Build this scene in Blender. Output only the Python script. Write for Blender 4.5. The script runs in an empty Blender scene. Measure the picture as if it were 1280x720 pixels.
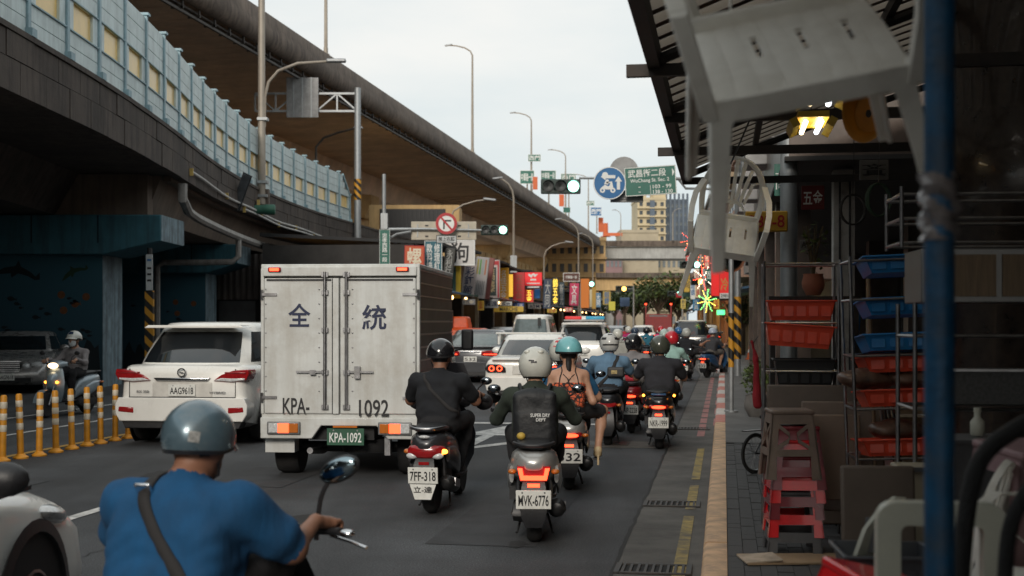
import bpy, math, random
import numpy as np
from mathutils import Vector, Matrix
R = math.radians
random.seed(7); rng = np.random.default_rng(7)
SC = bpy.context.scene
COL = SC.collection
# ------------------------------------------------------------------ camera
F, HZ, CH = 1600.0, 402.0, 1.69          # focal length in photo pixels, horizon row, eye height in metres
cam_d = bpy.data.cameras.new('camera'); cam = bpy.data.objects.new('camera', cam_d); COL.objects.link(cam)
cam.location = (0, 0, CH); cam.rotation_euler = (R(90), 0, 0)
cam_d.sensor_width = 36; cam_d.lens = 36*F/1280; cam_d.shift_y = 42/1280
cam_d.clip_start = .05; cam_d.clip_end = 4000
cam_d.dof.use_dof = True; cam_d.dof.focus_distance = 12.5; cam_d.dof.aperture_fstop = 3.0
SC.camera = cam
# ------------------------------------------------------------------ sky: flat evening overcast
SUN_EL, SUN_AZ = 25, 191                 # low, behind the camera and a little to its left
w = bpy.data.worlds.new('World'); SC.world = w; w.use_nodes = True
nt = w.node_tree; nt.nodes.clear()
sky = nt.nodes.new('ShaderNodeTexSky'); sky.sky_type = 'NISHITA'; sky.sun_disc = False
sky.sun_elevation = R(SUN_EL); sky.sun_rotation = R(SUN_AZ); sky.dust_density = 4
tc = nt.nodes.new('ShaderNodeTexCoord'); mp = nt.nodes.new('ShaderNodeMapping'); mp.inputs['Scale'].default_value = (1, 1, 3.2)
nz = nt.nodes.new('ShaderNodeTexNoise'); nz.inputs['Scale'].default_value = 2.2; nz.inputs['Detail'].default_value = 6; nz.inputs['Roughness'].default_value = .5
cr = nt.nodes.new('ShaderNodeValToRGB')
cr.color_ramp.elements[0].position = .34; cr.color_ramp.elements[0].color = (5.5, 6.4, 6.7, 1)
cr.color_ramp.elements[1].position = .64; cr.color_ramp.elements[1].color = (7.9, 7.9, 7.6, 1)
mx = nt.nodes.new('ShaderNodeMix'); mx.data_type = 'RGBA'; mx.inputs[0].default_value = .93
bg = nt.nodes.new('ShaderNodeBackground'); bg.inputs['Strength'].default_value = .1
wo = nt.nodes.new('ShaderNodeOutputWorld')
nt.links.new(tc.outputs['Generated'], mp.inputs['Vector']); nt.links.new(mp.outputs['Vector'], nz.inputs['Vector'])
nt.links.new(nz.outputs['Fac'], cr.inputs['Fac']); nt.links.new(sky.outputs['Color'], mx.inputs[6]); nt.links.new(cr.outputs['Color'], mx.inputs[7])
nt.links.new(mx.outputs[2], bg.inputs['Color']); nt.links.new(bg.outputs['Background'], wo.inputs['Surface'])
sun_d = bpy.data.lights.new('sun', 'SUN'); sun_d.energy = 1.5; sun_d.angle = R(16); sun_d.color = (1, .91, .8)
sun = bpy.data.objects.new('sun', sun_d); COL.objects.link(sun)
sun.rotation_euler = (R(90-SUN_EL), 0, R(180-SUN_AZ))
SC.view_settings.view_transform = 'Standard'; SC.view_settings.look = 'None'; SC.view_settings.gamma = 1
SC.view_settings.exposure = .28; SC.view_settings.use_curve_mapping = False
SC.cycles.use_denoising = True; SC.cycles.max_bounces = 6; SC.cycles.diffuse_bounces = 5; SC.cycles.glossy_bounces = 3
SC.cycles.transmission_bounces = 4; SC.cycles.sample_clamp_indirect = 4; SC.cycles.caustics_reflective = False; SC.cycles.caustics_refractive = False
# ------------------------------------------------------------------ places
def at(px, py, d): return Vector(((px-640)/F*d, d, CH+(HZ-py)/F*d))
def gp(px, py, z=0.0):
    d = (CH-z)*F/(py-HZ); return Vector(((px-640)/F*d, d, z))
ROAD = R(9.4); HEAD = -ROAD              # the road runs 9.4 degrees to the right of the view, then bends left
RDIR = Vector((math.sin(ROAD), math.cos(ROAD), 0)); RRT = Vector((RDIR.y, -RDIR.x, 0))
BEND = 41.0; ROAD2 = R(6.6); RDIR2 = Vector((math.sin(ROAD2), math.cos(ROAD2), 0)); RRT2 = Vector((RDIR2.y, -RDIR2.x, 0))
KO = Vector((-.145, 0, 0))
def rp(s, t, z=0.0):                     # s metres along the right kerb, t metres to its right
    if s <= BEND: p = KO+RDIR*s+RRT*t
    else: p = KO+RDIR*BEND+RDIR2*(s-BEND)+RRT2*t
    return Vector((p.x, p.y, z))
# ------------------------------------------------------------------ objects
def link(o, parent=None):
    COL.objects.link(o)
    if parent is not None: o.parent = parent
    return o
def tag(o, label=None, cat=None, group=None, kind=None):
    if label: o['label'] = label
    if cat: o['category'] = cat
    if group: o['group'] = group
    if kind: o['kind'] = kind
    return o
def thing(name, label, cat, loc=(0, 0, 0), rz=0.0, group=None):
    o = bpy.data.objects.new(name, None); o.empty_display_size = .1
    o.location = loc; o.rotation_euler = (0, 0, rz)
    return link(tag(o, label, cat, group))
def copy_tree(o, parent=None):
    c = o.copy(); link(c, parent)
    for ch in list(o.children): copy_tree(ch, c)
    return c
def frame_from(d, up=Vector((0, 0, 1))):
    d = Vector(d).normalized()
    if abs(d.dot(up)) > .98: up = Vector((1, 0, 0))
    x = d.cross(up).normalized(); y = d.cross(x)
    return x, y, d
class MB:
    def __init__(s): s.v = []; s.f = []; s.m = []; s.cm = 0
    def add(s, vs, fs):
        o = len(s.v); s.v += [tuple(p) for p in vs]
        for f in fs: s.f.append(tuple(i+o for i in f)); s.m.append(s.cm)
        return s
    def mat(s, i): s.cm = i; return s
    def box(s, c, sz, rz=0.0, M=None, top=(1, 1)):
        hx, hy, hz = sz[0]/2, sz[1]/2, sz[2]/2
        P = []
        for z in (-1, 1):
            kx, ky = top if z > 0 else (1, 1)
            for x, y in ((-1, -1), (1, -1), (1, 1), (-1, 1)): P.append(Vector((x*hx*kx, y*hy*ky, z*hz)))
        if rz: P = [Matrix.Rotation(rz, 3, 'Z') @ p for p in P]
        if M is not None: P = [M @ p for p in P]
        c = Vector(c); P = [p+c for p in P]
        return s.add(P, [(3, 2, 1, 0), (4, 5, 6, 7), (0, 1, 5, 4), (1, 2, 6, 5), (2, 3, 7, 6), (3, 0, 4, 7)])
    def beam(s, a, b, w, h, up=Vector((0, 0, 1))):          # rectangular bar from a to b
        a, b = Vector(a), Vector(b); x, y, d = frame_from(b-a, up)
        P = [p+x*i*w/2+y*j*h/2 for p in (a, b) for i, j in ((-1, -1), (1, -1), (1, 1), (-1, 1))]
        return s.add(P, [(3, 2, 1, 0), (4, 5, 6, 7), (0, 1, 5, 4), (1, 2, 6, 5), (2, 3, 7, 6), (3, 0, 4, 7)])
    def rings(s, rg, closed=True, cap=True):
        n = len(rg[0]); vs = [p for r in rg for p in r]; fs = []
        for i in range(len(rg)-1):
            for j in range(n if closed else n-1):
                k = (j+1) % n; fs.append((i*n+j, i*n+k, (i+1)*n+k, (i+1)*n+j))
        if cap and closed:
            fs.append(tuple(range(n))[::-1]); fs.append(tuple((len(rg)-1)*n+j for j in range(n)))
        return s.add(vs, fs)
    def tube(s, path, r, n=8, cap=True):
        path = [Vector(p) for p in path]; rr = r if isinstance(r, (list, tuple)) else [r]*len(path)
        rg = []; px = None
        for i, p in enumerate(path):
            d = (path[min(i+1, len(path)-1)]-path[max(i-1, 0)])
            d = d.normalized() if d.length > 1e-9 else Vector((0, 0, 1))
            if px is None: x, y, _ = frame_from(d)
            else:
                x = px-d*px.dot(d)
                if x.length < 1e-5: x, _, _ = frame_from(d)
                x.normalize(); y = d.cross(x)
            px = x
            rg.append([p+(x*math.cos(a)+y*math.sin(a))*rr[i] for a in [2*math.pi*k/n for k in range(n)]])
        return s.rings(rg, True, cap)
    def cyl(s, a, b, r0, r1=None, n=12): return s.tube([a, b], [r0, r0 if r1 is None else r1], n)
    def lathe(s, prof, n=16, c=(0, 0, 0), ax=(0, 0, 1), cap=True):   # prof: (radius, height)
        x, y, d = frame_from(ax); c = Vector(c)
        return s.rings([[c+d*h+(x*math.cos(a)+y*math.sin(a))*max(r, 1e-4) for a in [2*math.pi*k/n for k in range(n)]] for r, h in prof], True, cap)
    def prism(s, poly, fn, t0, t1):                          # poly 2-D outline, fn(u, v, t) -> point
        n = len(poly); A = [fn(u, v, t0) for u, v in poly]; B = [fn(u, v, t1) for u, v in poly]
        return s.add(A+B, [tuple(range(n))[::-1], tuple(range(n, 2*n))]+[(j, (j+1) % n, n+(j+1) % n, n+j) for j in range(n)])
    def ball(s, c, r, n=12, m=8, M=None):
        c = Vector(c); rx, ry, rz = (r, r, r) if not isinstance(r, (tuple, list)) else r
        vs = [Vector((0, 0, -rz))]
        for i in range(1, m):
            e = -math.pi/2+math.pi*i/m
            for k in range(n):
                a = 2*math.pi*k/n; vs.append(Vector((rx*math.cos(e)*math.cos(a), ry*math.cos(e)*math.sin(a), rz*math.sin(e))))
        vs.append(Vector((0, 0, rz)))
        if M is not None: vs = [M @ p for p in vs]
        fs = [(0, 1+(k+1) % n, 1+k) for k in range(n)]
        for i in range(m-2):
            for k in range(n): fs.append((1+i*n+k, 1+i*n+(k+1) % n, 1+(i+1)*n+(k+1) % n, 1+(i+1)*n+k))
        L = len(vs)-1; fs += [(L, 1+(m-2)*n+k, 1+(m-2)*n+(k+1) % n) for k in range(n)]
        return s.add([p+c for p in vs], fs)
    def quad(s, a, b, c, d): return s.add([a, b, c, d], [(0, 1, 2, 3)])
    def mesh(s, name, mats, smooth=40):
        me = bpy.data.meshes.new(name); me.from_pydata(s.v, [], s.f)
        for m in (mats if isinstance(mats, (list, tuple)) else [mats]): me.materials.append(m)
        if any(s.m): me.polygons.foreach_set('material_index', s.m)
        if smooth:
            me.polygons.foreach_set('use_smooth', [True]*len(me.polygons)); me.set_sharp_from_angle(angle=R(smooth))
        me.update(); return me
    def build(s, name, mats, parent=None, smooth=40, bevel=0, seg=2, world=False):
        if world and parent is not None:                     # points were given in world space: bring them under the parent
            Mi = (Matrix.Translation(parent.location) @ parent.rotation_euler.to_matrix().to_4x4()).inverted()
            s.v = [tuple(Mi @ Vector(p)) for p in s.v]
        me = s.mesh(name, mats, smooth)
        o = bpy.data.objects.new(name, me); link(o, parent)
        if bevel:
            b = o.modifiers.new('bevel', 'BEVEL'); b.width = bevel; b.segments = seg; b.limit_method = 'ANGLE'; b.angle_limit = R(35); b.harden_normals = False
        return o
def obj(name, me, parent=None, loc=(0, 0, 0), rot=(0, 0, 0), sc=(1, 1, 1)):
    o = bpy.data.objects.new(name, me); o.location = loc; o.rotation_euler = rot; o.scale = sc
    return link(o, parent)
# ------------------------------------------------------------------ materials
MATS = {}
def lin(c):                              # sRGB 0-255 -> linear
    return tuple((x/255/12.92 if x/255 <= .04045 else ((x/255+.055)/1.055)**2.4) for x in c)
def mat(name, col=(.5, .5, .5), rough=.6, metal=0.0, var=.15, scale=6.0, bump=0.0, bscale=60.0, coat=0.0, emit=0.0, ecol=None,
        dirt=0.0, dcol=(.05, .045, .04), dscale=2.5, streak=0.0, spec=None, trans=0.0, alpha=1.0, stretch=(1, 1, 1), gen=False):
    if name in MATS: return MATS[name]
    m = bpy.data.materials.new(name); m.use_nodes = True; MATS[name] = m
    t = m.node_tree; N = t.nodes; L = t.links; b = N['Principled BSDF']
    def new(k, **kw):
        n = N.new(k)
        for a, v in kw.items(): n.inputs[a].default_value = v
        return n
    b.inputs['Roughness'].default_value = rough; b.inputs['Metallic'].default_value = metal
    b.inputs['Base Color'].default_value = (*col, 1)
    if coat: b.inputs['Coat Weight'].default_value = coat; b.inputs['Coat Roughness'].default_value = .06
    if spec is not None: b.inputs['Specular IOR Level'].default_value = spec
    if trans: b.inputs['Transmission Weight'].default_value = trans
    if alpha < 1: b.inputs['Alpha'].default_value = alpha
    if emit:
        b.inputs['Emission Color'].default_value = (*(ecol or col), 1); b.inputs['Emission Strength'].default_value = emit
    tcn = new('ShaderNodeTexCoord'); src = tcn.outputs['Generated' if gen else 'Object']
    mpn = new('ShaderNodeMapping'); mpn.inputs['Scale'].default_value = stretch; L.new(src, mpn.inputs['Vector']); vec = mpn.outputs['Vector']
    out = None
    if var:
        n1 = new('ShaderNodeTexNoise', Scale=scale, Detail=5.0, Roughness=.6); L.new(vec, n1.inputs['Vector'])
        r1 = N.new('ShaderNodeValToRGB'); r1.color_ramp.elements[0].position = .3; r1.color_ramp.elements[1].position = .7
        r1.color_ramp.elements[0].color = (*[c*(1-var) for c in col], 1); r1.color_ramp.elements[1].color = (*[min(1, c*(1+var)) for c in col], 1)
        L.new(n1.outputs['Fac'], r1.inputs['Fac']); out = r1.outputs['Color']
        rr = new('ShaderNodeMapRange'); rr.inputs['To Min'].default_value = max(0, rough-.09); rr.inputs['To Max'].default_value = min(1, rough+.09)
        L.new(n1.outputs['Fac'], rr.inputs['Value']); L.new(rr.outputs['Result'], b.inputs['Roughness'])
    for amt, sc_, st in ((dirt, dscale, (1, 1, 1)), (streak, 5.0, (1, 1, .09))):
        if not amt: continue
        m2 = new('ShaderNodeMapping'); m2.inputs['Scale'].default_value = st; L.new(src, m2.inputs['Vector'])
        n2 = new('ShaderNodeTexNoise', Scale=sc_, Detail=8.0, Roughness=.68); L.new(m2.outputs['Vector'], n2.inputs['Vector'])
        r2 = N.new('ShaderNodeValToRGB'); r2.color_ramp.elements[0].position = .46; r2.color_ramp.elements[1].position = .66
        r2.color_ramp.elements[0].color = (0, 0, 0, 1); r2.color_ramp.elements[1].color = (amt, amt, amt, 1)
        L.new(n2.outputs['Fac'], r2.inputs['Fac'])
        x2 = N.new('ShaderNodeMix'); x2.data_type = 'RGBA'; L.new(r2.outputs['Color'], x2.inputs[0])
        if out is not None: L.new(out, x2.inputs[6])
        else: x2.inputs[6].default_value = (*col, 1)
        x2.inputs[7].default_value = (*dcol, 1); out = x2.outputs[2]
    if out is not None: L.new(out, b.inputs['Base Color'])
    if bump:
        n3 = new('ShaderNodeTexNoise', Scale=bscale, Detail=4.0, Roughness=.6); L.new(vec, n3.inputs['Vector'])
        bp = new('ShaderNodeBump', Strength=bump, Distance=.02); L.new(n3.outputs['Fac'], bp.inputs['Height']); L.new(bp.outputs['Normal'], b.inputs['Normal'])
    return m
def glow(name, col, e): return mat(name, tuple(min(1, c*.6+.05) for c in col), .3, emit=e, ecol=col, var=0)
BLK = mat('black_plastic', (.018, .018, .02), .45, var=.25, scale=20, bump=.1)
RUB = mat('tyre_rubber', (.012, .012, .013), .8, var=.35, scale=12, dirt=.4, dcol=(.06, .055, .05), bump=.3)
STEEL = mat('dull_steel', (.35, .35, .36), .35, 1, var=.2, scale=14, dirt=.35, dcol=(.12, .09, .07))
CHROME = mat('chrome', (.75, .75, .76), .12, 1, var=.06)
GALV = mat('galvanised', (.36, .38, .39), .5, .6, var=.12, scale=7, streak=.3, dcol=(.12, .1, .09))
GLASS = mat('dark_glass', (.012, .015, .018), .05, var=.3, scale=2, coat=.6, spec=.8)
PLW = mat('plate_white', (.72, .72, .68), .45, var=.07, scale=20, dirt=.2, dcol=(.3, .28, .25), dscale=14)
INK = mat('ink_black', (.012, .012, .014), .5, var=0)
REDL = mat('red_lens', (.28, .01, .012), .12, var=.2, scale=25, coat=.5)
REDON = glow('red_lamp_lit', (1, .055, .015), 4.0)
ORNON = glow('amber_lamp_lit', (1, .3, .03), 6.0)
CLEARL = mat('clear_lens', (.55, .56, .56), .1, var=.25, scale=40, coat=.6)
AMBL = mat('amber_lens', (.5, .14, .02), .15, var=.15, coat=.4)
# ------------------------------------------------------------------ lettering (built once, all together)
TEXTS = ['KPA-', '1092', 'KPA-1092', '全', '統', 'AAG9618', '7FF-318', '立-達', 'MVK-6776', '532', 'ENP-2228', 'NKR-1999', '7', '武昌街二段', 'WuChang St. Sec. 2',
 '103 - 99', '138 - 130', '-', '螺', '修\n理\n紅', '款\n料\n接', '狗', '禁上右轉', '名\n佳\n五\n金', '彩\n釘\n館', '錦\n五\n金', '五\n金', '萬進', '馬\n泰', '宋\n五\n金', '五金', 'MARCHE', '冷', '288-8', 'SUPER DRY', 'DEPT', 'BIKE',
 'ATM', '市\n民\n大\n道', '中華路一段', '西門', '忠\n孝\n西\n路\n一\n段', '永\n利\n行', '大\n同', '新\n光', '2981', 'RX 350', 'HYBRID', '螺\n絲', '文\n具', '眼\n鏡']
TX = {}
_objs = []
for s_ in TEXTS:
    c_ = bpy.data.curves.new('lettering', 'FONT'); c_.body = s_; c_.align_x = 'CENTER'; c_.align_y = 'CENTER'; c_.resolution_u = 3
    c_.offset = .017 if s_ in ('全', '統', '螺', '狗') else .012; c_.extrude = .01; c_.space_line = .95
    o_ = bpy.data.objects.new('lettering', c_); COL.objects.link(o_); _objs.append((s_, o_))
_dg = bpy.context.evaluated_depsgraph_get()
for s_, o_ in _objs:
    me_ = bpy.data.meshes.new_from_object(o_.evaluated_get(_dg)); co = np.zeros(len(me_.vertices)*3); me_.vertices.foreach_get('co', co); co = co.reshape(-1, 3)
    if len(co):
        lo, hi = co.min(0), co.max(0); co = (co-(lo+hi)/2)/np.maximum(hi-lo, 1e-3); me_.vertices.foreach_set('co', co.ravel()); me_.update()
    TX[s_] = me_
for s_, o_ in _objs:
    c_ = o_.data; bpy.data.objects.remove(o_); bpy.data.curves.remove(c_)
def lettering(s, w, h, mtl, parent, loc, face='-Y', depth=.004, tilt=0.0, name='lettering'):
    """text fitted to w x h, lying on a plane whose outward side is face"""
    me = TX[s].copy(); me.materials.clear(); me.materials.append(mtl)
    rot = {'-Y': (R(90)+tilt, 0, 0), '+Y': (R(90)+tilt, 0, R(180)), '+X': (R(90), 0, R(90)), '-X': (R(90), 0, R(-90)), '+Z': (0, 0, 0)}[face]
    return obj(name, me, parent, loc, rot, (w, h, depth))
# ------------------------------------------------------------------ soft bodies: blended distance fields meshed by surface nets
def _unit(v): return v/np.linalg.norm(v)
def sdf_mesh(name, prims, mats, h=.02, pad=.05, k=.03, wrinkle=0.0, cloth_ids=(0, 2, 5)):
    """prims: ('cap', a, b, ra, rb, mat) | ('ell', c, (rx,ry,rz), mat[, rot]) | ('box', c, half, r, mat[, rot])"""
    lo = np.full(3, 1e9); hi = -lo
    bb = []
    for p in prims:
        if p[0] == 'cap':
            a, b = np.array(p[1], float), np.array(p[2], float); r = max(p[3], p[4]); l, u = np.minimum(a, b)-r, np.maximum(a, b)+r
        else:
            c = np.array(p[1], float); r = np.array(p[2], float)
            if len(p) > (4 if p[0] == 'ell' else 5): r = np.full(3, np.linalg.norm(r) if p[0] == 'box' else r.max())
            if p[0] == 'box': r = r+p[3]
            l, u = c-r, c+r
        bb.append((l, u)); lo = np.minimum(lo, l); hi = np.maximum(hi, u)
    lo = lo-pad; n = np.ceil((hi+pad-lo)/h).astype(int)+1
    D = np.full(n, 1.0, np.float32); best = np.full(n, 9.0, np.float32); MI = np.zeros(n, np.int16)
    ax = [lo[i]+h*np.arange(n[i]) for i in range(3)]
    for p, (l, u) in zip(prims, bb):
        i0 = np.maximum(((l-.09-lo)/h).astype(int), 0); i1 = np.minimum(((u+.09-lo)/h).astype(int)+2, n)
        sl = tuple(slice(i0[i], i1[i]) for i in range(3))
        X, Y, Z = np.meshgrid(*[ax[i][sl[i]] for i in range(3)], indexing='ij')
        if p[0] == 'cap':
            a, b = np.array(p[1], float), np.array(p[2], float); ba = b-a; q = ba.dot(ba)+1e-9
            t = np.clip(((X-a[0])*ba[0]+(Y-a[1])*ba[1]+(Z-a[2])*ba[2])/q, 0, 1)
            d = np.sqrt((X-a[0]-t*ba[0])**2+(Y-a[1]-t*ba[1])**2+(Z-a[2]-t*ba[2])**2)-(p[3]+(p[4]-p[3])*t); mi = p[5]
        else:
            c = np.array(p[1], float); x, y, z = X-c[0], Y-c[1], Z-c[2]
            rot = p[4] if p[0] == 'ell' and len(p) > 4 else (p[5] if p[0] == 'box' and len(p) > 5 else None)
            if rot is not None:
                m = np.array(rot).T; x, y, z = m[0, 0]*x+m[0, 1]*y+m[0, 2]*z, m[1, 0]*x+m[1, 1]*y+m[1, 2]*z, m[2, 0]*x+m[2, 1]*y+m[2, 2]*z
            if p[0] == 'ell':
                r = p[2]; k0 = np.sqrt((x/r[0])**2+(y/r[1])**2+(z/r[2])**2); k1 = np.sqrt((x/r[0]**2)**2+(y/r[1]**2)**2+(z/r[2]**2)**2)+1e-9
                d = k0*(k0-1)/k1; mi = p[3]
            else:
                qx, qy, qz = abs(x)-p[2][0], abs(y)-p[2][1], abs(z)-p[2][2]
                d = np.sqrt(np.maximum(qx, 0)**2+np.maximum(qy, 0)**2+np.maximum(qz, 0)**2)+np.minimum(np.maximum(qx, np.maximum(qy, qz)), 0)-p[3]; mi = p[4]
        kp = p[6] if p[0] == 'cap' and len(p) > 6 else k
        d = d.astype(np.float32); o = D[sl]; hh = np.clip(.5+.5*(o-d)/kp, 0, 1)
        D[sl] = o*(1-hh)+d*hh-kp*hh*(1-hh)
        bs = best[sl]; m_ = d < bs; MI[sl][m_] = mi; bs[m_] = d[m_]
    if wrinkle:
        X, Y, Z = np.meshgrid(*ax, indexing='ij'); q1 = Z+.9*abs(X)+.05*np.sin(17*X+5*Y); q2 = Z-.5*X+.04*np.sin(13*Z+9*Y)
        f_ = .6*np.sin(46*q1+3*np.sin(9*X))*np.sin(14*X+11*Y+1.3)+.5*np.sin(61*q2+2*np.sin(21*X))*np.sin(19*Y+7*X)+.35*np.sin(33*X+8*np.sin(6*Z))
        D = D+(wrinkle*f_*np.isin(MI, cloth_ids)).astype(np.float32)
    ins = D < 0; cs = [slice(None, -1), slice(1, None)]
    cnt = np.zeros(np.array(n)-1, np.int8)
    for i in (0, 1):
        for j in (0, 1):
            for q in (0, 1): cnt += ins[cs[i], cs[j], cs[q]]
    act = (cnt > 0) & (cnt < 8); idx = np.full(act.shape, -1); ids = np.argwhere(act); idx[act] = np.arange(len(ids))
    acc = np.zeros((len(ids), 3)); num = np.zeros(len(ids))
    C8 = [(i, j, q) for i in (0, 1) for j in (0, 1) for q in (0, 1)]
    val = {c: D[ids[:, 0]+c[0], ids[:, 1]+c[1], ids[:, 2]+c[2]] for c in C8}
    for c in C8:
        for a in range(3):
            if c[a] == 0:
                e = list(c); e[a] = 1; e = tuple(e); va, vb = val[c], val[e]; s = (va < 0) != (vb < 0)
                t = np.where(s, va/np.where(s, va-vb, 1), 0); pt = np.tile(np.array(c, float), (len(ids), 1)); pt[:, a] += t
                acc += pt*s[:, None]; num += s
    V = lo+h*(ids+acc/np.maximum(num, 1)[:, None])
    Q = []
    for a in range(3):
        b_, c_ = (a+1) % 3, (a+2) % 3
        s0 = [slice(None)]*3; s1 = [slice(None)]*3; s0[a] = slice(None, -1); s1[a] = slice(1, None)
        x0, x1 = ins[tuple(s0)], ins[tuple(s1)]
        for want, flip in ((x0 & ~x1, False), (~x0 & x1, True)):
            e = np.argwhere(want); e = e[(e[:, b_] > 0) & (e[:, c_] > 0) & (e[:, b_] < n[b_]-1) & (e[:, c_] < n[c_]-1)]
            def cell(db, dc):
                f = e.copy(); f[:, b_] -= db; f[:, c_] -= dc; return idx[f[:, 0], f[:, 1], f[:, 2]]
            q = np.stack([cell(1, 1), cell(0, 1), cell(0, 0), cell(1, 0)], 1); Q.append(q[:, ::-1] if flip else q)
    Q = np.concatenate(Q); Q = Q[(Q >= 0).all(1)]
    me = bpy.data.meshes.new(name); me.from_pydata(V.tolist(), [], Q.tolist())
    for m in mats: me.materials.append(m)
    ce = V[Q].mean(1); g = np.clip(np.round((ce-lo)/h).astype(int), 0, n-1)
    me.polygons.foreach_set('material_index', MI[g[:, 0], g[:, 1], g[:, 2]].astype(np.int32)); me.polygons.foreach_set('use_smooth', [True]*len(Q)); me.update()
    return me
# ================================================================== the setting
def struct(o): o['kind'] = 'structure'; return o
ASPH = mat('asphalt', (.054, .057, .063), .85, var=.4, scale=.7, bump=.35, bscale=90, dirt=.45, dcol=(.026, .026, .027), dscale=.45)
def road_material():
    m = ASPH; t = m.node_tree; N, L = t.nodes, t.links; b = N['Principled BSDF']
    src = b.inputs['Base Color'].links[0].from_socket
    tcn = N.new('ShaderNodeTexCoord')
    mp_ = N.new('ShaderNodeMapping'); mp_.inputs['Rotation'].default_value = (0, 0, ROAD); mp_.inputs['Scale'].default_value = (1.3, .035, 1); L.new(tcn.outputs['Object'], mp_.inputs['Vector'])
    n = N.new('ShaderNodeTexNoise'); n.inputs['Scale'].default_value = 1.0; n.inputs['Detail'].default_value = 5; L.new(mp_.outputs['Vector'], n.inputs['Vector'])
    r = N.new('ShaderNodeValToRGB'); r.color_ramp.elements[0].position = .35; r.color_ramp.elements[1].position = .7
    r.color_ramp.elements[0].color = (.62, .62, .63, 1); r.color_ramp.elements[1].color = (1.1, 1.1, 1.1, 1); L.new(n.outputs['Fac'], r.inputs['Fac'])
    x = N.new('ShaderNodeMix'); x.data_type = 'RGBA'; x.blend_type = 'MULTIPLY'; x.inputs[0].default_value = 1
    L.new(src, x.inputs[6]); L.new(r.outputs['Color'], x.inputs[7])
    v = N.new('ShaderNodeTexNoise'); v.inputs['Scale'].default_value = 70; v.inputs['Detail'].default_value = 6; v.inputs['Roughness'].default_value = .75; L.new(tcn.outputs['Object'], v.inputs['Vector'])
    r2 = N.new('ShaderNodeValToRGB'); r2.color_ramp.elements[0].position = .45; r2.color_ramp.elements[1].position = .68
    r2.color_ramp.elements[0].color = (.7, .7, .7, 1); r2.color_ramp.elements[1].color = (2.4, 2.4, 2.3, 1); L.new(v.outputs['Fac'], r2.inputs['Fac'])
    y = N.new('ShaderNodeMix'); y.data_type = 'RGBA'; y.blend_type = 'MULTIPLY'; y.inputs[0].default_value = 1
    L.new(x.outputs[2], y.inputs[6]); L.new(r2.outputs['Color'], y.inputs[7]); L.new(y.outputs[2], b.inputs['Base Color'])
road_material()
GUT = mat('gutter_concrete', (.105, .1, .092), .85, var=.3, scale=1.6, bump=.3, bscale=50, dirt=.75, dcol=(.04, .038, .036), dscale=1.1)
PAVE = mat('paver', (.075, .073, .073), .85, var=.35, scale=3, bump=.3, bscale=40, dirt=.5, dcol=(.03, .03, .03), dscale=2)
MORT = mat('mortar', (.03, .029, .028), .95, var=.2)
CONC = mat('concrete_stained', (.16, .125, .1), .85, var=.25, scale=.8, bump=.3, bscale=9, dirt=.6, dcol=(.05, .036, .03), dscale=.5, streak=.85)
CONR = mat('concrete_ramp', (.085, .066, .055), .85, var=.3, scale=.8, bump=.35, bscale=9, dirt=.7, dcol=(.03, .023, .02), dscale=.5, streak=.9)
CONB = mat('concrete_bounce_lit', (.8, .62, .48), .85, var=.2, scale=.6, bump=.2, bscale=8, dirt=.4, dcol=(.56, .42, .31), dscale=.4, streak=.3)  # brown concrete made much paler to stand in for bounce light on the soffit
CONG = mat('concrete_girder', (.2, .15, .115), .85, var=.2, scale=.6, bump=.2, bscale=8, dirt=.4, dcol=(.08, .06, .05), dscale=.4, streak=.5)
CONT = mat('concrete_tan_glow', (.62, .42, .2), .85, var=.25, scale=.4, bump=.2, bscale=6, dirt=.5, dcol=(.34, .21, .1), dscale=.25, streak=.4)  # tan concrete pushed orange: the lamp glow under the viaduct is in this colour
CONL = mat('concrete_pale', (.45, .45, .43), .8, var=.15, scale=.5, dirt=.4, dcol=(.2, .19, .18), dscale=.3, streak=.4)
def strip(s0, s1, t0, t1, z, step=3.0):
    mb = MB(); n = max(1, int((s1-s0)/step)); ss = [s0+(s1-s0)*i/n for i in range(n+1)]
    for a, b in zip(ss, ss[1:]): mb.quad(rp(a, t0, z), rp(a, t1, z), rp(b, t1, z), rp(b, t0, z))
    return mb
g = MB().quad((-1500, -300, -.03), (1500, -300, -.03), (1500, 3200, -.03), (-1500, 3200, -.03))
struct(g.build('ground', mat('ground_dust', (.26, .24, .22), .95, var=.3, scale=.05), smooth=0))
struct(strip(-12, 230, -34, -.6, 0).build('road', ASPH, smooth=0))
struct(strip(-12, 230, -.6, 0, .004).build('gutter', GUT, smooth=0))
# ---- kerb: one stone after another, painted orange near by, red and white beyond
KST = [mat('kerb_orange', (.6, .39, .23), .75, var=.25, scale=6, bump=.2, dirt=.6, dcol=(.25, .18, .14), dscale=5),
       mat('kerb_red', (.5, .17, .13), .75, var=.2, scale=8, dirt=.5, dcol=(.35, .25, .22), dscale=5), mat('kerb_white', (.55, .5, .46), .75, var=.15, scale=8, dirt=.4, dcol=(.25, .22, .2), dscale=5)]
kerb = struct(link(bpy.data.objects.new('kerb', None)))
s = 1.0; i = 0; kmesh = {}
while s < 60:
    L_ = 1.18 if s < 18 else 1.6; k = 0 if s < 19 else 1+(i % 2)
    if (k, L_) not in kmesh:
        b = MB(); P = [(0, 0), (.165, 0), (.165, .12), (.03, .12), (.012, .11), (0, .09)]
        b.prism(P, lambda u, v, t: Vector((u, t, v)), 0, L_-.012); kmesh[(k, L_)] = b.mesh('kerb_stone', KST[k])
    p = rp(s, 0, rng.uniform(-.004, .004)); obj('kerb_stone', kmesh[(k, L_)], kerb, p, (0, 0, HEAD if s < BEND else -ROAD2)); s += L_; i += 1
struct(strip(-12, 230, .165, 7, .1).build('pavement', MORT, smooth=0))
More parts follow.
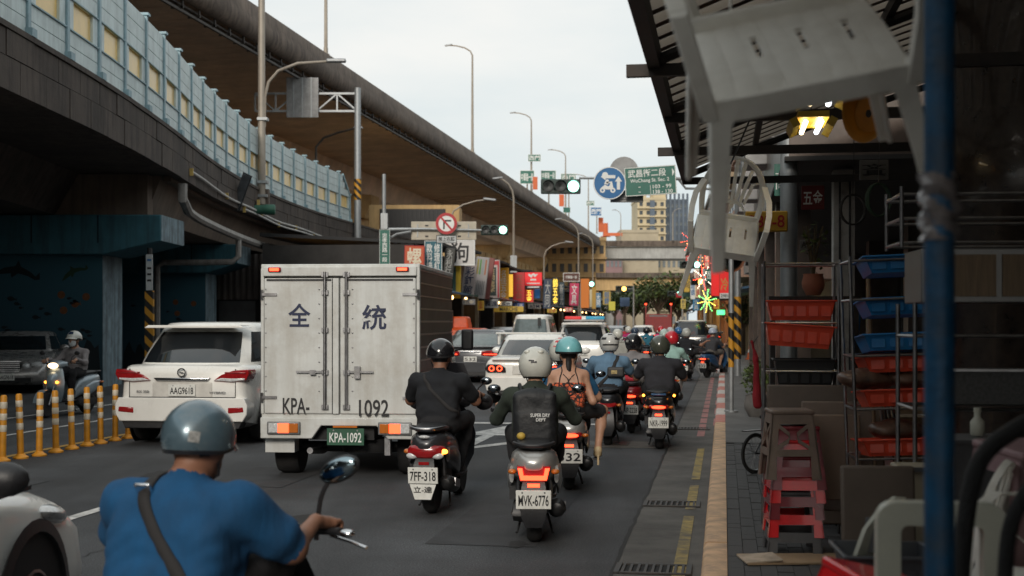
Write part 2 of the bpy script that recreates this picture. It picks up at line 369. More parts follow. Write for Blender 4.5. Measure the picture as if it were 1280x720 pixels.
struct(strip(16.9, 230, .165, 6.9, .118).build('pavement_slab', mat('slab_concrete', (.13, .125, .12), .85, var=.25, scale=1.2, dirt=.5, dcol=(.06, .055, .05)), smooth=0))
pavers = struct(link(bpy.data.objects.new('paver_walkway', None)))
pm = [MB().box((0, 0, .052+dz), (.098, .196, .1)).mesh('paver', PAVE, 0) for dz in (0, .003, -.003, .0015)]
spots = []
for r in range(26):
    for c in range(60):
        sx = 5.0+c*.2+(.1 if r % 2 else 0); tx = .22+r*.102
        if sx < 16.8: spots.append((sx, tx))
vis = [q for q in spots if 7.6 < q[0] < 14 and q[1] < .95][:300]
rest = [q for q in spots if q not in set(vis)]
for q in vis: obj('paver', pm[random.randrange(4)], pavers, rp(q[0], q[1], .02), (0, 0, HEAD+random.uniform(-.006, .006)))
mb = MB()
for q in rest: mb.box(rp(q[0], q[1], .07+random.uniform(-.003, .003)), (.098, .196, .1), HEAD)
mb.build('paver_field', PAVE, pavers, 0)['kind'] = 'stuff'
# ---- painted road markings
YEL = mat('worn_yellow_paint', (.32, .24, .08), .8, var=.4, scale=9, dirt=1.0, dcol=(.09, .085, .08), dscale=3.5)
WHT = mat('worn_white_paint', (.6, .59, .57), .8, var=.2, scale=8, dirt=.7, dcol=(.11, .11, .11), dscale=5)
PNK = mat('worn_red_paint', (.36, .15, .14), .8, var=.3, scale=6, dirt=.9, dcol=(.16, .14, .13), dscale=5)
OCH = mat('worn_ochre_paint', (.45, .26, .05), .8, var=.3, scale=6, dirt=.7, dcol=(.1, .09, .08), dscale=6)
def marking(name, mb, m, parent=None): return struct(mb.build(name, m, parent, 0))
for a, b in ((5, 11.2), (11.6, 13.3), (13.8, 17.2)): marking('yellow_line', strip(a, b, -.2, -.11, .0085, .4), YEL)
for a in np.arange(19, 38, 1.25): marking('red_line', strip(a, a+1.0, -.25, -.14, .0085, .5), PNK)
for a in np.arange(21, 34, 2.6): marking('red_line', strip(a, a+1.5, -.03, -.003, .0085, .5), PNK)
seam = MB(); ss = np.arange(4, 45, .25); jj = rng.uniform(-.012, .012, len(ss))
for q in range(len(ss)-1): seam.quad(rp(ss[q], -.615+jj[q], .0065), rp(ss[q], -.585+jj[q]*.5, .0065), rp(ss[q+1], -.585+jj[q+1]*.5, .0065), rp(ss[q+1], -.615+jj[q+1], .0065))
marking('road_seam', seam, mat('tar_seam', (.012, .012, .012), .8))
TARP_ = mat('asphalt_patch', (.044, .046, .05), .9, var=.3, scale=3, bump=.4, bscale=90, dirt=.4, dcol=(.05, .05, .05))
for s0, s1, t0, t1 in ((9.5, 13.8, -2.1, -1.25), (12.5, 14.2, -5.2, -4.3), (18.2, 24, -3.1, -2.2), (10.2, 12.6, -7.9, -6.9)): marking('asphalt_patch', strip(s0, s1, t0, t1, .0045, .8), TARP_)
for s0, t0, ln, sd in ((8.0, -4.4, 2.6, 2), (12.5, -2.9, 2.0, 3)):
    rg_ = np.random.default_rng(sd); cr_ = MB(); t_ = t0; s_ = s0; prev = None
    for q in range(int(ln/.12)):
        s_ += .12*rg_.uniform(.6, 1.3); t_ += rg_.uniform(-.06, .06); w_ = rg_.uniform(.002, .007); cur = (rp(s_, t_-w_, .0055), rp(s_, t_+w_, .0055))
        if prev: cr_.quad(prev[0], prev[1], cur[1], cur[0])
        prev = cur
    marking('road_crack', cr_, mat('tar_seam'))
OIL = mat('oil_stain', (.022, .022, .023), .9, var=.4, scale=6)
for s0, t0, r0, sd in ((10.4, -3.4, .2, 2), (12.8, -1.7, .16, 4), (9.6, -1.4, .08, 5), (13.4, -6.0, .2, 6)):
    rg_ = np.random.default_rng(sd); marking('oil_stain', MB().add([rp(s0+r0*2*math.sin(a)*rg_.uniform(.7, 1.2), t0+r0*math.cos(a)*rg_.uniform(.7, 1.2), .0052) for a in np.arange(0, 6.2, .35)], [tuple(range(18))]), OIL)
marking('stop_line', strip(20.8, 21.1, -6.1, -1.6, .006), WHT)
marking('lane_line', strip(9.3, 11.4, -5.45, -5.33, .006), WHT)
for a in np.arange(24, 90, 8): marking('lane_line', strip(a, a+4, -5.45, -5.33, .006), WHT)
for a in np.arange(26, 90, 8): marking('lane_line', strip(a, a+4, -2.45, -2.33, .006), WHT)
marking('edge_line', strip(3, 24, -8.75, -8.63, .006), OCH)
for t0 in (-10.4, -12.2): marking('lane_line', strip(2, 80, t0, t0+.1, .006), WHT)
ar = MB()
for poly in ([(-.09, 0), (.09, 0), (.09, 2.6), (-.09, 2.6)], [(-.42, 2.6), (.42, 2.6), (0, 4.4)], [(.09, .9), (.75, 2.1), (.75, 1.65), (.09, .5)], [(.75, 1.4), (1.2, 2.35), (.6, 2.5)]):
    ar.add([rp(16.1+v, -3.3+u, .006) for u, v in poly], [tuple(range(len(poly)))])
marking('arrow_marking', ar, WHT)
# ---- iron drain grates in the gutter, a square cover in the lane
IRON = mat('cast_iron', (.045, .043, .042), .6, .4, var=.3, scale=20, dirt=.5, dcol=(.08, .06, .045))
def grate(s_, lab):
    o = thing('drain_grate', lab, 'drain', rp(s_, -.33, .004), HEAD, 'iron drain grates along the gutter')
    b = MB()
    for x in (-.24, .24): b.box((x, 0, .008), (.04, .34, .014))
    for y in (-.155, .155): b.box((0, y, .008), (.44, .03, .014))
    b.build('frame', IRON, o, bevel=.003)
    MB().box((0, 0, .001), (.42, .28, .004)).build('pit', mat('pit_black', (.008, .008, .008), .9, var=0), o)
    bm_ = MB().box((0, 0, .008), (.018, .28, .012)).mesh('bar', IRON)
    for k in range(9): obj('bar', bm_, o, (-.2+k*.05, 0, 0))
grate(8.75, 'nearest slotted iron grate in the gutter beside the orange kerb')
grate(11.9, 'second slotted iron grate in the gutter, beyond the nearest one')
grate(20.3, 'far slotted iron grate in the gutter where the red kerb begins')
mc = thing('manhole_cover', 'rectangular concrete patch with iron cover in the scooter lane', 'manhole', rp(17.6, -1.35, .004), HEAD)
MB().box((0, 0, .002), (1.5, .85, .006)).build('surround', GUT, mc); MB().box((-.1, 0, .008), (.62, .5, .008)).build('cover', IRON, mc, bevel=.003)
for k in range(5): MB().box((-.34+k*.12, 0, .0135), (.03, .42, .004)).build('rib', IRON, mc)

# ================================================================== near ramp with its noise barrier
def catmull(P, n=12):
    P = [Vector(p) for p in P]; out = []
    for i in range(len(P)-1):
        a, b, c, d = P[max(i-1, 0)], P[i], P[i+1], P[min(i+2, len(P)-1)]
        for k in range(n):
            t = k/n; out.append(.5*((2*b)+(c-a)*t+(2*a-5*b+4*c-d)*t*t+(3*b-a-3*c+d)*t**3))
    return out+[P[-1]]
class Path:
    def __init__(s, pts):
        s.p = catmull([(x, y, 0) for x, y in pts]); s.l = [0]
        for a, b in zip(s.p, s.p[1:]): s.l.append(s.l[-1]+(b-a).length)
        s.L = s.l[-1]
    def at(s, q):
        q = min(max(q, 0), s.L); i = min(int(np.searchsorted(s.l, q, 'right'))-1, len(s.p)-2); t = (q-s.l[i])/(s.l[i+1]-s.l[i])
        d = (s.p[i+1]-s.p[i]).normalized(); return s.p[i].lerp(s.p[i+1], t), d
    def off(s, q, t, z):
        p, d = s.at(q); return Vector((p.x+d.y*t, p.y-d.x*t, z))          # t metres to the right
    def of_y(s, y):
        i = next(i for i, p in enumerate(s.p) if p.y >= y); return s.l[i]
def sweep(path, q0, q1, prof, mb=None, step=1.5):
    mb = mb or MB(); n = max(2, int((q1-q0)/step))
    return mb.rings([[path.off(q0+(q1-q0)*i/n, t, z) for t, z in prof] for i in range(n+1)], True, True)
RAMP = Path([(-8.3, -40), (-8.15, -12), (-8.1, 4), (-8.15, 12), (-8.15, 20), (-8.2, 26), (-8.5, 32), (-8.95, 38), (-9.15, 44), (-9.05, 50), (-8.6, 56), (-7.8, 62.2), (-6.8, 69), (-5.7, 76)])
ramp = thing('elevated_ramp', 'dark stained concrete road ramp carried on mural painted piers', 'ramp', (-8, 30, 0))
q33 = RAMP.of_y(33.2)
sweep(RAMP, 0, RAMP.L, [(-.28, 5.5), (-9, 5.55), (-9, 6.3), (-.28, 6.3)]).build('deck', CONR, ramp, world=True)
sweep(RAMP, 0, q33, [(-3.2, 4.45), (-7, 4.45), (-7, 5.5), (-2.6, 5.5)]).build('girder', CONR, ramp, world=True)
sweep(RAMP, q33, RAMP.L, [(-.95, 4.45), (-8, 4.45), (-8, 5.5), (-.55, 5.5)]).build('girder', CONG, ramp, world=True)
sweep(RAMP, q33, RAMP.L, [(-.3, 5.36), (-.5, 5.36), (-.5, 5.498), (-.3, 5.498)]).build('girder_ledge', CONG, ramp, world=True)
MB().box(RAMP.off(q33-.1, -2.1, 4.97), (2.6, .5, 1.04)).build('diaphragm', CONG, ramp, world=True)
# barrier face: two courses of weathered blocks
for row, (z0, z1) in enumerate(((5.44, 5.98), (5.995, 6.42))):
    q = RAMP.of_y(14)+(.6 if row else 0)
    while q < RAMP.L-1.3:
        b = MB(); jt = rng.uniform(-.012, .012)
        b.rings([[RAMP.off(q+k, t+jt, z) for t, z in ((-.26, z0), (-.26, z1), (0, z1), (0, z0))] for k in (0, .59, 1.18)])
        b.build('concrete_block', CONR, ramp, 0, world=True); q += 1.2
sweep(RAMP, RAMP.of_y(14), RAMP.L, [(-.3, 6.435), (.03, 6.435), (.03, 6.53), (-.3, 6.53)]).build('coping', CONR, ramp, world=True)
# pipes along the ramp
PIPE = mat('pipe_grey', (.3, .28, .26), .55, var=.2, scale=6, streak=.5, dcol=(.1, .07, .05))
WPIPE = mat('conduit_pale', (.55, .53, .5), .5, var=.15, scale=5)
drain = thing('drain_pipe', 'fat stained drain pipe under the edge of the ramp', 'pipe', at(240, 250, 34))
b = MB(); q1 = RAMP.of_y(34); b.tube([RAMP.off(q1, -.1, 5.35), RAMP.off(q1, -.1, 4.95), RAMP.off(q1+1, -.12, 4.7)]+[RAMP.off(q1+1+i*1.5, -.15, 4.68-.02*i) for i in range(1, 17)], .13, 8); b.build('main_run', PIPE, drain, world=True)
b = MB(); q2 = RAMP.of_y(43.5); b.tube([RAMP.off(q2, -.15, 4.6), RAMP.off(q2, -.15, 3.9), RAMP.off(q2, -.35, 3.72), RAMP.off(q2, -1.2, 3.7), RAMP.off(q2, -2.7, 3.7), RAMP.off(q2, -2.9, 3.55), RAMP.off(q2, -2.9, .05)], .1, 8); b.build('downpipe', PIPE, drain, world=True)
for j, (zz, lab) in enumerate(((5.72, 'upper of two pale conduits strapped along the ramp barrier'), (5.5, 'lower of two pale conduits strapped along the ramp barrier'))):
    c = thing('conduit', lab, 'conduit', at(250, 205, 35), 0, 'conduits along the ramp')
    b = MB(); q3 = RAMP.of_y(34.5+j*9); b.tube([RAMP.off(q3+i*1.2, .07, zz-.012*i+.03*math.sin(i*.9)) for i in range(29-8*j)], .035, 6); b.build('run', WPIPE, c, world=True)
    for i in range(0, 26-8*j, 5): MB().box(RAMP.off(q3+i*1.2, .05, zz-.012*i), (.09, .06, .2)).build('clip', mat('clip_yellow', (.5, .35, .1), .6), c, world=True)
# ---- noise barrier
NPAN = mat('noise_panel', (.6, .69, .69), .5, var=.1, scale=1.4, dirt=.3, dcol=(.2, .24, .24), dscale=1.6, streak=.35)
NPST = mat('noise_post', (.27, .4, .45), .5, .1, var=.15, scale=3, dirt=.3, dcol=(.1, .1, .1))
NWIN = mat('noise_window', (.82, .56, .2), .35, var=.22, scale=.9, coat=.2)
wall = thing('noise_barrier', 'pale blue noise barrier with yellow windows along the ramp edge', 'noise barrier', RAMP.off(RAMP.of_y(30), -.13, 6.53))
def wbox(q, q_, z0, z1, t, th): return MB().rings([[RAMP.off(a, t-th/2, z0), RAMP.off(a, t-th/2, z1), RAMP.off(a, t+th/2, z1), RAMP.off(a, t+th/2, z0)] for a in (q, q_)])
q = RAMP.of_y(14); qe = RAMP.of_y(62.2); bay = (qe-q)/25; n_ = 25
for k in range(n_+1):
    a = q+k*bay; H = 2.2 if k < n_ else 1.3
    p, d = RAMP.at(a); b = MB(); c = RAMP.off(a, -.1, 6.53+H/2); b.box(c, (.11, .13, H), math.atan2(-d.x, d.y)); b.box(c+Vector((0, 0, H/2+.03)), (.2, .2, .06)); b.box(RAMP.off(a, -.06, 6.6), (.2, .22, .14)); b.build('post', NPST, wall, world=True)
    if k == n_: break
    last = k == n_-1
    for z0, z1 in ((.02, .3), (.315, .6), (1.2, 1.5), (1.515, 1.82), (1.835, 2.15)):
        if last and z0 > 1.2:
            f = (2.15-z1)/.95
            wbox(a+.08, a+bay*(.35+.5*f), 6.53+z0, 6.53+z1, -.12, .07).build('panel', NPAN, wall, 0, world=True)
        else: wbox(a+.08, a+bay-.08, 6.53+z0, 6.53+z1, -.12, .07).build('panel', NPAN, wall, 0, world=True)
    wf = wbox(a+.08, a+bay-.08, 6.53+.615, 6.53+1.185, -.15, .03).build('window', NWIN, wall, 0, world=True)
    for e in (a+.08, a+bay-.38): wbox(e, e+.3, 6.53+.615, 6.53+1.185, -.12, .07).build('panel', NPAN, wall, 0, world=True)
    wbox(a+.08, a+bay-.08, 6.53+1.18, 6.53+1.205, -.075, .05).build('rail', NPST, wall, 0, world=True)
    wbox(a+.08, a+bay-.08, 6.53+.595, 6.53+.62, -.075, .05).build('rail', NPST, wall, 0, world=True)
p0 = RAMP.off(qe-bay*.65, -.1, 8.7); p1 = RAMP.off(qe, -.1, 7.83); MB().beam(p0, p1, .1, .1).build('end_brace', NPST, wall, world=True)
# ---- mural piers
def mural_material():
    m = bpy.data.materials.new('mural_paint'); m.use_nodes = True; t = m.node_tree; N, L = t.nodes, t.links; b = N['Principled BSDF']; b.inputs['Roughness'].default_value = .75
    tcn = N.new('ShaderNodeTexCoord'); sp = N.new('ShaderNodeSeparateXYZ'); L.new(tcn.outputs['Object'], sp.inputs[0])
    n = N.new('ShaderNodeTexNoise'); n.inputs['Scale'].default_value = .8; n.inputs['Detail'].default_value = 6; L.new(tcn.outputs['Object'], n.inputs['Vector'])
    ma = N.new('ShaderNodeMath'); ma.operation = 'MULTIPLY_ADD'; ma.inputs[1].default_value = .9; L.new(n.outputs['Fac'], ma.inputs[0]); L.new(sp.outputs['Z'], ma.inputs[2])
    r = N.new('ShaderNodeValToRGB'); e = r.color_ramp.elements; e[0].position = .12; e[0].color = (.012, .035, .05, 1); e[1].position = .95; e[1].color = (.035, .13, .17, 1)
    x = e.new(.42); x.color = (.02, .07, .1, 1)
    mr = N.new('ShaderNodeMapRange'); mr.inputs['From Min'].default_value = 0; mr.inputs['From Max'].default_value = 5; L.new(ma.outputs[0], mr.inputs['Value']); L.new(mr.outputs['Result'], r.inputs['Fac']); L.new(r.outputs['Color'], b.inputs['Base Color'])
    return m
MUR = mural_material(); MCAP = mat('pier_blue', (.045, .15, .19), .75, var=.2, scale=1.5, streak=.5, dcol=(.03, .05, .06))
MEDGE = mat('pier_pale_edge', (.22, .3, .34), .8, var=.3, scale=3, streak=.7, dcol=(.06, .07, .08), dirt=.4)
def fish(L_, h): return [(-.5*L_, 0), (-.3*L_, .42*h), (0, .5*h), (.28*L_, .22*h), (.42*L_, .08*h), (.55*L_, .42*h), (.5*L_, 0), (.55*L_, -.42*h), (.42*L_, -.08*h), (.28*L_, -.22*h), (0, -.5*h), (-.3*L_, -.42*h)]
DOLPH = [(-.5, -.02), (-.42, .05), (-.3, .13), (-.05, .19), (0, .32), (.08, .18), (.28, .1), (.42, 0), (.5, .1), (.52, -.06), (.4, -.08), (.25, -.01), (.02, .03), (-.12, -.08), (-.14, .02), (-.35, -.02)]
def pier(lab, X1, D, cap_right, n_fish, wallw=9.0):
    o = thing('mural_pier', lab, 'pier', (X1, D, 0), 0, 'piers under the ramp')
    MB().box((-wallw/2, .8, 1.7), (wallw, 1.6, 3.42)).build('wall', MUR, o)
    MB().box((.012, .8, 1.7), (.02, 1.6, 3.4)).build('edge_face', MEDGE, o)
    b = MB(); P = [(-wallw, 3.41), (.15, 3.41), (cap_right, 3.75), (cap_right, 4.42), (-wallw, 4.42)]
    b.prism(P, lambda u, v, t: Vector((u, t, v)), -.35, 1.95); b.build('cap', MCAP, o, bevel=.03)
    MB().box((cap_right+.008, .8, 4.085), (.012, 2.24, .66)).build('cap_end', MEDGE, o)
    for x in np.arange(cap_right-1.6, -wallw, -1.7): MB().box((x, -.356, 4.05), (.03, .012, .7)).build('stain_seam', mat('seam', (.01, .025, .03), .9), o)
    def flat(name, poly, cx, cz, sc, m, ang=0.0):
        ca, sa = math.cos(ang), math.sin(ang)
        MB().prism([((u*ca-v*sa)*sc+cx, (u*sa+v*ca)*sc+cz) for u, v in poly], lambda u, v, t: Vector((u, t, v)), -.006, 0).build(name, m, o, 0)
    dk = mat('mural_dark', (.006, .012, .016), .8); gr = mat('mural_green', (.02, .05, .025), .8); org = mat('mural_orange', (.16, .06, .02), .8, var=.4, scale=9)
    if n_fish > 2:
        flat('painted_dolphin', DOLPH, -2.2, 2.9, 1.15, dk, -.1); flat('painted_dolphin', DOLPH, -.72, 2.92, .75, gr, .5)
        flat('painted_fish', fish(1, .6), -.68, 2.13, .24, org, .2)
    for k in range(n_fish*4):
        cx, cz = rng.uniform(-2.6, -.3), rng.uniform(1.2, 2.3); flat('painted_fish', fish(1, .5), cx, cz, rng.uniform(.12, .26), dk, rng.uniform(-.3, .3))
    for cx, cz in ((-1.06, 2.38), (-.42, 2.33), (-1.0, 1.98)): flat('painted_jellyfish', [(.1*math.cos(a), .1*math.sin(a)) for a in np.arange(0, 6.2, .6)], cx, cz, 1, org)
    reef = [(-2.9, .02)]+[(-2.9+.1*i, .55+.35*abs(math.sin(i*.8))+.4*max(0, (i-16)/13)+rng.uniform(-.1, .1)) for i in range(29)]+[(-.02, .02)]
    flat('painted_reef', reef, 0, 0, 1, dk)
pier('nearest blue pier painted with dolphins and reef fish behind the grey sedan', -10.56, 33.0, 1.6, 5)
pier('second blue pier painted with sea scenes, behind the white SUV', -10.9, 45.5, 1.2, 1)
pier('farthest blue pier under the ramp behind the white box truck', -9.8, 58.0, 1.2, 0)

WNDE = mat('wall_window', (.05, .045, .04), .3, var=.4, scale=.4); WNDY = mat('wall_window_ochre', (.3, .2, .08), .4, var=.3, scale=.5)
lw = thing('sky_block_wall', 'long dark wall added on the far side of the ramp to block sky light', 'building', (-20.5, 10, 0))  # added, mostly unseen: keeps sky light from leaking in under the ramp
MB().box((-2, 0, 5.5), (4, 104, 11)).build('wall', mat('sky_block_dark', (.05, .046, .043), .85, var=.3, scale=.5), lw)
for k in range(20): MB().box((.03, -48+k*5, 2.2), (.1, 2.6, 2.4)).build('shutter', mat('sky_block_shutter', (.07, .07, .07), .6, var=.3), lw)
for k in range(20): MB().box((.03, -48+k*5, 4.4), (.1, 2.2, 1.0)).build('window', WNDE, lw)
# ================================================================== high viaduct along the street
def vp(y, t, z): k = (y-55.2)/RDIR.y; p = Vector((-11.05, 55.2, 0))+RDIR*k+RRT*t; return Vector((p.x, p.y, z+1.45))
via = thing('high_viaduct', 'high brown concrete viaduct with rounded parapet running down the street', 'viaduct', vp(90, -6, 0))
def vsweep(prof, y0, y1, step=12, sag=0.0):
    n = max(2, int((y1-y0)/step)); return MB().rings([[vp(y0+(y1-y0)*i/n, t, z) for t, z in prof] for i in range(n+1)])
VY0, VY1 = 18, 218
vsweep([(-.3, 12.45), (-.05, 12.6), (.06, 12.9), (.05, 13.2), (-.06, 13.5), (-.1, 13.95), (-.2, 14.02), (-.35, 14.0), (-.36, 12.45)], VY0, VY1).build('parapet', CONC, via, world=True, smooth=60)
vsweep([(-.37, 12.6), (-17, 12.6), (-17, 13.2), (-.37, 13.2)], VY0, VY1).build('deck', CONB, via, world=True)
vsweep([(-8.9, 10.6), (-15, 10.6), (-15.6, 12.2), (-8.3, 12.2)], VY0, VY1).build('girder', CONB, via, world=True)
b = MB()
y = VY0
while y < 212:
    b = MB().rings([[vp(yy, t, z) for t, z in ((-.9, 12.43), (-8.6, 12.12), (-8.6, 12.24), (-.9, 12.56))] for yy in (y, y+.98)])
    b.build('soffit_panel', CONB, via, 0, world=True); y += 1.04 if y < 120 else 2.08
vsweep([(-.52, 12.32), (-.82, 12.32), (-.82, 12.4), (-.52, 12.4)], VY0, VY1).build('cable_tray', mat('tray_dark', (.07, .06, .055), .6, .4), via, world=True)
vsweep([(-.45, 12.05), (-.55, 12.05), (-.55, 12.15), (-.45, 12.15)], VY0, VY1).build('cable', mat('tray_dark'), via, world=True)
bk = MB().box((0, 0, 0), (.5, .08, .1)).box((.2, 0, .12), (.08, .08, .35)).mesh('bracket', mat('tray_dark'))
for k in range(110): obj('bracket', bk, via, vp(30+k*1.55, -.6, 12.2)-Vector(via.location), (0, 0, HEAD))
for yy in (70, 104, 138, 172, 206):
    b = MB(); b.box(vp(yy, -11.5, 3.6), (3.2, 2.4, 10.2), HEAD); b.build('column', CONT, via, world=True, bevel=.1)
    b = MB().rings([[vp(yy+dy, t, z) for t, z in ((-9, 8.7), (-14, 8.7), (-16.2, 9.8), (-16.2, 10.58), (-8.4, 10.58), (-8.4, 9.8))] for dy in (-1.2, 1.2)]); b.build('crossbeam', CONT, via, world=True)
o = thing('viaduct_wall', 'lamp-glow coloured wall closing the space under the high viaduct behind the market', 'wall', vp(60, -9.6, -1.45), HEAD)
MB().box((-.2, 78, 5.2), (.4, 156, 10.4)).build('wall', CONT, o)
for k in range(38): MB().box((.06, 2+k*4.1, 5.2), (.14, .5, 10.3)).build('pilaster', CONT, o)
for k in range(37): MB().box((.02, 4+k*4.1, 7.8), (.06, 2.4, 1.6)).build('window', WNDE if k % 3 else WNDY, o)
# ---- lamp posts on the viaduct
POLE = mat('lamp_pole', (.34, .3, .25), .5, .3, var=.15, scale=2, streak=.3, dcol=(.15, .1, .07))
LAMPH = mat('lamp_head', (.3, .31, .32), .4, .4)
def lamp_post(lab, base, h, reach, ang, r=.1, grp=None, rise=.9, cat='street lamp'):
    o = thing('street_lamp', lab, cat, base, ang, grp)
    b = MB(); pts = [(0, 0, 0), (0, 0, h*.5), (0, 0, h-rise)]+[(-reach*(1-math.cos(a)), 0, h-rise+rise*math.sin(a)) for a in (.4, .8, 1.2, 1.5)]
    b.tube(pts, [r, r*.8, r*.6, r*.5, r*.5, r*.45, r*.45], 8); b.build('pole', POLE, o)
    MB().box((-reach*.95, 0, h+.01), (.62, .22, .11), M=Matrix.Rotation(-.12, 3, 'Y')).build('lamp_head', LAMPH, o, bevel=.03)
    MB().lathe([(r*2, 0), (r*2, .06), (r*1.2, .1), (r*1.1, .4)], 10).build('base', POLE, o)
    return o
for yy, h, lab in ((104.5, 8.9, 'tallest lone lamp post standing on the high viaduct parapet'), (136.5, 8.6, 'second lamp post on the high viaduct, left of the green road signs'), (166, 8.6, 'third lamp post on the high viaduct, behind the green signal'), (194, 8.6, 'farthest lamp post on the high viaduct')):
    lamp_post(lab, vp(yy, -.35, 13.98), h, 2.1, HEAD, .12, 'lamp posts on the viaduct')
lamp_post('straight lamp post cut off by the top edge of the picture on the viaduct', vp(66, -.35, 13.98), 10.5, 2.0, HEAD, .1, 'lamp posts on the viaduct')
# ---- green signs on the viaduct
SGRN = mat('sign_green', (.012, .13, .095), .4, var=.15, scale=3, dirt=.2); SWHT = mat('sign_white', (.75, .76, .74), .45, var=.06); SBLU = mat('sign_blue', (.015, .13, .33), .4, var=.12, scale=3); SGRY = mat('sign_back_grey', (.3, .3, .3), .55, .3, var=.15, scale=4, dirt=.3)
SORG = mat('sign_orange', (.6, .12, .03), .5, var=.15)
def panel_sign(name, lab, px0, py0, px1, py1, d, m, txt=None, tcol=None, rz=0.0, grp=None, th=.06, edge=None, cat='sign', frac=(.85, .6)):
    a, c = at(px0, py1, d), at(px1, py0, d); W, H = c.x-a.x, c.z-a.z
    o = thing(name, lab, cat, ((a.x+c.x)/2, d, a.z), rz, grp)
    MB().box((0, 0, H/2), (W, th, H)).build('board', m, o, bevel=min(.02, th/4))
    if edge:
        b = MB()
        for x in (-1, 1): b.box((x*(W/2-.015*W), -th/2-.004, H/2), (.03*W, .01, H))
        for z in (.015*W, H-.015*W): b.box((0, -th/2-.004, z), (W*.94, .01, .03*W))
        b.build('border', edge, o)
    if txt: lettering(txt, W*frac[0], H*frac[1], tcol or SWHT, o, (0, -th/2-.004, H/2))
    return o, W, H
for px0, py0, px1, py1, d, m, t, lab in ((660, 193, 676, 202, 136, SGRN, '西門', 'small green plate high on the second viaduct lamp post'),
        (650, 213, 668, 230, 133, SGRN, '中華路一段', 'left green road sign standing on the viaduct parapet'), (676, 213, 695, 226, 138, SGRN, '中華路一段', 'green road sign on the viaduct just above the signal'), (701, 217, 720, 226, 169, SGRN, '西門', 'green road sign on the viaduct right of the signal'),
        (733, 251, 743, 257, 194, SGRN, '西門', 'tiny green plate on the far viaduct lamp post'), (738, 259, 752, 270, 201, SBLU, '西門', 'small blue road sign at the far end of the viaduct'), (704, 259, 713, 266, 158, SGRN, None, 'small green sign low beside the viaduct parapet')):
    panel_sign('road_sign', lab, px0, py0, px1, py1, d, m, t, SWHT, grp='road signs on the viaduct', edge=SWHT)
def post_to(name, lab, px, y0, y1, d, r, m, cat='post', grp=None):
    a, c = at(px, y1, d), at(px, y0, d); o = thing(name, lab, cat, a, 0, grp)
    MB().cyl((0, 0, 0), (0, 0, c.z-a.z), r, r*.85, 8).build('shaft', m, o); MB().cyl((0, 0, 0), (0, 0, .08), r*1.9, r*1.9, 8).build('foot', m, o); return o
post_to('sign_post', 'thin post carrying the left green sign on the viaduct', 659, 226, 240, 133.4, .09, POLE)
post_to('sign_post', 'thin post carrying the green sign above the signal', 686, 222, 256, 138.4, .09, POLE)
post_to('sign_post', 'thin post under the green sign right of the signal', 711, 222, 275, 169.4, .09, POLE)
post_to('sign_post', 'thin post under the small blue far sign', 746, 268, 292, 201.4, .1, POLE)
for px, y0, y1, d, lab in ((669, 221, 237, 132.5, 'orange marker board beside the left green viaduct sign'), (702, 243, 258, 157.5, 'orange marker board low on the viaduct beside the signal'), (751, 272, 290, 203, 'orange marker board at the far viaduct end')):
    panel_sign('marker_board', lab, px-3, y0, px+3, y1, d, SORG, grp='orange marker boards')
# ================================================================== cross bridges, far buildings
def cross_bridge(lab, d, x0, x1, py_top, py_mid, py_bot, mt, mf, slope=0.0):
    o = thing('cross_bridge', lab, 'bridge', (x0, d, 0), 0)
    zt, zm, zb = [CH+(HZ-p)/F*d for p in (py_top, py_mid, py_bot)]; W = x1-x0
    MB().box((W/2, 0, (zt+zm)/2), (W, .5, zt-zm)).build('parapet', mt, o)
    MB().box((W/2, 4.4, (zm+zb)/2), (W, 8, zm-zb-.01)).build('girder', mf, o)
    for f in (.06, .78): MB().box((W*f, 4, zb/2), (2.0, 2.2, zb-.02)).build('column', CONL, o)
    return o, W, zt, zb
o, W, zt, zb = cross_bridge('upper grey bridge crossing the street far ahead', 214, 12, 52, 301, 308, 323, CONC, CONL)
for k in range(3): pass
MB().box((W*.5, -.5, CH+(HZ-315)/F*214), (3.4, .4, 1.3)).build('service_box', BLK, o)
cross_bridge('lower tan bridge crossing the street below the grey one', 168, 11, 40, 341, 347, 363, CONC, CONT)
def building(name, lab, px0, px1, py_top, d, depth, m, rows, cols, wm, base=0.0, ww=.6, wh=.55, cat='building', rz=0.0, roof=True, bands=None):
    a, c = at(px0, py_top, d), at(px1, py_top, d); W = c.x-a.x; H = a.z-base
    o = thing(name, lab, cat, ((a.x+c.x)/2, d, base), rz)
    MB().box((0, depth/2, H/2), (W, depth, H)).build('wall', m, o)
    cw, rh = W/cols, H/rows
    wmesh = MB().box((0, 0, 0), (cw*ww, .14, rh*wh)).mesh('window', wm, 0)
    for r in range(rows):
        for k in range(cols): obj('window', wmesh, o, (-W/2+cw*(k+.5), -.02, rh*(r+.52)))
    if bands is not None:
        bm_ = MB().box((0, 0, 0), (W+.3, .9, rh*.12)).mesh('balcony_band', bands, 0)
        for r in range(rows): obj('balcony_band', bm_, o, (0, -.3, rh*(r+.05)))
    if roof: MB().box((0, depth/2, H+.3), (W+.3, depth+.3, .6)).build('roof', m, o)
    return o, W, H
BGE = mat('tower_cream', (.56, .47, .31), .8, var=.12, scale=.2); DKB = mat('tower_slate', (.1, .13, .17), .6, var=.25, scale=.3)
WND = mat('window_dark', (.05, .06, .07), .2, var=.4, scale=.4); WNG = mat('window_grey', (.16, .18, .19), .25, var=.4, scale=.3); SAND = mat('block_sand', (.42, .36, .26), .85, var=.15, scale=.3); MAUV = mat('block_mauve', (.27, .17, .17), .85, var=.15, scale=.3)
o, W, H = building('apartment_tower', 'cream apartment tower rising behind the far bridges', 797, 832, 250, 320, 16, BGE, 15, 4, WND, ww=.45, wh=.45, bands=BGE)
for fx in (-.44, -.2, .1): MB().box((W*fx, 4, H+1.6), (.9, .9, 2.6)).build('roof_pier', BGE, o)
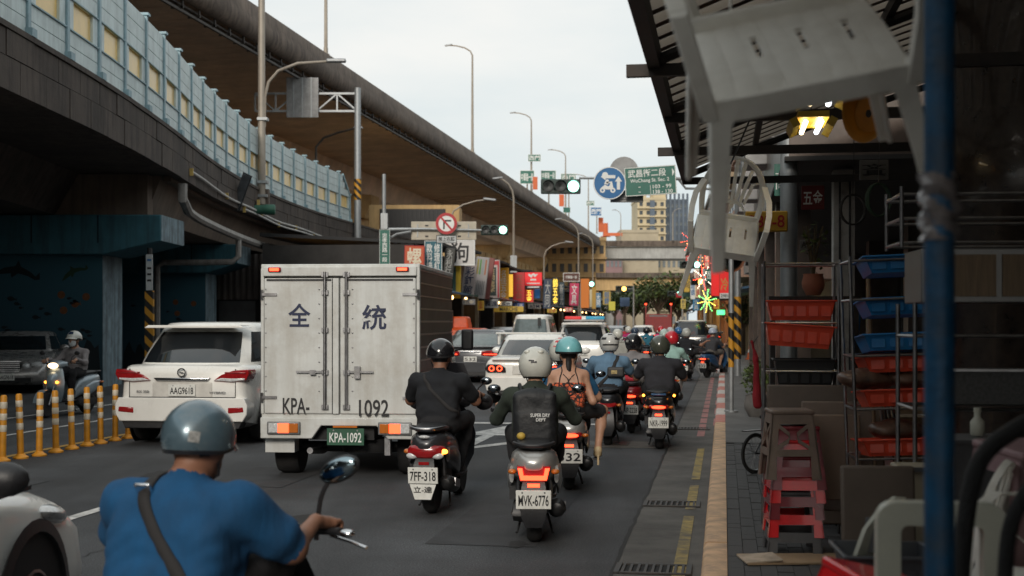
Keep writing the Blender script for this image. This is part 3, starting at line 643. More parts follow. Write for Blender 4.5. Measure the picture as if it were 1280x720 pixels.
MB().box((W*.02, .3, H/2), (W*.17, 1.6, H*.99)).build('stair_recess', DKB, o); MB().box((W*.3, 5, H+1.4), (W*.45, 8, 2.8)).build('penthouse', BGE, o)
o, W, H = building('office_tower', 'slate blue tower with vertical fins beside the cream tower', 832.5, 859, 252, 325, 16, DKB, 14, 5, WNG, ww=.7, wh=.35)
for k in range(6): MB().box((-W/2+W*k/5, -.35, H/2+.8), (.5, .6, H+2.4)).build('fin', DKB, o)
building('far_block', 'long sandy apartment block seen between the two bridges', 752, 858, 318, 262, 12, SAND, 4, 17, WNG, ww=.55, wh=.4, bands=SAND)
building('low_block', 'plain sandy block standing above the upper bridge', 776, 823, 291, 255, 12, SAND, 6, 3, SAND, ww=.5)
building('mauve_block', 'mauve block at the left end of the far bridges', 752, 778, 321, 250, 10, MAUV, 5, 5, WNG, ww=.55, wh=.4)
building('tan_block', 'tan block with dark windows under the far end of the viaduct', 668, 757, 301, 209, 8, CONT, 5, 9, WNDE, ww=.5, wh=.45, bands=CONT)
post_to('site_crane_mast', 'orange crane mast above the far bridge', 757, 279, 296, 230, .5, SORG, 'crane'); panel_sign('site_crane_jib', 'orange crane jib lying level above the far bridge', 755, 291, 778, 295, 229, SORG, cat='crane')
lamp_post('lone lamp post on the upper cross bridge in front of the slate tower', at(841, 300, 213), 5.2, 1.2, R(180), .1, 'lamps on the cross bridge')
lamp_post('thin lamp post at the left of the upper cross bridge', at(776, 300, 213), 5.0, 1.2, 0, .09, 'lamps on the cross bridge')
# ================================================================== street furniture: poles, signals, signs
def stripe_material():
    m = bpy.data.materials.new('hazard_stripes'); m.use_nodes = True; t = m.node_tree; N, L = t.nodes, t.links; b = N['Principled BSDF']; b.inputs['Roughness'].default_value = .5
    tcn = N.new('ShaderNodeTexCoord'); sp = N.new('ShaderNodeSeparateXYZ'); L.new(tcn.outputs['Object'], sp.inputs[0])
    a = N.new('ShaderNodeMath'); a.operation = 'ADD'; L.new(sp.outputs['X'], a.inputs[0]); L.new(sp.outputs['Z'], a.inputs[1])
    f = N.new('ShaderNodeMath'); f.operation = 'MODULO'; f.inputs[1].default_value = .36; L.new(a.outputs[0], f.inputs[0])
    g_ = N.new('ShaderNodeMath'); g_.operation = 'GREATER_THAN'; g_.inputs[1].default_value = .18; L.new(f.outputs[0], g_.inputs[0])
    x = N.new('ShaderNodeMix'); x.data_type = 'RGBA'; x.inputs[6].default_value = (.55, .26, .02, 1); x.inputs[7].default_value = (.012, .012, .012, 1); L.new(g_.outputs[0], x.inputs[0]); L.new(x.outputs[2], b.inputs['Base Color'])
    return m
HAZ = stripe_material()
GRNON = glow('green_lamp_lit', (.4, 1, .75), 4.0)
HOUS = mat('signal_housing', (.02, .04, .034), .5, var=.2, scale=8)
LOFF = mat('signal_lens_off', (.012, .014, .014), .25, var=.2, coat=.4)
def signal_head(lab, c, W, rz=0.0, lit=2, lm=None, grp='traffic signals'):
    H = W*.37; o = thing('traffic_signal', lab, 'traffic signal', (c.x, c.y, c.z-H/2), rz, grp)
    MB().box((0, .06, H/2), (W, .14, H)).build('housing', HOUS, o, bevel=.03)
    r = H*.38
    for k in range(3):
        x = (k-1)*W*.315
        MB().lathe([(r*.2, .0), (r*.75, -.012), (r, -.01), (r, .02)], 14, (x, -.018, H/2), (0, 1, 0)).build('lens', (lm or GRNON) if k == lit else LOFF, o)
        b = MB(); n = 12
        P = [[Vector((x+rr*math.cos(a), y, H/2+rr*math.sin(a))) for a in np.linspace(R(-25), R(205), n)] for rr, y in ((r*1.12, -.012), (r*1.12, -.2), (r*1.04, -.2), (r*1.04, -.012))]
        b.rings(P, False, False); b.build('visor', HOUS, o)
    return o
def disc(mb, c, r, y0, y1, n=28, r0=0.0):
    A = [2*math.pi*k/n for k in range(n)]
    if r0:
        P = [[Vector((c[0]+rr*math.cos(a), y, c[1]+rr*math.sin(a))) for a in A] for rr, y in ((r, y0), (r, y1), (r0, y1), (r0, y0), (r, y0))]; mb.rings(P, True, False)
    else: mb.prism([(c[0]+r*math.cos(a), c[1]+r*math.sin(a)) for a in A], lambda u, v, t: Vector((u, t, v)), y0, y1)
    return mb
def flatpoly(polys, y0, y1):
    b = MB()
    for P in polys: b.prism(P, lambda u, v, t: Vector((u, t, v)), y0, y1)
    return b
# ---- right signal mast with its arm over the lane
D2 = 37.0; base = at(922, 402, D2); base.z = .11
sm = thing('signal_mast', 'tall signal mast at the right kerb with a long arm over the lane', 'signal mast', base)
zarm = at(0, 223, D2).z
MB().cyl((0, 0, 0), (0, 0, zarm+.4-.11), .1, .085, 10).build('pole', GALV, sm)
MB().cyl((0, 0, .5), (0, 0, 2.3), .106, .106, 10).build('striped_band', HAZ, sm)
b = MB(); xa = at(724, 0, D2).x-base.x; b.tube([(0, 0, zarm-.2), (-.5, 0, zarm-.15), (-1.6, 0, zarm-.12), (xa, 0, zarm-.1)], [.07, .065, .05, .035], 8); b.tube([(0, 0, zarm-.5), (-.6, 0, zarm-.42), (-1.5, 0, zarm-.4), (-1.7, 0, zarm-.14)], .04, 6); b.build('arm', GALV, sm)
signal_head('green lit traffic signal hanging over the lane left of the blue sign', at(701, 233, D2), 1.15)
c = at(762, 229, D2-.15)
o = thing('lane_sign', 'round blue sign with a scooter and two white arrows', 'sign', (c.x, c.y, c.z-.47))
disc(MB(), (0, .47), .47, -.02, .02).build('disc', SBLU, o); disc(MB(), (0, .47), .47, -.026, -.021, r0=.445).build('rim', SWHT, o)
def A2(x, y): return (x/20*.46, .47+y/20*.46)
flatpoly([[A2(-11, 8), A2(-5, 12.5), A2(-5, 10), A2(7, 10), A2(7, 6), A2(-5, 6), A2(-5, 3.5)]], -.027, -.021).build('turn_arrow', SWHT, o)
flatpoly([[A2(9, -8), A2(13, -8), A2(13, 2), A2(15.5, 2), A2(11, 8.5), A2(6.5, 2), A2(9, 2)]], -.027, -.021).build('ahead_arrow', SWHT, o)
sb = MB()
for x in (-9, 4): disc(sb, A2(x, -9), .075, -.027, -.021, 14, .03)
flatpoly([[A2(-11, -6), A2(-6, -2), A2(-2, -4), A2(0, -3), A2(1, 2), A2(3, 2), A2(4.5, -6), A2(2, -8), A2(-4, -8)], [A2(-7, -1), A2(-2, -2), A2(-1, 4), A2(-4, 5)], [A2(-4, -.5), A2(1, .5), A2(1, 1.6), A2(-4, 1.8)]], -.0275, -.0215).build('scooter_figure', SWHT, o); sb.build('scooter_wheels', SWHT, o)
disc(MB(), (-.13, .7), .09, -.028, -.022, 12).build('rider_head', SWHT, o)
c = at(780, 214, D2+.12); o = thing('blank_sign', 'grey back of a round sign behind the blue one', 'sign', (c.x, c.y, c.z-.42)); disc(MB(), (0, .42), .42, -.015, .015).build('disc', SGRY, o)
for x in (-.15, .15): MB().box((x, .03, .42), (.05, .03, .7)).build('stiffener', SGRY, o)
o, W, H = panel_sign('blank_sign', 'grey rectangular sign back under the green street sign', 763, 238, 804, 253, D2+.14, SGRY)
for z in (.3, .7): MB().box((0, -.045, H*z), (W*.9, .02, .04)).build('stiffener', SGRY, o)
a, c = at(782, 244, D2-.2), at(846, 208, D2-.2); W, H = c.x-a.x, c.z-a.z
o = thing('street_name_sign', 'green street sign with white characters and house numbers', 'sign', ((a.x+c.x)/2, a.y, a.z)); o.rotation_euler = (0, R(-3.2), R(-4))
MB().box((0, 0, H/2), (W, .04, H)).build('board', SGRN, o, bevel=.01)
b = MB()
for x in (-1, 1): b.box((x*(W/2-.014), -.024, H/2), (.018, .006, H-.02))
for z in (.014, H-.014): b.box((0, -.024, z), (W-.05, .006, .018))
b.build('border', SWHT, o)
lettering('武昌街二段', W*.74, H*.27, SWHT, o, (-W*.06, -.023, H*.78)); lettering('WuChang St. Sec. 2', W*.76, H*.16, SWHT, o, (-.02, -.023, H*.51))
lettering('103 - 99', W*.36, H*.13, SWHT, o, (W*.22, -.023, H*.29)); lettering('138 - 130', W*.38, H*.13, SWHT, o, (W*.23, -.023, H*.11))
for z in (.3, .13): MB().box((-W*.22, -.023, H*z), (.06, .004, .018)).build('dash', SWHT, o)
MB().box((-.01, -.023, H*.2), (.012, .004, H*.3)).build('divider', SWHT, o)
flatpoly([[(W*.43, H*.62), (W*.43, H*.9), (W*.475, H*.76)]], -.026, -.021).build('arrowhead', SWHT, o)
# ---- left signal mast
D1 = 40.0; base = at(480, 402, D1); base.z = 0; zr = at(0, 287, D1).z
sm = thing('signal_mast', 'thin signal mast behind the truck with an arm carrying the no turn sign', 'signal mast', base)
MB().cyl((0, 0, 0), (0, 0, 6.3), .085, .06, 10).build('pole', GALV, sm)
b = MB(); b.tube([(0, 0, zr), (1.2, 0, zr+.02), (3.1, 0, zr-.02)], [.055, .045, .03], 8); b.tube([(0, 0, zr-.55), (.12, 0, zr-.3), (.4, 0, zr-.14), (.85, 0, zr-.06)], .04, 6); b.build('arm', GALV, sm)
MB().box((.02, -.08, zr+.25), (.22, .2, .5)).build('control_box', GALV, sm, bevel=.01)
signal_head('green lit traffic signal at the arm end above the market shops', at(618, 287.5, D1), .85)
o, W, H = panel_sign('street_name_sign', 'narrow green vertical street sign on the left mast', 474.5, 287, 487.5, 332, D1-.14, SGRN, '忠\n孝\n西\n路\n一\n段', SWHT, edge=SWHT, frac=(.5, .8))
WBRD = mat('sign_back_cream', (.5, .45, .36), .6, var=.15, scale=3, dirt=.3, dcol=(.3, .25, .2))
o, W, H = panel_sign('blank_sign', 'long cream back of a direction sign on the left arm', 514, 277, 595.5, 300, D1+.12, WBRD)
for f in (-.4, -.05, .38):
    MB().box((W*f, -.045, H/2), (.035, .03, H*.7)).build('bracket', GALV, o)
for f in (-.26, .24):
    for z in (.2, .78): MB().box((W*f, -.04, H*z), (.1, .02, .04)).build('slot', INK, o)
SRED = mat('sign_red', (.42, .012, .02), .4, var=.12)
c = at(558, 279.5, D1-.16); o = thing('no_turn_sign', 'round red no right turn sign on the left signal arm', 'sign', (c.x, c.y, c.z-.335))
disc(MB(), (0, .335), .335, -.015, .015).build('disc', SWHT, o); disc(MB(), (0, .335), .335, -.022, -.016, r0=.245).build('ring', SRED, o)
flatpoly([[(-.1, .16), (-.05, .16), (-.05, .4), (.15, .4), (.15, .45), (-.1, .45)]], -.021, -.016).build('turn_mark', INK, o)
flatpoly([[(-.2, .52), (-.155, .56), (.2, .15), (.155, .11)]], -.026, -.0215).build('slash', SRED, o)
panel_sign('exemption_plate', 'small white plate with four characters below the no turn sign', 545.5, 294, 571, 304, D1-.17, mat('plate_grey', (.5, .52, .52), .5), '禁上右轉', INK, edge=INK, frac=(.8, .6))
# ---- lamps behind the market, by the viaduct
lamp_post('grey street lamp rising from the market roofs with a box on its pole', at(642, 402, 76).xy.to_3d(), 10.2, 1.0, 0, .1, 'street lamps along the market', 1.2)
c = at(642, 330, 75.8); MB().box((0, 0, 0), (.38, .3, 1.0)).build('lamp_control_box', GALV).location = c; tag(bpy.data.objects['lamp_control_box'], 'grey control box on the street lamp above the market roofs', 'control box')
lamp_post('street lamp arching to the right behind the no turn sign', at(563, 402, 62).xy.to_3d(), 7.6, 2.0, R(180), .08, 'street lamps along the market', .9)
lamp_post('low street lamp arching right over the red tool sign', at(680, 402, 92).xy.to_3d(), 7.4, 1.9, R(180), .09, 'street lamps along the market', 1.0)
lamp_post('street lamp arching left before the far bend of the viaduct', at(723, 402, 115).xy.to_3d(), 10.9, 1.9, 0, .1, 'street lamps along the market', 1.4)
lamp_post('far thin street lamp in front of the cross bridges', at(741, 402, 150).xy.to_3d(), 12, 1.6, 0, .1, 'street lamps along the market', 1.2)
# ---- lamp on the ramp edge, gantry behind the noise barrier
DL = 46.3; zb = at(0, 245, DL).z
o = thing('ramp_lamp', 'tall brown lamp pole clamped to the outside of the ramp barrier', 'street lamp', at(327, 245, DL))
MB().tube([(0, 0, -.3), (0, 0, 4), (0, 0, 10.5)], [.15, .13, .11], 10).build('pole', POLE, o)
b = MB(); za = at(0, 118, DL).z-zb; b.tube([(.1, 0, za-1.2), (.12, 0, za-.1), (.25, 0, za+.45), (.6, 0, za+.85), (1.3, 0, za+1.12), (2.5, 0, za+1.2)], [.055]*5+[.045], 8); b.build('arm', POLE, o)
MB().box((2.7, 0, za+1.22), (.7, .26, .13)).build('lamp_head', LAMPH, o, bevel=.04)
for z in (0, .5, za-.9): MB().box((.05, 0, z), (.36, .36, .1)).build('clamp', GALV, o)
MB().box((0, .14, -.1), (.5, .3, .7)).build('mount', CONC, o)
DG = 62.5; zg = at(0, 130, DG).z
o = thing('sign_gantry', 'grey steel sign gantry with truss arm behind the noise barrier', 'gantry', at(447, 300, DG))
z0 = o.location.z; MB().cyl((0, 0, 0), (0, 0, at(0, 110, DG).z-z0), .17, .16, 10).build('pole', GALV, o); MB().cyl((0, 0, at(0, 250, DG).z-z0), (0, 0, at(0, 224, DG).z-z0), .18, .18, 10).build('striped_band', HAZ, o)
zt, zl, L_ = at(0, 117, DG).z-z0, at(0, 139, DG).z-z0, -5.0
MB().beam((0, 0, zt), (L_, 0, zt), .12, .1).build('top_chord', GALV, o); MB().beam((0, 0, zl), (L_, 0, zl), .12, .1).build('bottom_chord', GALV, o)
for k in range(5):
    x0_, x1_ = L_*k/5, L_*(k+1)/5; MB().beam((x0_, 0, zt if k % 2 else zl), (x1_, 0, zl if k % 2 else zt), .07, .07).build('diagonal', GALV, o); MB().beam((x1_, 0, zl), (x1_, 0, zt), .07, .07).build('strut', GALV, o)
o, W, H = panel_sign('blank_sign', 'square grey sign back bolted on the gantry truss', 358, 97, 398, 147, DG-.2, SGRY)
for x in (-.28, 0, .28): MB().box((W*x, -.05, H/2), (.06, .04, H)).build('stiffener', GALV, o)
o = thing('ramp_lamp', 'small curved lamp arm beside the gantry under the high viaduct', 'street lamp', at(395, 200, 70)); MB().tube([(0, 0, 0), (0, 0, .7), (.4, 0, 1.2), (1.2, 0, 1.5), (2.2, 0, 1.75)], [.06]*4+[.05], 8).build('arm', mat('arm_dark', (.05, .045, .04), .5), o); MB().box((2.3, 0, 1.77), (.5, .2, .1)).build('lamp_head', LAMPH, o, bevel=.03)
# siren and reflector board on the ramp
o = thing('siren_horn', 'green warning siren hanging on the outside of the ramp', 'siren', at(330, 262, 45.6), R(8)); MB().lathe([(.05, -.35), (.16, -.33), (.17, .0), (.19, .05), (.19, .38), (.14, .4)], 14, (0, 0, 0), (1, 0, 0)).build('horn', mat('siren_green', (.03, .12, .08), .5, var=.2), o); MB().box((-.2, .1, .15), (.1, .2, .4)).build('bracket', mat('clip_yellow'), o)
o = thing('reflector_board', 'tilted mirror-like board leaning out from the ramp barrier', 'board', at(301, 240, 42.5)); o.rotation_euler = (R(12), R(26), R(-10)); MB().box((0, 0, 0), (.3, .04, 1.25)).build('panel', mat('board_mirror', (.3, .34, .38), .2, .8, var=.5, scale=3), o); MB().box((0, .04, 0), (.34, .03, 1.3)).build('frame', BLK, o)
# parking pole by the pier
o = thing('parking_sign_pole', 'striped pole with a white parking notice beside the mural pier', 'sign pole', at(187, 402, 31.5).xy.to_3d()); MB().cyl((0, 0, 0), (0, 0, 3.5), .06, .06, 10).build('pole', BLK, o); MB().box((0, 0, 1.5), (.2, .14, 1.9)).build('striped_sleeve', HAZ, o); MB().box((.02, -.09, 2.9), (.16, .03, .88)).build('notice', mat('plate_grey'), o)
for z in (3.2, 3.0, 2.85, 2.7): MB().box((.02, -.108, z), (.1, .004, .05)).build('print', SBLU if z == 3.2 else INK, o)
# ---- orange lane bollards
BOR = mat('bollard_orange', (.72, .3, .02), .5, var=.15, scale=6, dirt=.25, dcol=(.3, .17, .06), dscale=9); BWH = mat('bollard_reflector', (.75, .66, .52), .4, var=.1)
bm0 = None
for i, (px, py) in enumerate(((3, 577), (26, 573), (49, 570), (70, 565.5), (90, 561.5), (109, 557.5), (126, 554.5), (144, 551), (160, 548))):
    p = gp(px, py)
    if bm0 is None:
        bm0 = thing('lane_bollard', 'x', 'bollard', p, 0, 'orange flexible bollards along the lane divider')
        MB().lathe([(.095, 0), (.095, .02), (.062, .04), (.044, .06)], 14).build('base', BOR, bm0); MB().lathe([(.041, .06), (.039, .78), (.03, .8), (.0, .805)], 14).build('tube', BOR, bm0)
        for z in (.36, .5, .64): MB().lathe([(.0405, z), (.0425, z+.004), (.0425, z+.076), (.0405, z+.08)], 14, cap=False).build('reflector_band', BWH, bm0)
        o = bm0
    else: o = copy_tree(bm0); o.location = p
    o['label'] = f"{['first', 'second', 'third', 'fourth', 'fifth', 'sixth', 'seventh', 'eighth', 'ninth'][i]} orange white-banded bollard counted from the left picture edge"
    o.rotation_euler = (R(random.uniform(-2, 2)), R(random.uniform(-2, 2)), random.uniform(0, 3))

# ================================================================== market shops on the left, under the viaduct
def lp(D, t=0.0, z=0.0):                 # front line of the shops
    p = Vector((-3.3+(D-48)*.119, D, 0))+RRT2*t; return Vector((p.x, p.y, z))
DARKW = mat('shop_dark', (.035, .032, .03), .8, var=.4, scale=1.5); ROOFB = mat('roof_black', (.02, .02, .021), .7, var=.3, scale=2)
CORR = mat('corrugated_grey', (.19, .165, .15), .6, .2, var=.25, scale=1, streak=.6, dcol=(.07, .05, .04))
SHUT = mat('shutter_grey', (.14, .14, .145), .5, .3, var=.2, scale=2); TARP = [mat('tarp_blue', (.03, .09, .16), .6), mat('tarp_green', (.03, .09, .07), .6), mat('tarp_dark', (.03, .03, .035), .7), mat('tarp_red', (.2, .03, .03), .6)]
TUBE = glow('shop_tube_warm', (1, .78, .45), 7.0); TUBEC = glow('shop_tube_cool', (.9, .95, 1), 8.0); WARMW = glow('shop_window_warm', (1, .5, .12), 1.8); BULB = glow('shop_bulb', (1, .62, .25), 6.0)
GOODS = [mat('goods_orange', (.5, .12, .02), .6, var=.4, scale=9), mat('goods_grey', (.25, .25, .26), .6, var=.4, scale=9), mat('goods_blue', (.05, .12, .25), .6, var=.4, scale=9), mat('goods_brown', (.16, .1, .06), .7, var=.4, scale=9)]
D = 46.0; k = 0
SHOPN = ['grey awning', 'blue awning', 'dark awning', 'green awning', 'red awning']
ORD = ['first', 'second', 'third', 'fourth', 'fifth', 'sixth', 'seventh', 'eighth', 'ninth', 'tenth', 'eleventh', 'twelfth', 'thirteenth', 'fourteenth', 'fifteenth', 'sixteenth', 'seventeenth', 'eighteenth', 'nineteenth', 'twentieth']
while D < 175:
    wd = 5.2 if D < 110 else 9.0; p = lp(D); hz = 4.55+.25*math.sin(k*2.3)
    o = thing('market_shop', f'{ORD[k]} low market shop from the truck, open front under a dark roof', 'shop', p, -ROAD2, 'market shops under the viaduct')   # local x right, y along the street
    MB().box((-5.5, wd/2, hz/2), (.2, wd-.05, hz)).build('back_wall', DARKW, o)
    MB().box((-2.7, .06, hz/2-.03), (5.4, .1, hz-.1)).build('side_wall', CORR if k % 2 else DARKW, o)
    b = MB(); b.prism([(-5.7, hz+.25), (1.0, hz-.1), (1.0, hz), (-5.7, hz+.38)], lambda u, v, t: Vector((u, t, v)), 0, wd-.02); b.build('roof', ROOFB, o)
    MB().prism([(-.1, 3.05), (1.25, 2.72), (1.25, 2.78), (-.1, 3.12)], lambda u, v, t: Vector((u, t, v)), .1, wd-.1).build('awning', TARP[k % 4], o)
    MB().box((.0, wd/2, 3.75), (.12, wd-.1, 1.1)).build('fascia', [CORR, DARKW, SHUT][k % 3], o)
    for yy in (.2, wd-.2): MB().box((.05, yy, 1.5), (.16, .16, 3.1)).build('post', [GALV, DARKW][k % 2], o)
    MB().box((-1.2, wd/2, .5), (1.4, wd*.7, .95)).build('counter', GOODS[3], o, bevel=.03)
    for q in range(6):
        gx, gy, gh = rng.uniform(-3.5, .4), rng.uniform(.5, wd-.5), rng.uniform(.4, 1.3)
        MB().box((gx, gy, (1.0 if gx < -.5 else .02)+gh/2), (rng.uniform(.3, .8), rng.uniform(.3, .8), gh)).build('stacked_goods', GOODS[q % 4], o, bevel=.02)
    MB().box((-.9, wd/2, 2.9), (.08, 1.2, .05)).build('tube_lamp', TUBE if k % 3 else TUBEC, o)
    for yy in (wd*(.3 if k % 2 else .65),): MB().ball((.85, yy, 2.62), (.06, .06, .075), 8, 6).build('bulb', BULB, o)
    if k % 2 == 0: MB().box((-5.35, wd/2, 1.9), (.06, wd*.6, 1.4)).build('lit_wall', WARMW, o)
    D += wd*math.cos(ROAD2); k += 1
# corrugated shed and roller shutters under the ramp, left of the truck
o = thing('metal_shed', 'grey corrugated shed with roller shutters under the ramp', 'shed', (-13.2, 50.2, 0)); 
n = 60; P0 = []; P1 = []
for i in range(n*2): x = i*.06; dy = .05*(i % 4 in (1, 2)); P0.append(Vector((x, dy, 2.55))); P1.append(Vector((x, dy, 4.35)))
MB().rings([P0, P1], False, False).build('corrugated_wall', CORR, o, 0); MB().box((3.6, 3, 2.2), (7.2, 5.6, 4.2)).build('body', DARKW, o)
for i in range(4):
    MB().box((.7+i*1.7, .12, 1.25), (1.45, .08, 2.5)).build('roller_shutter', SHUT, o)
    for j in range(18): MB().box((.7+i*1.7, .06, .12+j*.135), (1.42, .04, .1)).build('shutter_slat', SHUT, o)
o = thing('dark_building', 'dark building wall closing the space behind the mural piers', 'building', (-24, 66, 0)); MB().box((0, 0, 2.6), (24, 1, 5.2)).build('wall', DARKW, o)
for i in range(7): MB().box((-9+i*2.6, -.52, 2), (1.6, .1, 2.2)).build('window', WND, o)
o = thing('yellow_gate_house', 'gatehouse coloured as if lit yellow, with dark railing under the viaduct', 'building', at(485, 402, 78).xy.to_3d()); MB().box((1.6, 2, 4.4), (5.5, 4, 8.8)).build('wall', CONT, o)  # wall colour carries the yellow lamp glow, nothing here emits
for i in range(14): MB().box((-.4+i*.26, -.12, 7.4), (.07, .07, 2.2)).build('bar', BLK, o)
MB().box((1.5, -.03, 7.4), (4.0, .1, 2.3)).build('recess', INK, o)
# ---- shop signs along the market
def vsign(lab, px0, py0, px1, py1, d, col, txt=None, tcol=None, roll=0.0, e=0.0, edge=None, frac=(.62, .88), name='shop_sign', th=.16):
    m = mat('sgn_%d_%d' % (px0, py0), col, .5, var=.15, scale=2.5, emit=e, dirt=.25, dcol=tuple(c*.4 for c in col))
    o, W, H = panel_sign(name, lab, px0, py0, px1, py1, d, m, txt, tcol, th=th, edge=edge, grp='shop signs along the market', frac=frac)
    o.rotation_euler = (0, R(roll), R(-6)); MB().box((0, th*.5+.04, H*.5), (W*.15, .08, H*.9)).build('backing_post', GALV, o); return o, W, H
CRM = mat('sign_cream_ink', (.8, .72, .55), .5, var=0); NAVY = mat('sign_navy_ink', (.005, .013, .055), .5, var=0); YINK = glow('sign_yellow_lit', (1, .68, .06), 1.1)
vsign('orange red square sign with one big cream character above the truck', 505.5, 307, 530.5, 337, 44, (.6, .1, .035), '螺', CRM, 1.5, edge=SRED, frac=(.75, .8))
o, W, H = vsign('teal sign with two columns of white characters above the truck', 531, 301, 553, 342, 44.6, (.02, .12, .16), None, None, edge=SWHT)
lettering('款\n料\n接', W*.34, H*.82, SWHT, o, (-W*.22, -.085, H*.5)); lettering('修\n理\n紅', W*.34, H*.82, SWHT, o, (W*.22, -.085, H*.5))
vsign('dark narrow sign beside the teal sign', 553.5, 310, 566, 345, 47, (.05, .05, .045), '永\n利\n行', mat('ink_grey', (.4, .4, .38), .6), 6)
vsign('white sign with one large black brush character over the shop roof', 556, 300, 594, 332, 49.5, (.62, .6, .58), '狗', INK, 0, edge=SWHT, frac=(.6, .8))
o, W, H = vsign('narrow yellow and teal striped sign next to the truck box', 566, 331, 576, 373, 50, (.6, .4, .02)); MB().box((-W*.28, -.085, H*.55), (W*.4, .01, H*.8)).build('teal_stripe', TARP[1], o)
vsign('leaning pale sign with black brush characters over the orange cart', 576, 330, 592, 371, 52, (.36, .31, .3), '彩\n釘\n館', NAVY, 7, frac=(.75, .85))
o, W, H = vsign('leaning grey sign with rainbow coloured stripes', 589.5, 321, 606, 373, 53.5, (.33, .31, .31), None, None, 7)
for i, cc in enumerate(((.3, .25, .02), (.08, .25, .05), (.25, .3, .3), (.35, .12, .05))): MB().box((W*(-.3+.2*i), -.085, H*.76), (W*.11, .01, H*.36)).build('stripe', mat('stripe%d' % i, cc, .5), o)
for i in range(6): MB().box((W*(-.33+.13*i), -.085, H*.26), (W*.06, .01, H*.34)).build('print', SHUT, o)
vsign('leaning dull red sign between pale boards', 603, 322, 611.5, 374, 55, (.22, .07, .06), None, None, 8)
o, W, H = vsign('dark green board in a red and white frame with brush characters', 607, 325, 625, 373, 58, (.5, .42, .4), None); MB().box((-W*.02, -.085, H*.44), (W*.55, .012, H*.74)).build('green_panel', mat('board_green', (.02, .04, .035), .5), o); lettering('馬\n泰', W*.4, H*.6, mat('ink_tan', (.42, .3, .16), .6, var=0), o, (-W*.02, -.095, H*.46)); MB().box((W*.4, -.085, H*.5), (W*.1, .01, H*.96)).build('red_edge', SRED, o); MB().box((W*.05, -.086, H*.92), (W*.6, .01, H*.1)).build('red_head', SRED, o)
o, W, H = vsign('mustard yellow sign with four white characters down it', 623.5, 335, 636, 375.5, 66, (.5, .24, .015), '名\n佳\n五\n金', SWHT, 0, .12)
vsign('small glowing yellow box sign behind the mustard sign', 635.5, 343, 641, 371, 67.5, (.75, .42, .05), None, None, 0, .9)
vsign('dark red sign with faded characters left of the red tool sign', 641, 340.5, 656, 377.5, 69, (.42, .025, .025), '宋\n五\n金', mat('ink_rust', (.3, .08, .05), .6, var=0), 0, .15)
o, W, H = vsign('bright red tool shop sign with white script and black foot strip', 656, 340.5, 677.5, 361, 70, (.7, .02, .025), None, None, 0, .35)
flatpoly([[(-W*.3, H*.82), (-W*.1, H*.66), (-W*.02, H*.82), (W*.1, H*.7), (W*.28, H*.9), (W*.12, H*.88), (W*.02, H*.95), (-W*.14, H*.86), (-W*.26, H*.93)], [(-W*.17, H*.5), (W*.17, H*.5), (W*.17, H*.6), (-W*.17, H*.6)], [(-W*.38, H*.3), (W*.38, H*.3), (W*.38, H*.36), (-W*.38, H*.36)]], -.1, -.082).build('script_logo', SWHT, o); MB().box((0, -.086, H*.1), (W, .012, H*.2)).build('foot_strip', INK, o); MB().box((0, -.096, H*.1), (W*.7, .01, H*.07)).build('foot_lettering', SWHT, o)
vsign('small red sign with yellow frame under the bright red one', 656, 362, 667, 378, 70.2, (.6, .03, .03), '五\n金', YINK, 0, .2, edge=YEL)
vsign('small sky blue sign hanging under the bright red one', 668, 361.5, 675, 373, 71, (.03, .2, .5), None, None, 0, .1)
vsign('tall dark blue sign with grey print in the middle of the market', 678.5, 349, 689, 386, 76, (.03, .05, .09), '大\n同', mat('ink_grey'), 2)
vsign('black sign with glowing yellow characters', 690.5, 347, 698, 382, 82, (.03, .025, .02), '錦\n五\n金', YINK, 0, frac=(.85, .92))
vsign('dark teal narrow sign right of the black and yellow sign', 698.5, 353, 705.5, 383, 84, (.02, .05, .07), '新\n光', mat('ink_grey'))
vsign('brown tourist direction sign with white print', 704, 341, 724.5, 352, 88, (.1, .035, .025), '中華路一段', SWHT, 0, edge=SWHT, frac=(.7, .35))
vsign('magenta sign with pale characters', 711.5, 354, 723, 382, 92, (.5, .03, .1), '文\n具', SWHT, 2, .1)
vsign('tall orange sign near the end of the market', 726, 348.5, 736.5, 385, 98, (.6, .17, .015), None, None, 0, .1)
vsign('yellow ochre narrow sign after the orange one', 740, 358, 745, 386, 110, (.45, .27, .04)); vsign('blue and yellow chequered sign on the farthest shop', 753.5, 364, 763.5, 381, 124, (.42, .3, .08), '眼\n鏡', SBLU); vsign('lime yellow poster at the far end of the market', 761, 377, 769, 388, 120, (.55, .5, .06), None, None, 0, .1); vsign('blue board at the far left kerb before the trees', 775, 372, 787, 383, 118, (.05, .1, .2))
panel_sign('shop_sign', 'white banner with two blue characters under the awnings', 605.5, 374, 623, 385, 57.6, mat('banner_pale', (.5, .5, .5), .6), '萬進', NAVY, rz=R(-6), grp='shop signs along the market')
panel_sign('shop_sign', 'long yellow strip sign with black capitals under the awnings', 617, 383, 654.5, 390, 60, mat('strip_yellow', (.5, .33, .05), .6, emit=.1), 'MARCHE', INK, rz=R(-6), grp='shop signs along the market', frac=(.6, .7))
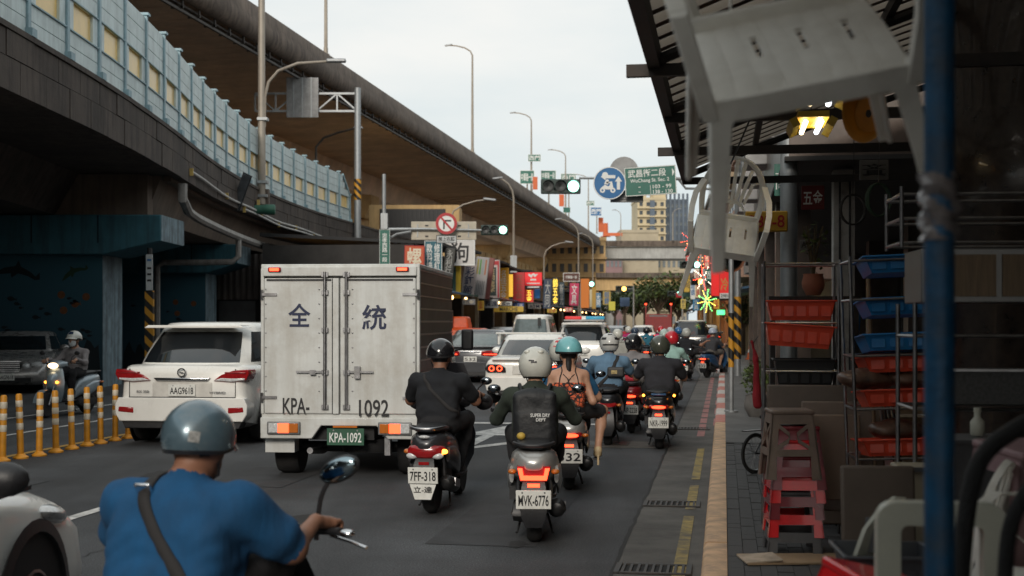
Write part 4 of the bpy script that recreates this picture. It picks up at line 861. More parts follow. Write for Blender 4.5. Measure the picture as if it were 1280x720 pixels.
# orange loader parked by the market
o = thing('orange_loader', 'bright orange machine parked at the market behind the truck', 'loader', at(582, 402, 47).xy.to_3d(), HEAD); ORG = mat('loader_orange', (.62, .08, .01), .45, var=.2, scale=4, coat=.2)
MB().box((0, 0, 1.1), (1.7, 1.5, .7), top=(.85, .8)).build('hood', ORG, o, bevel=.08); MB().box((-.25, .2, 1.65), (.8, .8, .45), top=(.8, .8)).build('cab', ORG, o, bevel=.06); MB().box((0, 0, .55), (1.6, 1.8, .5)).build('chassis', BLK, o, bevel=.04); MB().box((-.5, -.3, 1.75), (.16, .16, .7)).build('exhaust_stack', BLK, o)
MB().box((.1, -.77, 1.05), (1.0, .03, .3)).build('grille', BLK, o)
for x in (-.75, .75):
    for y in (-.6, .7): MB().lathe([(.2, -.12), (.36, -.11), (.38, 0), (.36, .11), (.2, .12)], 18, (x, y, .38), (1, 0, 0)).build('wheel', RUB, o)
# ---- smaller signals and signs far down the street
AMBON = glow('amber_signal_lit', (1, .5, .1), 4.5)
signal_head('far green signal among the market signs', at(733, 355, 100), 1.3); signal_head('far amber signal in front of the trees', at(780, 361, 115), 1.5, lm=AMBON, lit=1); signal_head('green signal on a mast by the right hand lights', at(863, 331, 62), 1.0); signal_head('amber signal by the string lights', at(875.5, 352, 64), .95, lm=AMBON, lit=1); signal_head('far green signal beside the trees on the right', at(843, 367, 110), 1.2)
for px, d, y, lab in ((726, 100, 355, 'mast of the far market signal'), (792, 115, 361, 'mast of the far amber signal'), (881, 62.3, 331, 'mast of the signals by the string lights'), (853, 110, 367, 'mast of the far right signal')):
    p = at(px, y, d); o = thing('signal_mast', lab, 'signal mast', (p.x, p.y, 0), 0, 'far signal masts'); MB().cyl((0, 0, 0), (0, 0, p.z+.3), .09, .07, 8).build('pole', GALV, o); MB().cyl((0, 0, p.z), (-.7 if px > 726 else .4, 0, p.z), .05, .04, 6).build('arm', GALV, o)
# ================================================================== right side: awning, arcade, clutter
DSTEEL = mat('awning_steel', (.03, .028, .028), .6, .5, var=.3, scale=5, dirt=.3, dcol=(.08, .05, .03))
def sheet_material():
    m = mat('awning_sheet', (.36, .32, .28), .6, var=.2, scale=3, dirt=.6, dcol=(.2, .15, .1), dscale=3); t = m.node_tree; b = t.nodes['Principled BSDF']; o = t.nodes['Material Output']
    tr = t.nodes.new('ShaderNodeBsdfTranslucent'); tr.inputs['Color'].default_value = (.5, .43, .35, 1); x = t.nodes.new('ShaderNodeMixShader'); x.inputs[0].default_value = .22
    t.links.new(b.outputs[0], x.inputs[1]); t.links.new(tr.outputs[0], x.inputs[2]); t.links.new(x.outputs[0], o.inputs['Surface']); return m
SHEET = sheet_material(); SHEETD = mat('awning_sheet_rusty', (.09, .06, .045), .7, var=.4, scale=4)
aw = thing('street_awning', 'dark steel framed corrugated awning over the right pavement', 'awning', rp(6, 1.5, 0), HEAD)
def awl(u): return 3.2+1.25*math.sin(min(u, 1)*R(80))                   # height across the awning
AT0, AT1 = -.25, 4.2
def aloc(s, t, z): return Matrix.Rotation(-HEAD, 3, 'Z') @ (rp(s, t, z)-Vector(aw.location))
s = -9.0; i = 0
while s < 13.6:
    n = 10; wv = (.2 if i % 2 == 0 else .1)*(1 if s > 2 else 4)
    A = [[aloc(s+ds, AT0+(AT1-AT0)*k/n, awl(k/n)+.09+zz) for k in range(n+1)] for ds, zz in ((0, 0), (wv*.5, .03), (wv, 0))]
    MB().rings(A, False, False).build('roof_sheet', SHEET if i % 2 == 0 else SHEETD, aw); s += wv+.004; i += 1
MB().beam(aloc(-9, AT0, 3.2), aloc(13.6, AT0, 3.2), .07, .13).build('edge_beam', DSTEEL, aw)
for k in (.16, .34, .55, .8): MB().beam(aloc(-9, AT0+(AT1-AT0)*k, awl(k)+.04), aloc(13.6, AT0+(AT1-AT0)*k, awl(k)+.04), .05, .08).build('purlin', DSTEEL, aw)
for s in (-8, -4, -.5, 3.1, 5.2, 7.35, 9.1, 10.9, 13.2):
    b = MB(); n = 8; b.tube([aloc(s, AT0+(AT1-AT0)*k/n, awl(k/n)-.03) for k in range(n+1)], .035, 6); b.build('rafter', DSTEEL, aw)
    MB().beam(aloc(s+.05, AT0-(.16 if s in (7.35, 10.9) else .02), 3.13), aloc(s+.05, AT1, 3.13), .05, .07).build('tie_beam', DSTEEL, aw)
# fluorescent fittings
for px, py, d, lab in ((1014, 159, 8.6, 'lower lit fluorescent fitting with yellow shades under the awning'), (1028, 121, 7.0, 'upper lit fluorescent fitting with yellow shades under the awning')):
    p = at(px, py, d); o = thing('tube_light', lab, 'lamp', p, HEAD, 'fluorescent fittings under the awning')
    MB().box((0, 0, .05), (.2, .5, .04)).build('tray', mat('shade_yellow', (.5, .33, .02), .5, var=.2), o); MB().box((0, 0, .3), (.012, .012, .5)).build('hanger', DSTEEL, o)
    for x, m in ((-.05, TUBE), (.05, TUBEC)): MB().cyl((x, -.24, 0), (x, .24, 0), .016, n=8).build('tube', m, o)
    for x in (-.12, .12): MB().box((x, 0, 0), (.05, .5, .06), M=Matrix.Rotation(.5*x/.12, 3, 'Y')).build('shade', mat('shade_yellow'), o)
# building behind the arcade
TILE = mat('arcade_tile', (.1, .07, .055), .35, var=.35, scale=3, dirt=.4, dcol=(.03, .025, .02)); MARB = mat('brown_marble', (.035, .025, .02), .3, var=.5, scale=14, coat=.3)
ar = thing('arcade_building', 'dark brown tiled arcade building behind the clutter on the right', 'building', rp(10, 3.4, 0), HEAD)
def bl(s, t, z): return Vector((t-3.4, s-10, z))
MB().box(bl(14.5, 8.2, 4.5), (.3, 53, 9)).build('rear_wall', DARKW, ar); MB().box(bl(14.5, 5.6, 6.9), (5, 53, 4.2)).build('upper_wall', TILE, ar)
for s in (6.2, 11.5, 17, 23, 29, 35): MB().box(bl(s, 3.55, 2.4), (.6, .6, 4.8)).build('pier', TILE, ar)
for s in np.arange(8, 36, 4.2):
    MB().box(bl(s, 3.9, 1.6), (.1, 1.7, 3.0)).build('shop_door', GLASS, ar); MB().box(bl(s, 3.88, 3.25), (.14, 1.9, .3)).build('door_head', DSTEEL, ar)
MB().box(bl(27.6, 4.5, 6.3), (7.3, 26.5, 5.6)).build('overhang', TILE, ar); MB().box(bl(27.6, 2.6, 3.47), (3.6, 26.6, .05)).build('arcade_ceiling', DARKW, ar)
for s in (19.5, 24.5, 29.5, 34.5, 39.5): MB().box(bl(s, 1.15, 1.75), (.5, .5, 3.4)).build('arcade_column', TILE, ar)
for s in np.arange(16, 40, 3.1): MB().box(bl(s, .72, 4.6), (.5, .8, .6)).build('air_conditioner', mat('alu_grey', (.22, .22, .22), .4, .6), ar, bevel=.03)
for s in (18, 24, 30, 36):
    for z in (5.9, 7.9): MB().box(bl(s, .83, z), (.1, 2.2, 1.2)).build('window', WND, ar)
tz = 4.6
for s in np.arange(5, 15, .62):
    for z in np.arange(.12, 3.0, .5): MB().box(bl(s+.3, 4.25, z+.25), (.06, .6, .48)).build('wall_tile', TILE, ar, 0)
o = thing('marble_column', 'large round brown marble column at the right picture edge', 'column', at(1262, 402, 8.2).xy.to_3d()+Vector((0, 0, .12))); MB().lathe([(.42, 0), (.42, 2.1), (.5, 2.2), (.5, 2.8), (.42, 2.9), (.42, 4.3)], 28).build('shaft', MARB, o)
o = thing('steel_column', 'grey round steel column behind the red baskets', 'column', at(986, 402, 14.2).xy.to_3d()+Vector((0, 0, .11))); MB().lathe([(.14, 0), (.14, .02), (.095, .03), (.095, 3.6)], 16).build('shaft', GALV, o)
o = thing('white_column', 'flaking white square column behind the racks', 'column', at(1054, 402, 14.6).xy.to_3d()+Vector((0, 0, .11)), HEAD); MB().box((0, 0, 1.65), (.24, .24, 3.3)).build('shaft', mat('flaking_white', (.5, .48, .45), .8, var=.15, scale=4, dirt=.7, dcol=(.12, .1, .09), dscale=4, streak=.4), o, bevel=.01)
for x in (-.05, .06): MB().cyl((x, -.135, .2), (x, -.135, 3.2), .012, n=6).build('cable', BLK, o)
# the blue pole close to the camera
BLU = mat('pole_blue', (.006, .07, .16), .45, var=.35, scale=9, dirt=.55, dcol=(.05, .06, .07), dscale=14, bump=.2)
o = thing('blue_pole', 'rough blue painted steel pole close to the camera', 'pole', (.868, 2.6, .12)); MB().cyl((0, 0, 0), (0, 0, 3.6), .03, n=20).build('shaft', BLU, o)
b = MB(); rg = []
for k in range(12):
    z = 1.735+k*.0125; rg.append([Vector(((.034+.009*math.sin(k*1.7+a*3)+.006*rng.uniform())*math.cos(a), (.034+.009*math.sin(k*1.3+a*2))*math.sin(a), z)) for a in np.linspace(0, 2*math.pi, 15)[:-1]])
b.rings(rg); b.build('plastic_wrap', mat('cling_wrap', (.18, .16, .16), .2, var=.6, scale=30, coat=.7), o)
# ---- white monobloc chairs hung under the awning
WPL = mat('chair_white_plastic', (.85, .83, .77), .45, var=.12, scale=4, dirt=.3, dcol=(.45, .41, .34), dscale=6)
def plastic_chair(lab, loc, rz, m=WPL, tilt=(0, 0), name='plastic_chair', grp='white plastic chairs', slots=True, cat='chair'):
    o = thing(name, lab, cat, loc, rz, grp); o.rotation_euler = (tilt[0], tilt[1], rz)
    W, Dp, SH = .43, .42, .42                                           # origin at the feet, front faces -y
    n = 8; zf = lambda y: SH+.012*math.cos(y*8)+(-.02 if y < -.17 else 0)
    for i in range(n):                                                  # seat of ribs with slots between some
        x0, x1 = -W/2+W*i/n, -W/2+W*(i+1)/n
        wr_ = x1-x0; pc = [(x0, x1, -Dp/2, Dp/2)] if i not in (2, 4, 6) else [(x0, x1, -Dp/2, -.06), (x0, x1, .07, Dp/2), (x0, x0+wr_*.36, -.06, .07), (x1-wr_*.36, x1, -.06, .07)]
        for u0, u1, a, c in pc:
            ys = np.linspace(a, c, 7); b = MB(); gx = .0003; um = (u0+u1)/2; cz = .003 if u1-u0 > wr_*.9 else 0
            b.rings([[(u0+gx, y, zf(y)), (um, y, zf(y)+cz), (u1-gx, y, zf(y)), (u1-gx, y, zf(y)-.012), (um, y, zf(y)-.009), (u0+gx, y, zf(y)-.012)] for y in ys]); b.build('seat_rib', m, o)
    b = MB(); b.box((0, -Dp/2-.004, SH-.035), (W+.02, .012, .06)); b.build('front_apron', m, o, bevel=.005)
    for sx in (-1, 1): MB().box((sx*(W/2+.004), 0, SH-.03), (.012, Dp, .05)).build('side_apron', m, o, bevel=.005)
    for sx in (-1, 1):
        for sy in (-1, 1):                                              # L-section legs that taper to the foot
            def ring(z, e, wd): cx, cy = sx*(W/2+e), sy*(Dp/2+e*.9); return [Vector((cx, cy, z)), Vector((cx-sx*wd, cy, z)), Vector((cx-sx*wd, cy-sy*.012, z)), Vector((cx-sx*.012, cy-sy*.012, z)), Vector((cx-sx*.012, cy-sy*wd, z)), Vector((cx, cy-sy*wd, z))]
            b = MB(); rg = [ring(0, .06, .03), ring(.2, .035, .038), ring(.35, .016, .05), ring(SH-.01, .01, .085)]
            if sx*sy < 0: rg = [r[::-1] for r in rg]
            b.rings(rg); b.build('leg', m, o, bevel=.003)
        b = MB(); P = [(sx*(W/2+.012), -Dp/2-.005, SH-.05), (sx*(W/2+.035), -Dp/2-.015, SH+.1), (sx*(W/2+.05), -Dp/2+.01, SH+.2), (sx*(W/2+.055), -.08, SH+.235), (sx*(W/2+.045), .1, SH+.24), (sx*(W/2), Dp/2+.03, SH+.27)]
        b.rings([[Vector(p)+Vector((dx*sx, dy, dz)) for dx, dy, dz in ((-.018, -.01, 0), (.018, -.01, 0), (.021, .01, .008), (-.021, .01, .008))] for p in P]); b.build('armrest', m, o, bevel=.006)
    # fan back: rim and splayed slats
    rim = [(-.215, .2, SH), (-.235, .25, SH+.17), (-.2, .285, SH+.33), (-.11, .3, SH+.43), (0, .305, SH+.46), (.11, .3, SH+.43), (.2, .285, SH+.33), (.235, .25, SH+.17), (.215, .2, SH)]
    rim = catmull(rim, 4); b = MB(); b.rings([[p+Vector((0, -.01, 0))*1+Vector((-.02*p.x/.23, 0, -.02 if p.z > SH+.25 else 0)), p+Vector((0, -.012, 0)), p+Vector((0, .012, 0)), p+Vector((-.04*p.x/.23, .012, -.035 if p.z > SH+.25 else 0))] for p in rim]); b.build('back_rim', m, o)
    for i in range(7):
        x = (i-3)*.058; xb = (i-3)*.03; zt = SH+.45-.17*(abs(i-3)/3)**2.2; MB().rings([[Vector((xx-w_, y-.006, z)), Vector((xx+w_, y-.006, z)), Vector((xx+w_, y+.006, z)), Vector((xx-w_, y+.006, z))] for xx, y, z, w_ in ((xb, .225, SH+.12, .01), ((x+xb)/2, .265, SH+.27, .013), (x, .295, zt-.01, .014))]).build('back_slat', m, o)
    b = MB(); arc = [(.11*math.cos(a), .215+.02*math.sin(a), SH+.03+.1*math.sin(a)) for a in np.linspace(0, math.pi, 9)]; b.rings([[Vector(p)+Vector(d) for d in ((0, -.007, -.012), (0, -.007, .012), (0, .007, .012), (0, .007, -.012))] for p in arc]); b.build('back_arch', m, o)
    MB().box((0, .205, SH+.012), (.42, .02, .05)).build('back_foot', m, o, bevel=.004)
    return o
def hang(o, local, target): o.location = Vector(target)-o.rotation_euler.to_matrix() @ Vector(local)
pA = at(990, 57, 3.0)
hang(plastic_chair('big white plastic chair hanging tilted closest to the camera', (0, 0, 0), R(-6), tilt=(R(33), R(-10))), (0, 0, .42), pA)
pB = at(908, 292, 9.2)
hang(plastic_chair('farther white plastic chair with fan back hanging under the awning', (0, 0, 0), R(-8), tilt=(R(38), R(9))), (0, 0, .42), pB)
for lab, p in (('thin rope holding the near hanging chair', (pA.x+.15, 2.95, 2.85)), ('thin rope holding the farther hanging chair', (pB.x+.12, 8.55, pB.z+.42))):
    o = thing('hanging_rope', lab, 'rope', p); MB().tube([(-.2, 0, 0), (0, .05, .45), (.02, .1, .9)], .006, 6).build('strand', BLK, o)
# ---- stools, racks, tables
def stool(lab, loc, rz, m, cross=False, low=True, tilt=(0, 0), h=.45, grp='plastic stools'):
    o = thing('plastic_stool', lab, 'stool', loc, rz, grp); o.rotation_euler = (tilt[0], tilt[1], rz); wt, wb = .135, .185
    b = MB(); b.box((0, 0, h-.012), (wt*2+.02, wt*2+.02, .03)); b.build('seat', m, o, bevel=.01)
    for k in range(4):
        Q = Matrix.Rotation(k*math.pi/2, 3, 'Z')
        def S(u, z, off=0): w_ = wb+(wt-wb)*z/h; return Q @ Vector((u*w_, -w_-off, z))
        for sx in (-1, 1):
            b = MB(); b.rings([[S(sx*1.0, z), S(sx*(1-e), z), S(sx*(1-e), z, -.012), S(sx*1.0, z, -.012)][::sx] for z, e in ((0, .36), (.15, .32), (h-.12, .34), (h-.025, .5))]); b.build('leg', m, o)
        for z0, z1, ue in ((h-.09, h-.026, .72), (.155, .2, .72) if low else (.085, .15, .98)):
            b = MB(); b.rings([[S(u, z0, .002), S(u, z1, .002), S(u, z1, -.01), S(u, z0, -.01)] for u in (-ue, 0, ue)]); b.build('rail', m, o)
        if cross:
            for s1 in (-1, 1):
                b = MB(); b.rings([[S(s1*u, z-.014, .003), S(s1*u, z+.014, .003), S(s1*u, z+.014, -.008), S(s1*u, z-.014, -.008)] for u, z in ((-.68, .21), (-.2, .26), (-.16, .3), (-.68, h-.1))]); b.build('cross_bar', m, o)
    return o
SR = mat('stool_red', (.75, .018, .022), .22, var=.15, scale=8, coat=.5); SMAR = mat('stool_maroon', (.22, .02, .03), .25, var=.2, coat=.5); SBR = mat('stool_brown', (.2, .15, .12), .55, var=.2); SGR = mat('stool_grey', (.1, .1, .105), .5, var=.2); SPK = mat('stool_mauve', (.3, .19, .2), .5, var=.15)
p = at(990, 402, 8.75); 
for i, (m, dz, lab) in enumerate(((SGR, 0, 'grey plastic stool at the bottom of the red stack'), (SR, .12, 'lowest red plastic stool in the stack on the pavement'), (SMAR, .24, 'maroon plastic stool in the middle of the stack'), (SR, .35, 'upper red plastic stool in the stack'), (SMAR, .44, 'upper maroon stool just below the brown one'))):
    stool(lab, (p.x+.004*i, p.y, .123+dz), HEAD+R(4+i), m, h=.42, low=False)
stool('brown stool with crossed side bars on top of the red stack', (p.x-.02, p.y, .63), HEAD+R(8), SBR, True, h=.46)
def tube_rack(lab, loc, rz, w, d, h, bars, m=STEEL, r=.011):
    o = thing('steel_rack', lab, 'rack', loc, rz, 'tubular racks on the pavement')
    for x in (-w/2, w/2):
        for y in (-d/2, d/2): MB().cyl((x, y, 0), (x, y, h), r, n=8).build('upright', m, o)
    for z in bars:
        for y in (-d/2, d/2): MB().cyl((-w/2, y, z), (w/2, y, z), r*.8, n=6).build('crossbar', m, o)
        for x in (-w/2, w/2): MB().cyl((x, -d/2, z), (x, d/2, z), r*.8, n=6).build('side_bar', m, o)
    return o
def tray(name, lab, loc, rz, w, d, h, m, tilt=(0, 0), grp=None, cat='tray', fl=.86):
    o = thing(name, lab, cat, loc, rz, grp); o.rotation_euler = (tilt[0], tilt[1], rz)
    def ring(sw, sd, z): return [Vector((x*sw/2, y*sd/2, z)) for x, y in ((-1, -1), (1, -1), (1, 1), (-1, 1))]
    b = MB(); b.rings([ring(w*fl, d*fl, 0), ring(w, d, h), ring(w+.03, d+.03, h), ring(w+.03, d+.03, h-.012), ring(w+.005, d+.005, h-.012)], True, False); b.rings([ring(w*fl-.01, d*fl-.01, .006), ring(w-.01, d-.01, h)], True, False)
    b.quad(*ring(w*fl, d*fl, .003)); b.build('shell', m, o, bevel=.004)
    for i in range(5): MB().box((-w*.36+i*w*.18, -d*(fl+.06)/2-.004, h*.45), (w*.13, .008, h*.5)).build('side_rib', m, o)
    return o
RTR = mat('tray_red', (.78, .075, .03), .45, var=.15, scale=5, coat=.15); BTR = mat('tray_blue', (.01, .19, .5), .45, var=.15, scale=5, coat=.15); BKT = mat('tray_black', (.015, .015, .016), .5)
xL = 2.16; tube_rack('steel tube rack holding the two red baskets', (xL+.02, 9.7, .12), HEAD, .54, .42, 2.02, (.35, 1.2, 1.56, 2.0))
tray('red_basket', 'upper red plastic basket on the left rack', (xL+.02, 9.7, 1.70), HEAD, .5, .4, .15, RTR, grp='red baskets', cat='basket'); tray('red_basket', 'lower tilted red plastic basket on the left rack', (xL+.0, 9.68, 1.5), HEAD, .5, .4, .17, RTR, (0, R(4)), grp='red baskets', cat='basket'); tray('black_crate', 'black crate under the red baskets', (xL+.05, 9.7, 1.19), HEAD, .44, .38, .22, BKT, cat='crate')
xR = 2.6; tube_rack('tilted steel tube rack carrying blue and red trays', (xR, 8.35, .12), HEAD+R(3), .7, .42, 2.0, (.3, .7, 1.02, 1.36, 1.72, 1.97)).rotation_euler = (0, R(-2), HEAD+R(3))
for i, (z, m, lab) in enumerate(((2.0, BTR, 'topmost blue plastic tray on the right rack'), (1.73, BTR, 'middle blue plastic tray on the right rack'), (1.5, BTR, 'lowest blue plastic tray on the right rack'), (1.36, RTR, 'red plastic tray right below the blue trays'), (1.14, RTR, 'second red plastic tray from the top of the right rack'), (.82, RTR, 'third red plastic tray on the right rack'), (.55, RTR, 'lowest red plastic tray on the right rack'))):
    tray('plastic_tray', lab, (xR, 8.35+.01*i, z), HEAD+R(3), .64, .42, .11, m, (R(-4), R(-2.5)), grp='trays on the right rack')
for x, z, lab in ((2.3, 1.26, 'wrapped brown bundle on the upper red tray'), (2.62, 1.26, 'second brown bundle on the upper red tray'), (2.5, .93, 'grey plastic wrapped parcel on the third red tray')):
    me = sdf_mesh('bundle', [('ell', (0, 0, .06), (.15, .12, .07), 0), ('ell', (.1, .02, .05), (.1, .1, .055), 0), ('ell', (-.1, -.02, .06), (.09, .1, .05), 0)], [mat('bundle_brown', (.12, .07, .05), .35, var=.6, scale=14, coat=.3)], .02, wrinkle=.006); o = thing('wrapped_bundle', lab, 'bundle', (x, 8.32, z), 0, 'bundles on the trays'); obj('wrapping', me, o); MB().tube([(-.02, -.13, .05), (0, 0, .135), (.02, .13, .05)], .004, 5).build('string', BLK, o)
# flower pot and plant on the rack's rear
TERR = mat('terracotta', (.32, .12, .07), .8, var=.2)
LEAF = mat('leaf_green', (.085, .12, .03), .6, var=.55, scale=4); LEAFD = mat('leaf_dark', (.06, .09, .03), .6, var=.5, scale=3)
def leaf_mass(mb, c, r, n, size, seed=0, flat=.6):
    rg = np.random.default_rng(seed)
    for _ in range(n):
        v = rg.normal(size=3); v /= np.linalg.norm(v); q = Vector(c)+Vector(v*np.array(r)*rg.uniform(.35, 1.05)**.6)
        a, e = rg.uniform(0, 6.28), rg.uniform(-.9, .9); d = Vector((math.cos(a)*math.cos(e), math.sin(a)*math.cos(e), math.sin(e))); x, y, _ = frame_from(d); s_ = size*rg.uniform(.6, 1.3)
        mb.add([q-d*s_*.5, q+x*s_*.28, q+d*s_*.5, q-x*s_*.28+y*s_*.1], [(0, 1, 2, 3)])
    return mb
def pot_plant(lab, loc, r, h, m, pr, ph, n, ls, seed):
    o = thing('potted_plant', lab, 'potted plant', loc, 0, 'potted plants')
    MB().lathe([(r*.6, 0), (r*.95, h*.35), (r, h*.6), (r*.85, h*.92), (r*.9, h), (r*.75, h), (r*.7, h*.85)], 20).build('pot', m, o); MB().lathe([(.0, h*.86), (r*.74, h*.86)], 14, cap=False).build('soil', mat('soil', (.03, .022, .016), .95), o)
    b = MB()
    for i in range(7):
        a = i*.9+seed; b.tube([(0, 0, h*.8), (pr*.3*math.cos(a), pr*.3*math.sin(a), h+ph*.5), (pr*.7*math.cos(a), pr*.7*math.sin(a), h+ph*.95)], [.012, .008, .004], 5)
    b.build('stem', mat('stem_brown', (.08, .06, .03), .8), o); leaf_mass(MB(), (0, 0, h+ph*.55), (pr, pr, ph*.6), n, ls, seed).build('foliage', LEAF, o, 0)
pot_plant('terracotta pot with a sparse plant behind the red baskets', (2.4, 10.2, 1.9), .09, .17, TERR, .12, .4, 60, .07, 3)
pot_plant('round grey pot with a leafy plant on the pavement by the kerb', at(945, 402, 21.2).xy.to_3d()+Vector((0, 0, .12)), .2, .36, mat('pot_grey', (.16, .15, .14), .8, var=.25, scale=5), .24, .5, 420, .09, 5)
o = thing('shelf_board', 'narrow dark shelf carrying the terracotta pot', 'shelf', (2.4, 10.2, 1.85), HEAD); MB().box((0, 0, .02), (.7, .3, .04)).build('board', DARKW, o)
for x in (-.32, .32): MB().box((x, 0, -.86), (.04, .26, 1.72)).build('support', DARKW, o)
# folding tables and boards
TBR = mat('board_brown', (.22, .16, .12), .6, var=.2, scale=3)
def board(lab, loc, rz, w, h, m, lean, th=.025, legs=True, name='folding_table'):
    o = thing(name, lab, 'table', loc, rz, 'folding tables leaning on the racks'); o.rotation_euler = (lean, 0, rz)
    MB().box((0, 0, h/2), (w, th, h)).build('top', m, o, bevel=.012); MB().box((0, th/2+.008, h/2), (w*.9, .014, h*.9)).build('under_frame', DSTEEL, o)
    if legs:
        for x in (-.4, .4): MB().tube([(x*w, .03, h*.8), (x*w, .035, -.3), (x*w*.6, .035, -.33)], .011, 6).build('leg', STEEL, o)
board('dark brown tabletop leaning beside the stool stack', (2.25, 8.95, .44), HEAD, .37, .6, TBR, R(-5)); board('wide dark board lying across the rack above the stools', (2.18, 9.3, 1.05), HEAD, .64, .18, mat('board_dark', (.14, .11, .09), .55), R(-3), legs=False); board('grey round cornered tabletop behind the brown one', (2.32, 9.12, .34), HEAD, .5, .78, SBR, R(-4))
o = thing('folding_chair', 'bundle of bent steel chair frames beside the tables', 'chair', (2.5, 8.5, .12), HEAD)
for i in range(4): MB().tube([(-.02+.03*i, .05*i, 0), (.02+.03*i, .04*i, .5), (-.06+.03*i, .03*i, 1.05), (-.12+.03*i, .03*i, 1.1)], .011, 6).build('frame', CHROME if i % 2 else STEEL, o)
MB().box((.0, -.03, .62), (.05, .03, .4), M=Matrix.Rotation(-.1, 3, 'Y')).build('slat', mat('plate_grey'), o)
o = thing('cardboard_sheet', 'flattened brown cardboard lying on the pavement under the stools', 'cardboard', gp(990, 700, .125), HEAD+R(12)); MB().box((0, 0, .008), (.66, .34, .012)).build('panel', mat('cardboard', (.36, .25, .15), .85, var=.15, scale=5), o); MB().box((-.22, -.02, .02), (.24, .28, .008), M=Matrix.Rotation(R(-4), 3, 'Y')).build('flap', mat('cardboard_worn', (.45, .36, .27), .85, var=.3, scale=9), o)
# near clutter at the lower right
tb = thing('white_plastic_table', 'white plastic table end standing beside the blue pole', 'table', (1.16, 3.45, .08), R(-8)); TW = mat('table_white', (.5, .5, .42), .45, var=.12, scale=4, dirt=.3, dcol=(.3, .28, .22))
b = MB(); n = 5
def U(off): 
    P = []; W, H, rr = .34-off*2, 1.12-off, .05-min(off, .03)
    P.append(Vector((-W/2, 0, 0)))
    for a in np.linspace(math.pi, math.pi/2, n): P.append(Vector((-W/2+rr+rr*math.cos(a), 0, H-rr+rr*math.sin(a))))
    for a in np.linspace(math.pi/2, 0, n): P.append(Vector((W/2-rr+rr*math.cos(a), 0, H-rr+rr*math.sin(a))))
    P.append(Vector((W/2, 0, 0))); return P
A, B = U(0), U(.062); dy = Vector((0, .06, 0)); b.rings([A, B, [p+dy for p in B], [p+dy for p in A], A], False, False); b.build('end_frame', TW, tb)
MB().box((0, .03, .3), (.24, .03, .05)).build('stretcher', TW, tb, bevel=.008)
o = thing('white_chair_back', 'curved white plastic chair leaning with its slotted back up', 'chair', (1.25, 4.45, .12), R(52)); o.rotation_euler = (0, R(7), R(52)); b = MB(); rg = []
for z, wd, y in ((0, .02, 0), (.35, .06, .02), (.6, .1, .05), (.72, .12, .05), (.84, .1, .02), (.92, .06, -.02), (.96, .015, -.05)): rg.append([Vector((-wd, y, z)), Vector((0, y-.03, z)), Vector((wd, y, z)), Vector((wd, y+.015, z)), Vector((0, y-.015, z)), Vector((-wd, y+.015, z))])
b.rings(rg); b.build('back', TW, o)
for i in range(4): MB().box((-.06+.04*i, .01, .82-.0*i), (.012, .06, .12)).build('slot', SGR, o)
tray('grey_tub', 'dark grey plastic tub under the leaning white chair', (1.28, 4.4, .74), R(-5), .3, .3, .17, mat('tub_grey', (.06, .065, .075), .5), cat='tub'); o = tube_rack('low rack under the grey tub', (1.28, 4.4, .12), 0, .3, .3, .61, (.1, .58)); 
stool('red plastic stool at the bottom edge of the picture', (.985, 3.78, .5), R(20), SR, tilt=(R(8), R(14))); stool('grey stool hidden below the red one', (.985, 3.8, .123), R(12), SGR, h=.4)
o = thing('beige_crate', 'beige folded plastic crate behind the blue pole', 'crate', (1.92, 6.0, .58), R(-6)); MB().box((0, 0, .22), (.22, .2, .44), top=(1.15, 1.1)).build('shell', mat('crate_beige', (.33, .28, .2), .6, var=.15), o, bevel=.012); MB().box((0, -.12, .43), (.26, .02, .02)).build('rim', SGR, o); MB().box((0, 0, -.27), (.24, .22, .52)).build('support_box', SGR, o)
o = thing('cardboard_roll', 'brown cardboard tube standing in the beige crate', 'tube', (1.99, 5.9, .87)); MB().rings([[Vector((r*math.cos(a)+.03*z, r*math.sin(a), z)) for a in np.linspace(0, 6.283, 15)[:-1]] for r, z in ((.035, -.25), (.035, .3), (.027, .3), (.027, -.2))], True, False).build('tube', mat('cardboard'), o)
WICK = mat('wicker_black', (.01, .01, .011), .6, var=.4, scale=90, bump=.9, bscale=120)
o = thing('wicker_chair', 'black woven wicker chair at the right picture edge', 'chair', (1.26, 2.95, .12), R(10))
arc = catmull([(-.13, 0, 0), (-.135, 0, .6), (-.135, .0, .98), (-.11, .0, 1.13), (-.03, .0, 1.22), (.12, .02, 1.27), (.3, .02, 1.27)], 5); MB().tube(arc, .018, 10).build('back_rim', WICK, o, 60)
arc2 = catmull([(-.16, .16, .9), (-.12, .16, 1.2), (0, .17, 1.31), (.2, .18, 1.37), (.4, .18, 1.37)], 5); MB().tube(arc2, .022, 10).build('rear_rim', WICK, o, 60)
MB().box((.12, 0, .9), (.5, .04, .05)).build('seat_rail', WICK, o, bevel=.01)
for i in range(6): MB().cyl((-.08+.07*i, .02, .1), (-.08+.07*i, .02, .88), .01, n=6).build('strand', WICK, o)
stool('mauve stool under the black wicker chair', (1.84, 4.6, .8), R(15), SPK, tilt=(R(5), 0)); stool('mauve stool lower down beside the blue pole', (1.28, 3.5, .45), R(-10), SPK, tilt=(R(-8), R(6))); stool('grey stool carrying the mauve stool', (1.84, 4.62, .123), 0, SGR, h=.66); stool('grey low stool beside the white table', (1.3, 3.55, .123), 0, SGR, h=.3)
plastic_chair('white plastic chair lying low behind the blue pole', (1.55, 4.3, .3), R(60), tilt=(R(25), R(10)))
plastic_chair('white plastic chair standing at the right edge behind the wicker chair', (1.72, 4.0, .45), R(-40), tilt=(R(-8), R(5)))
stool('low grey stool under the white chair at the right edge', (1.72, 4.0, .123), R(-40), SGR, h=.34)
board('brown folding tabletop leaning behind the white table', (1.5, 5.2, .3), R(-5), .3, .8, mat('board_umber', (.12, .09, .07), .6, var=.15), R(-6))
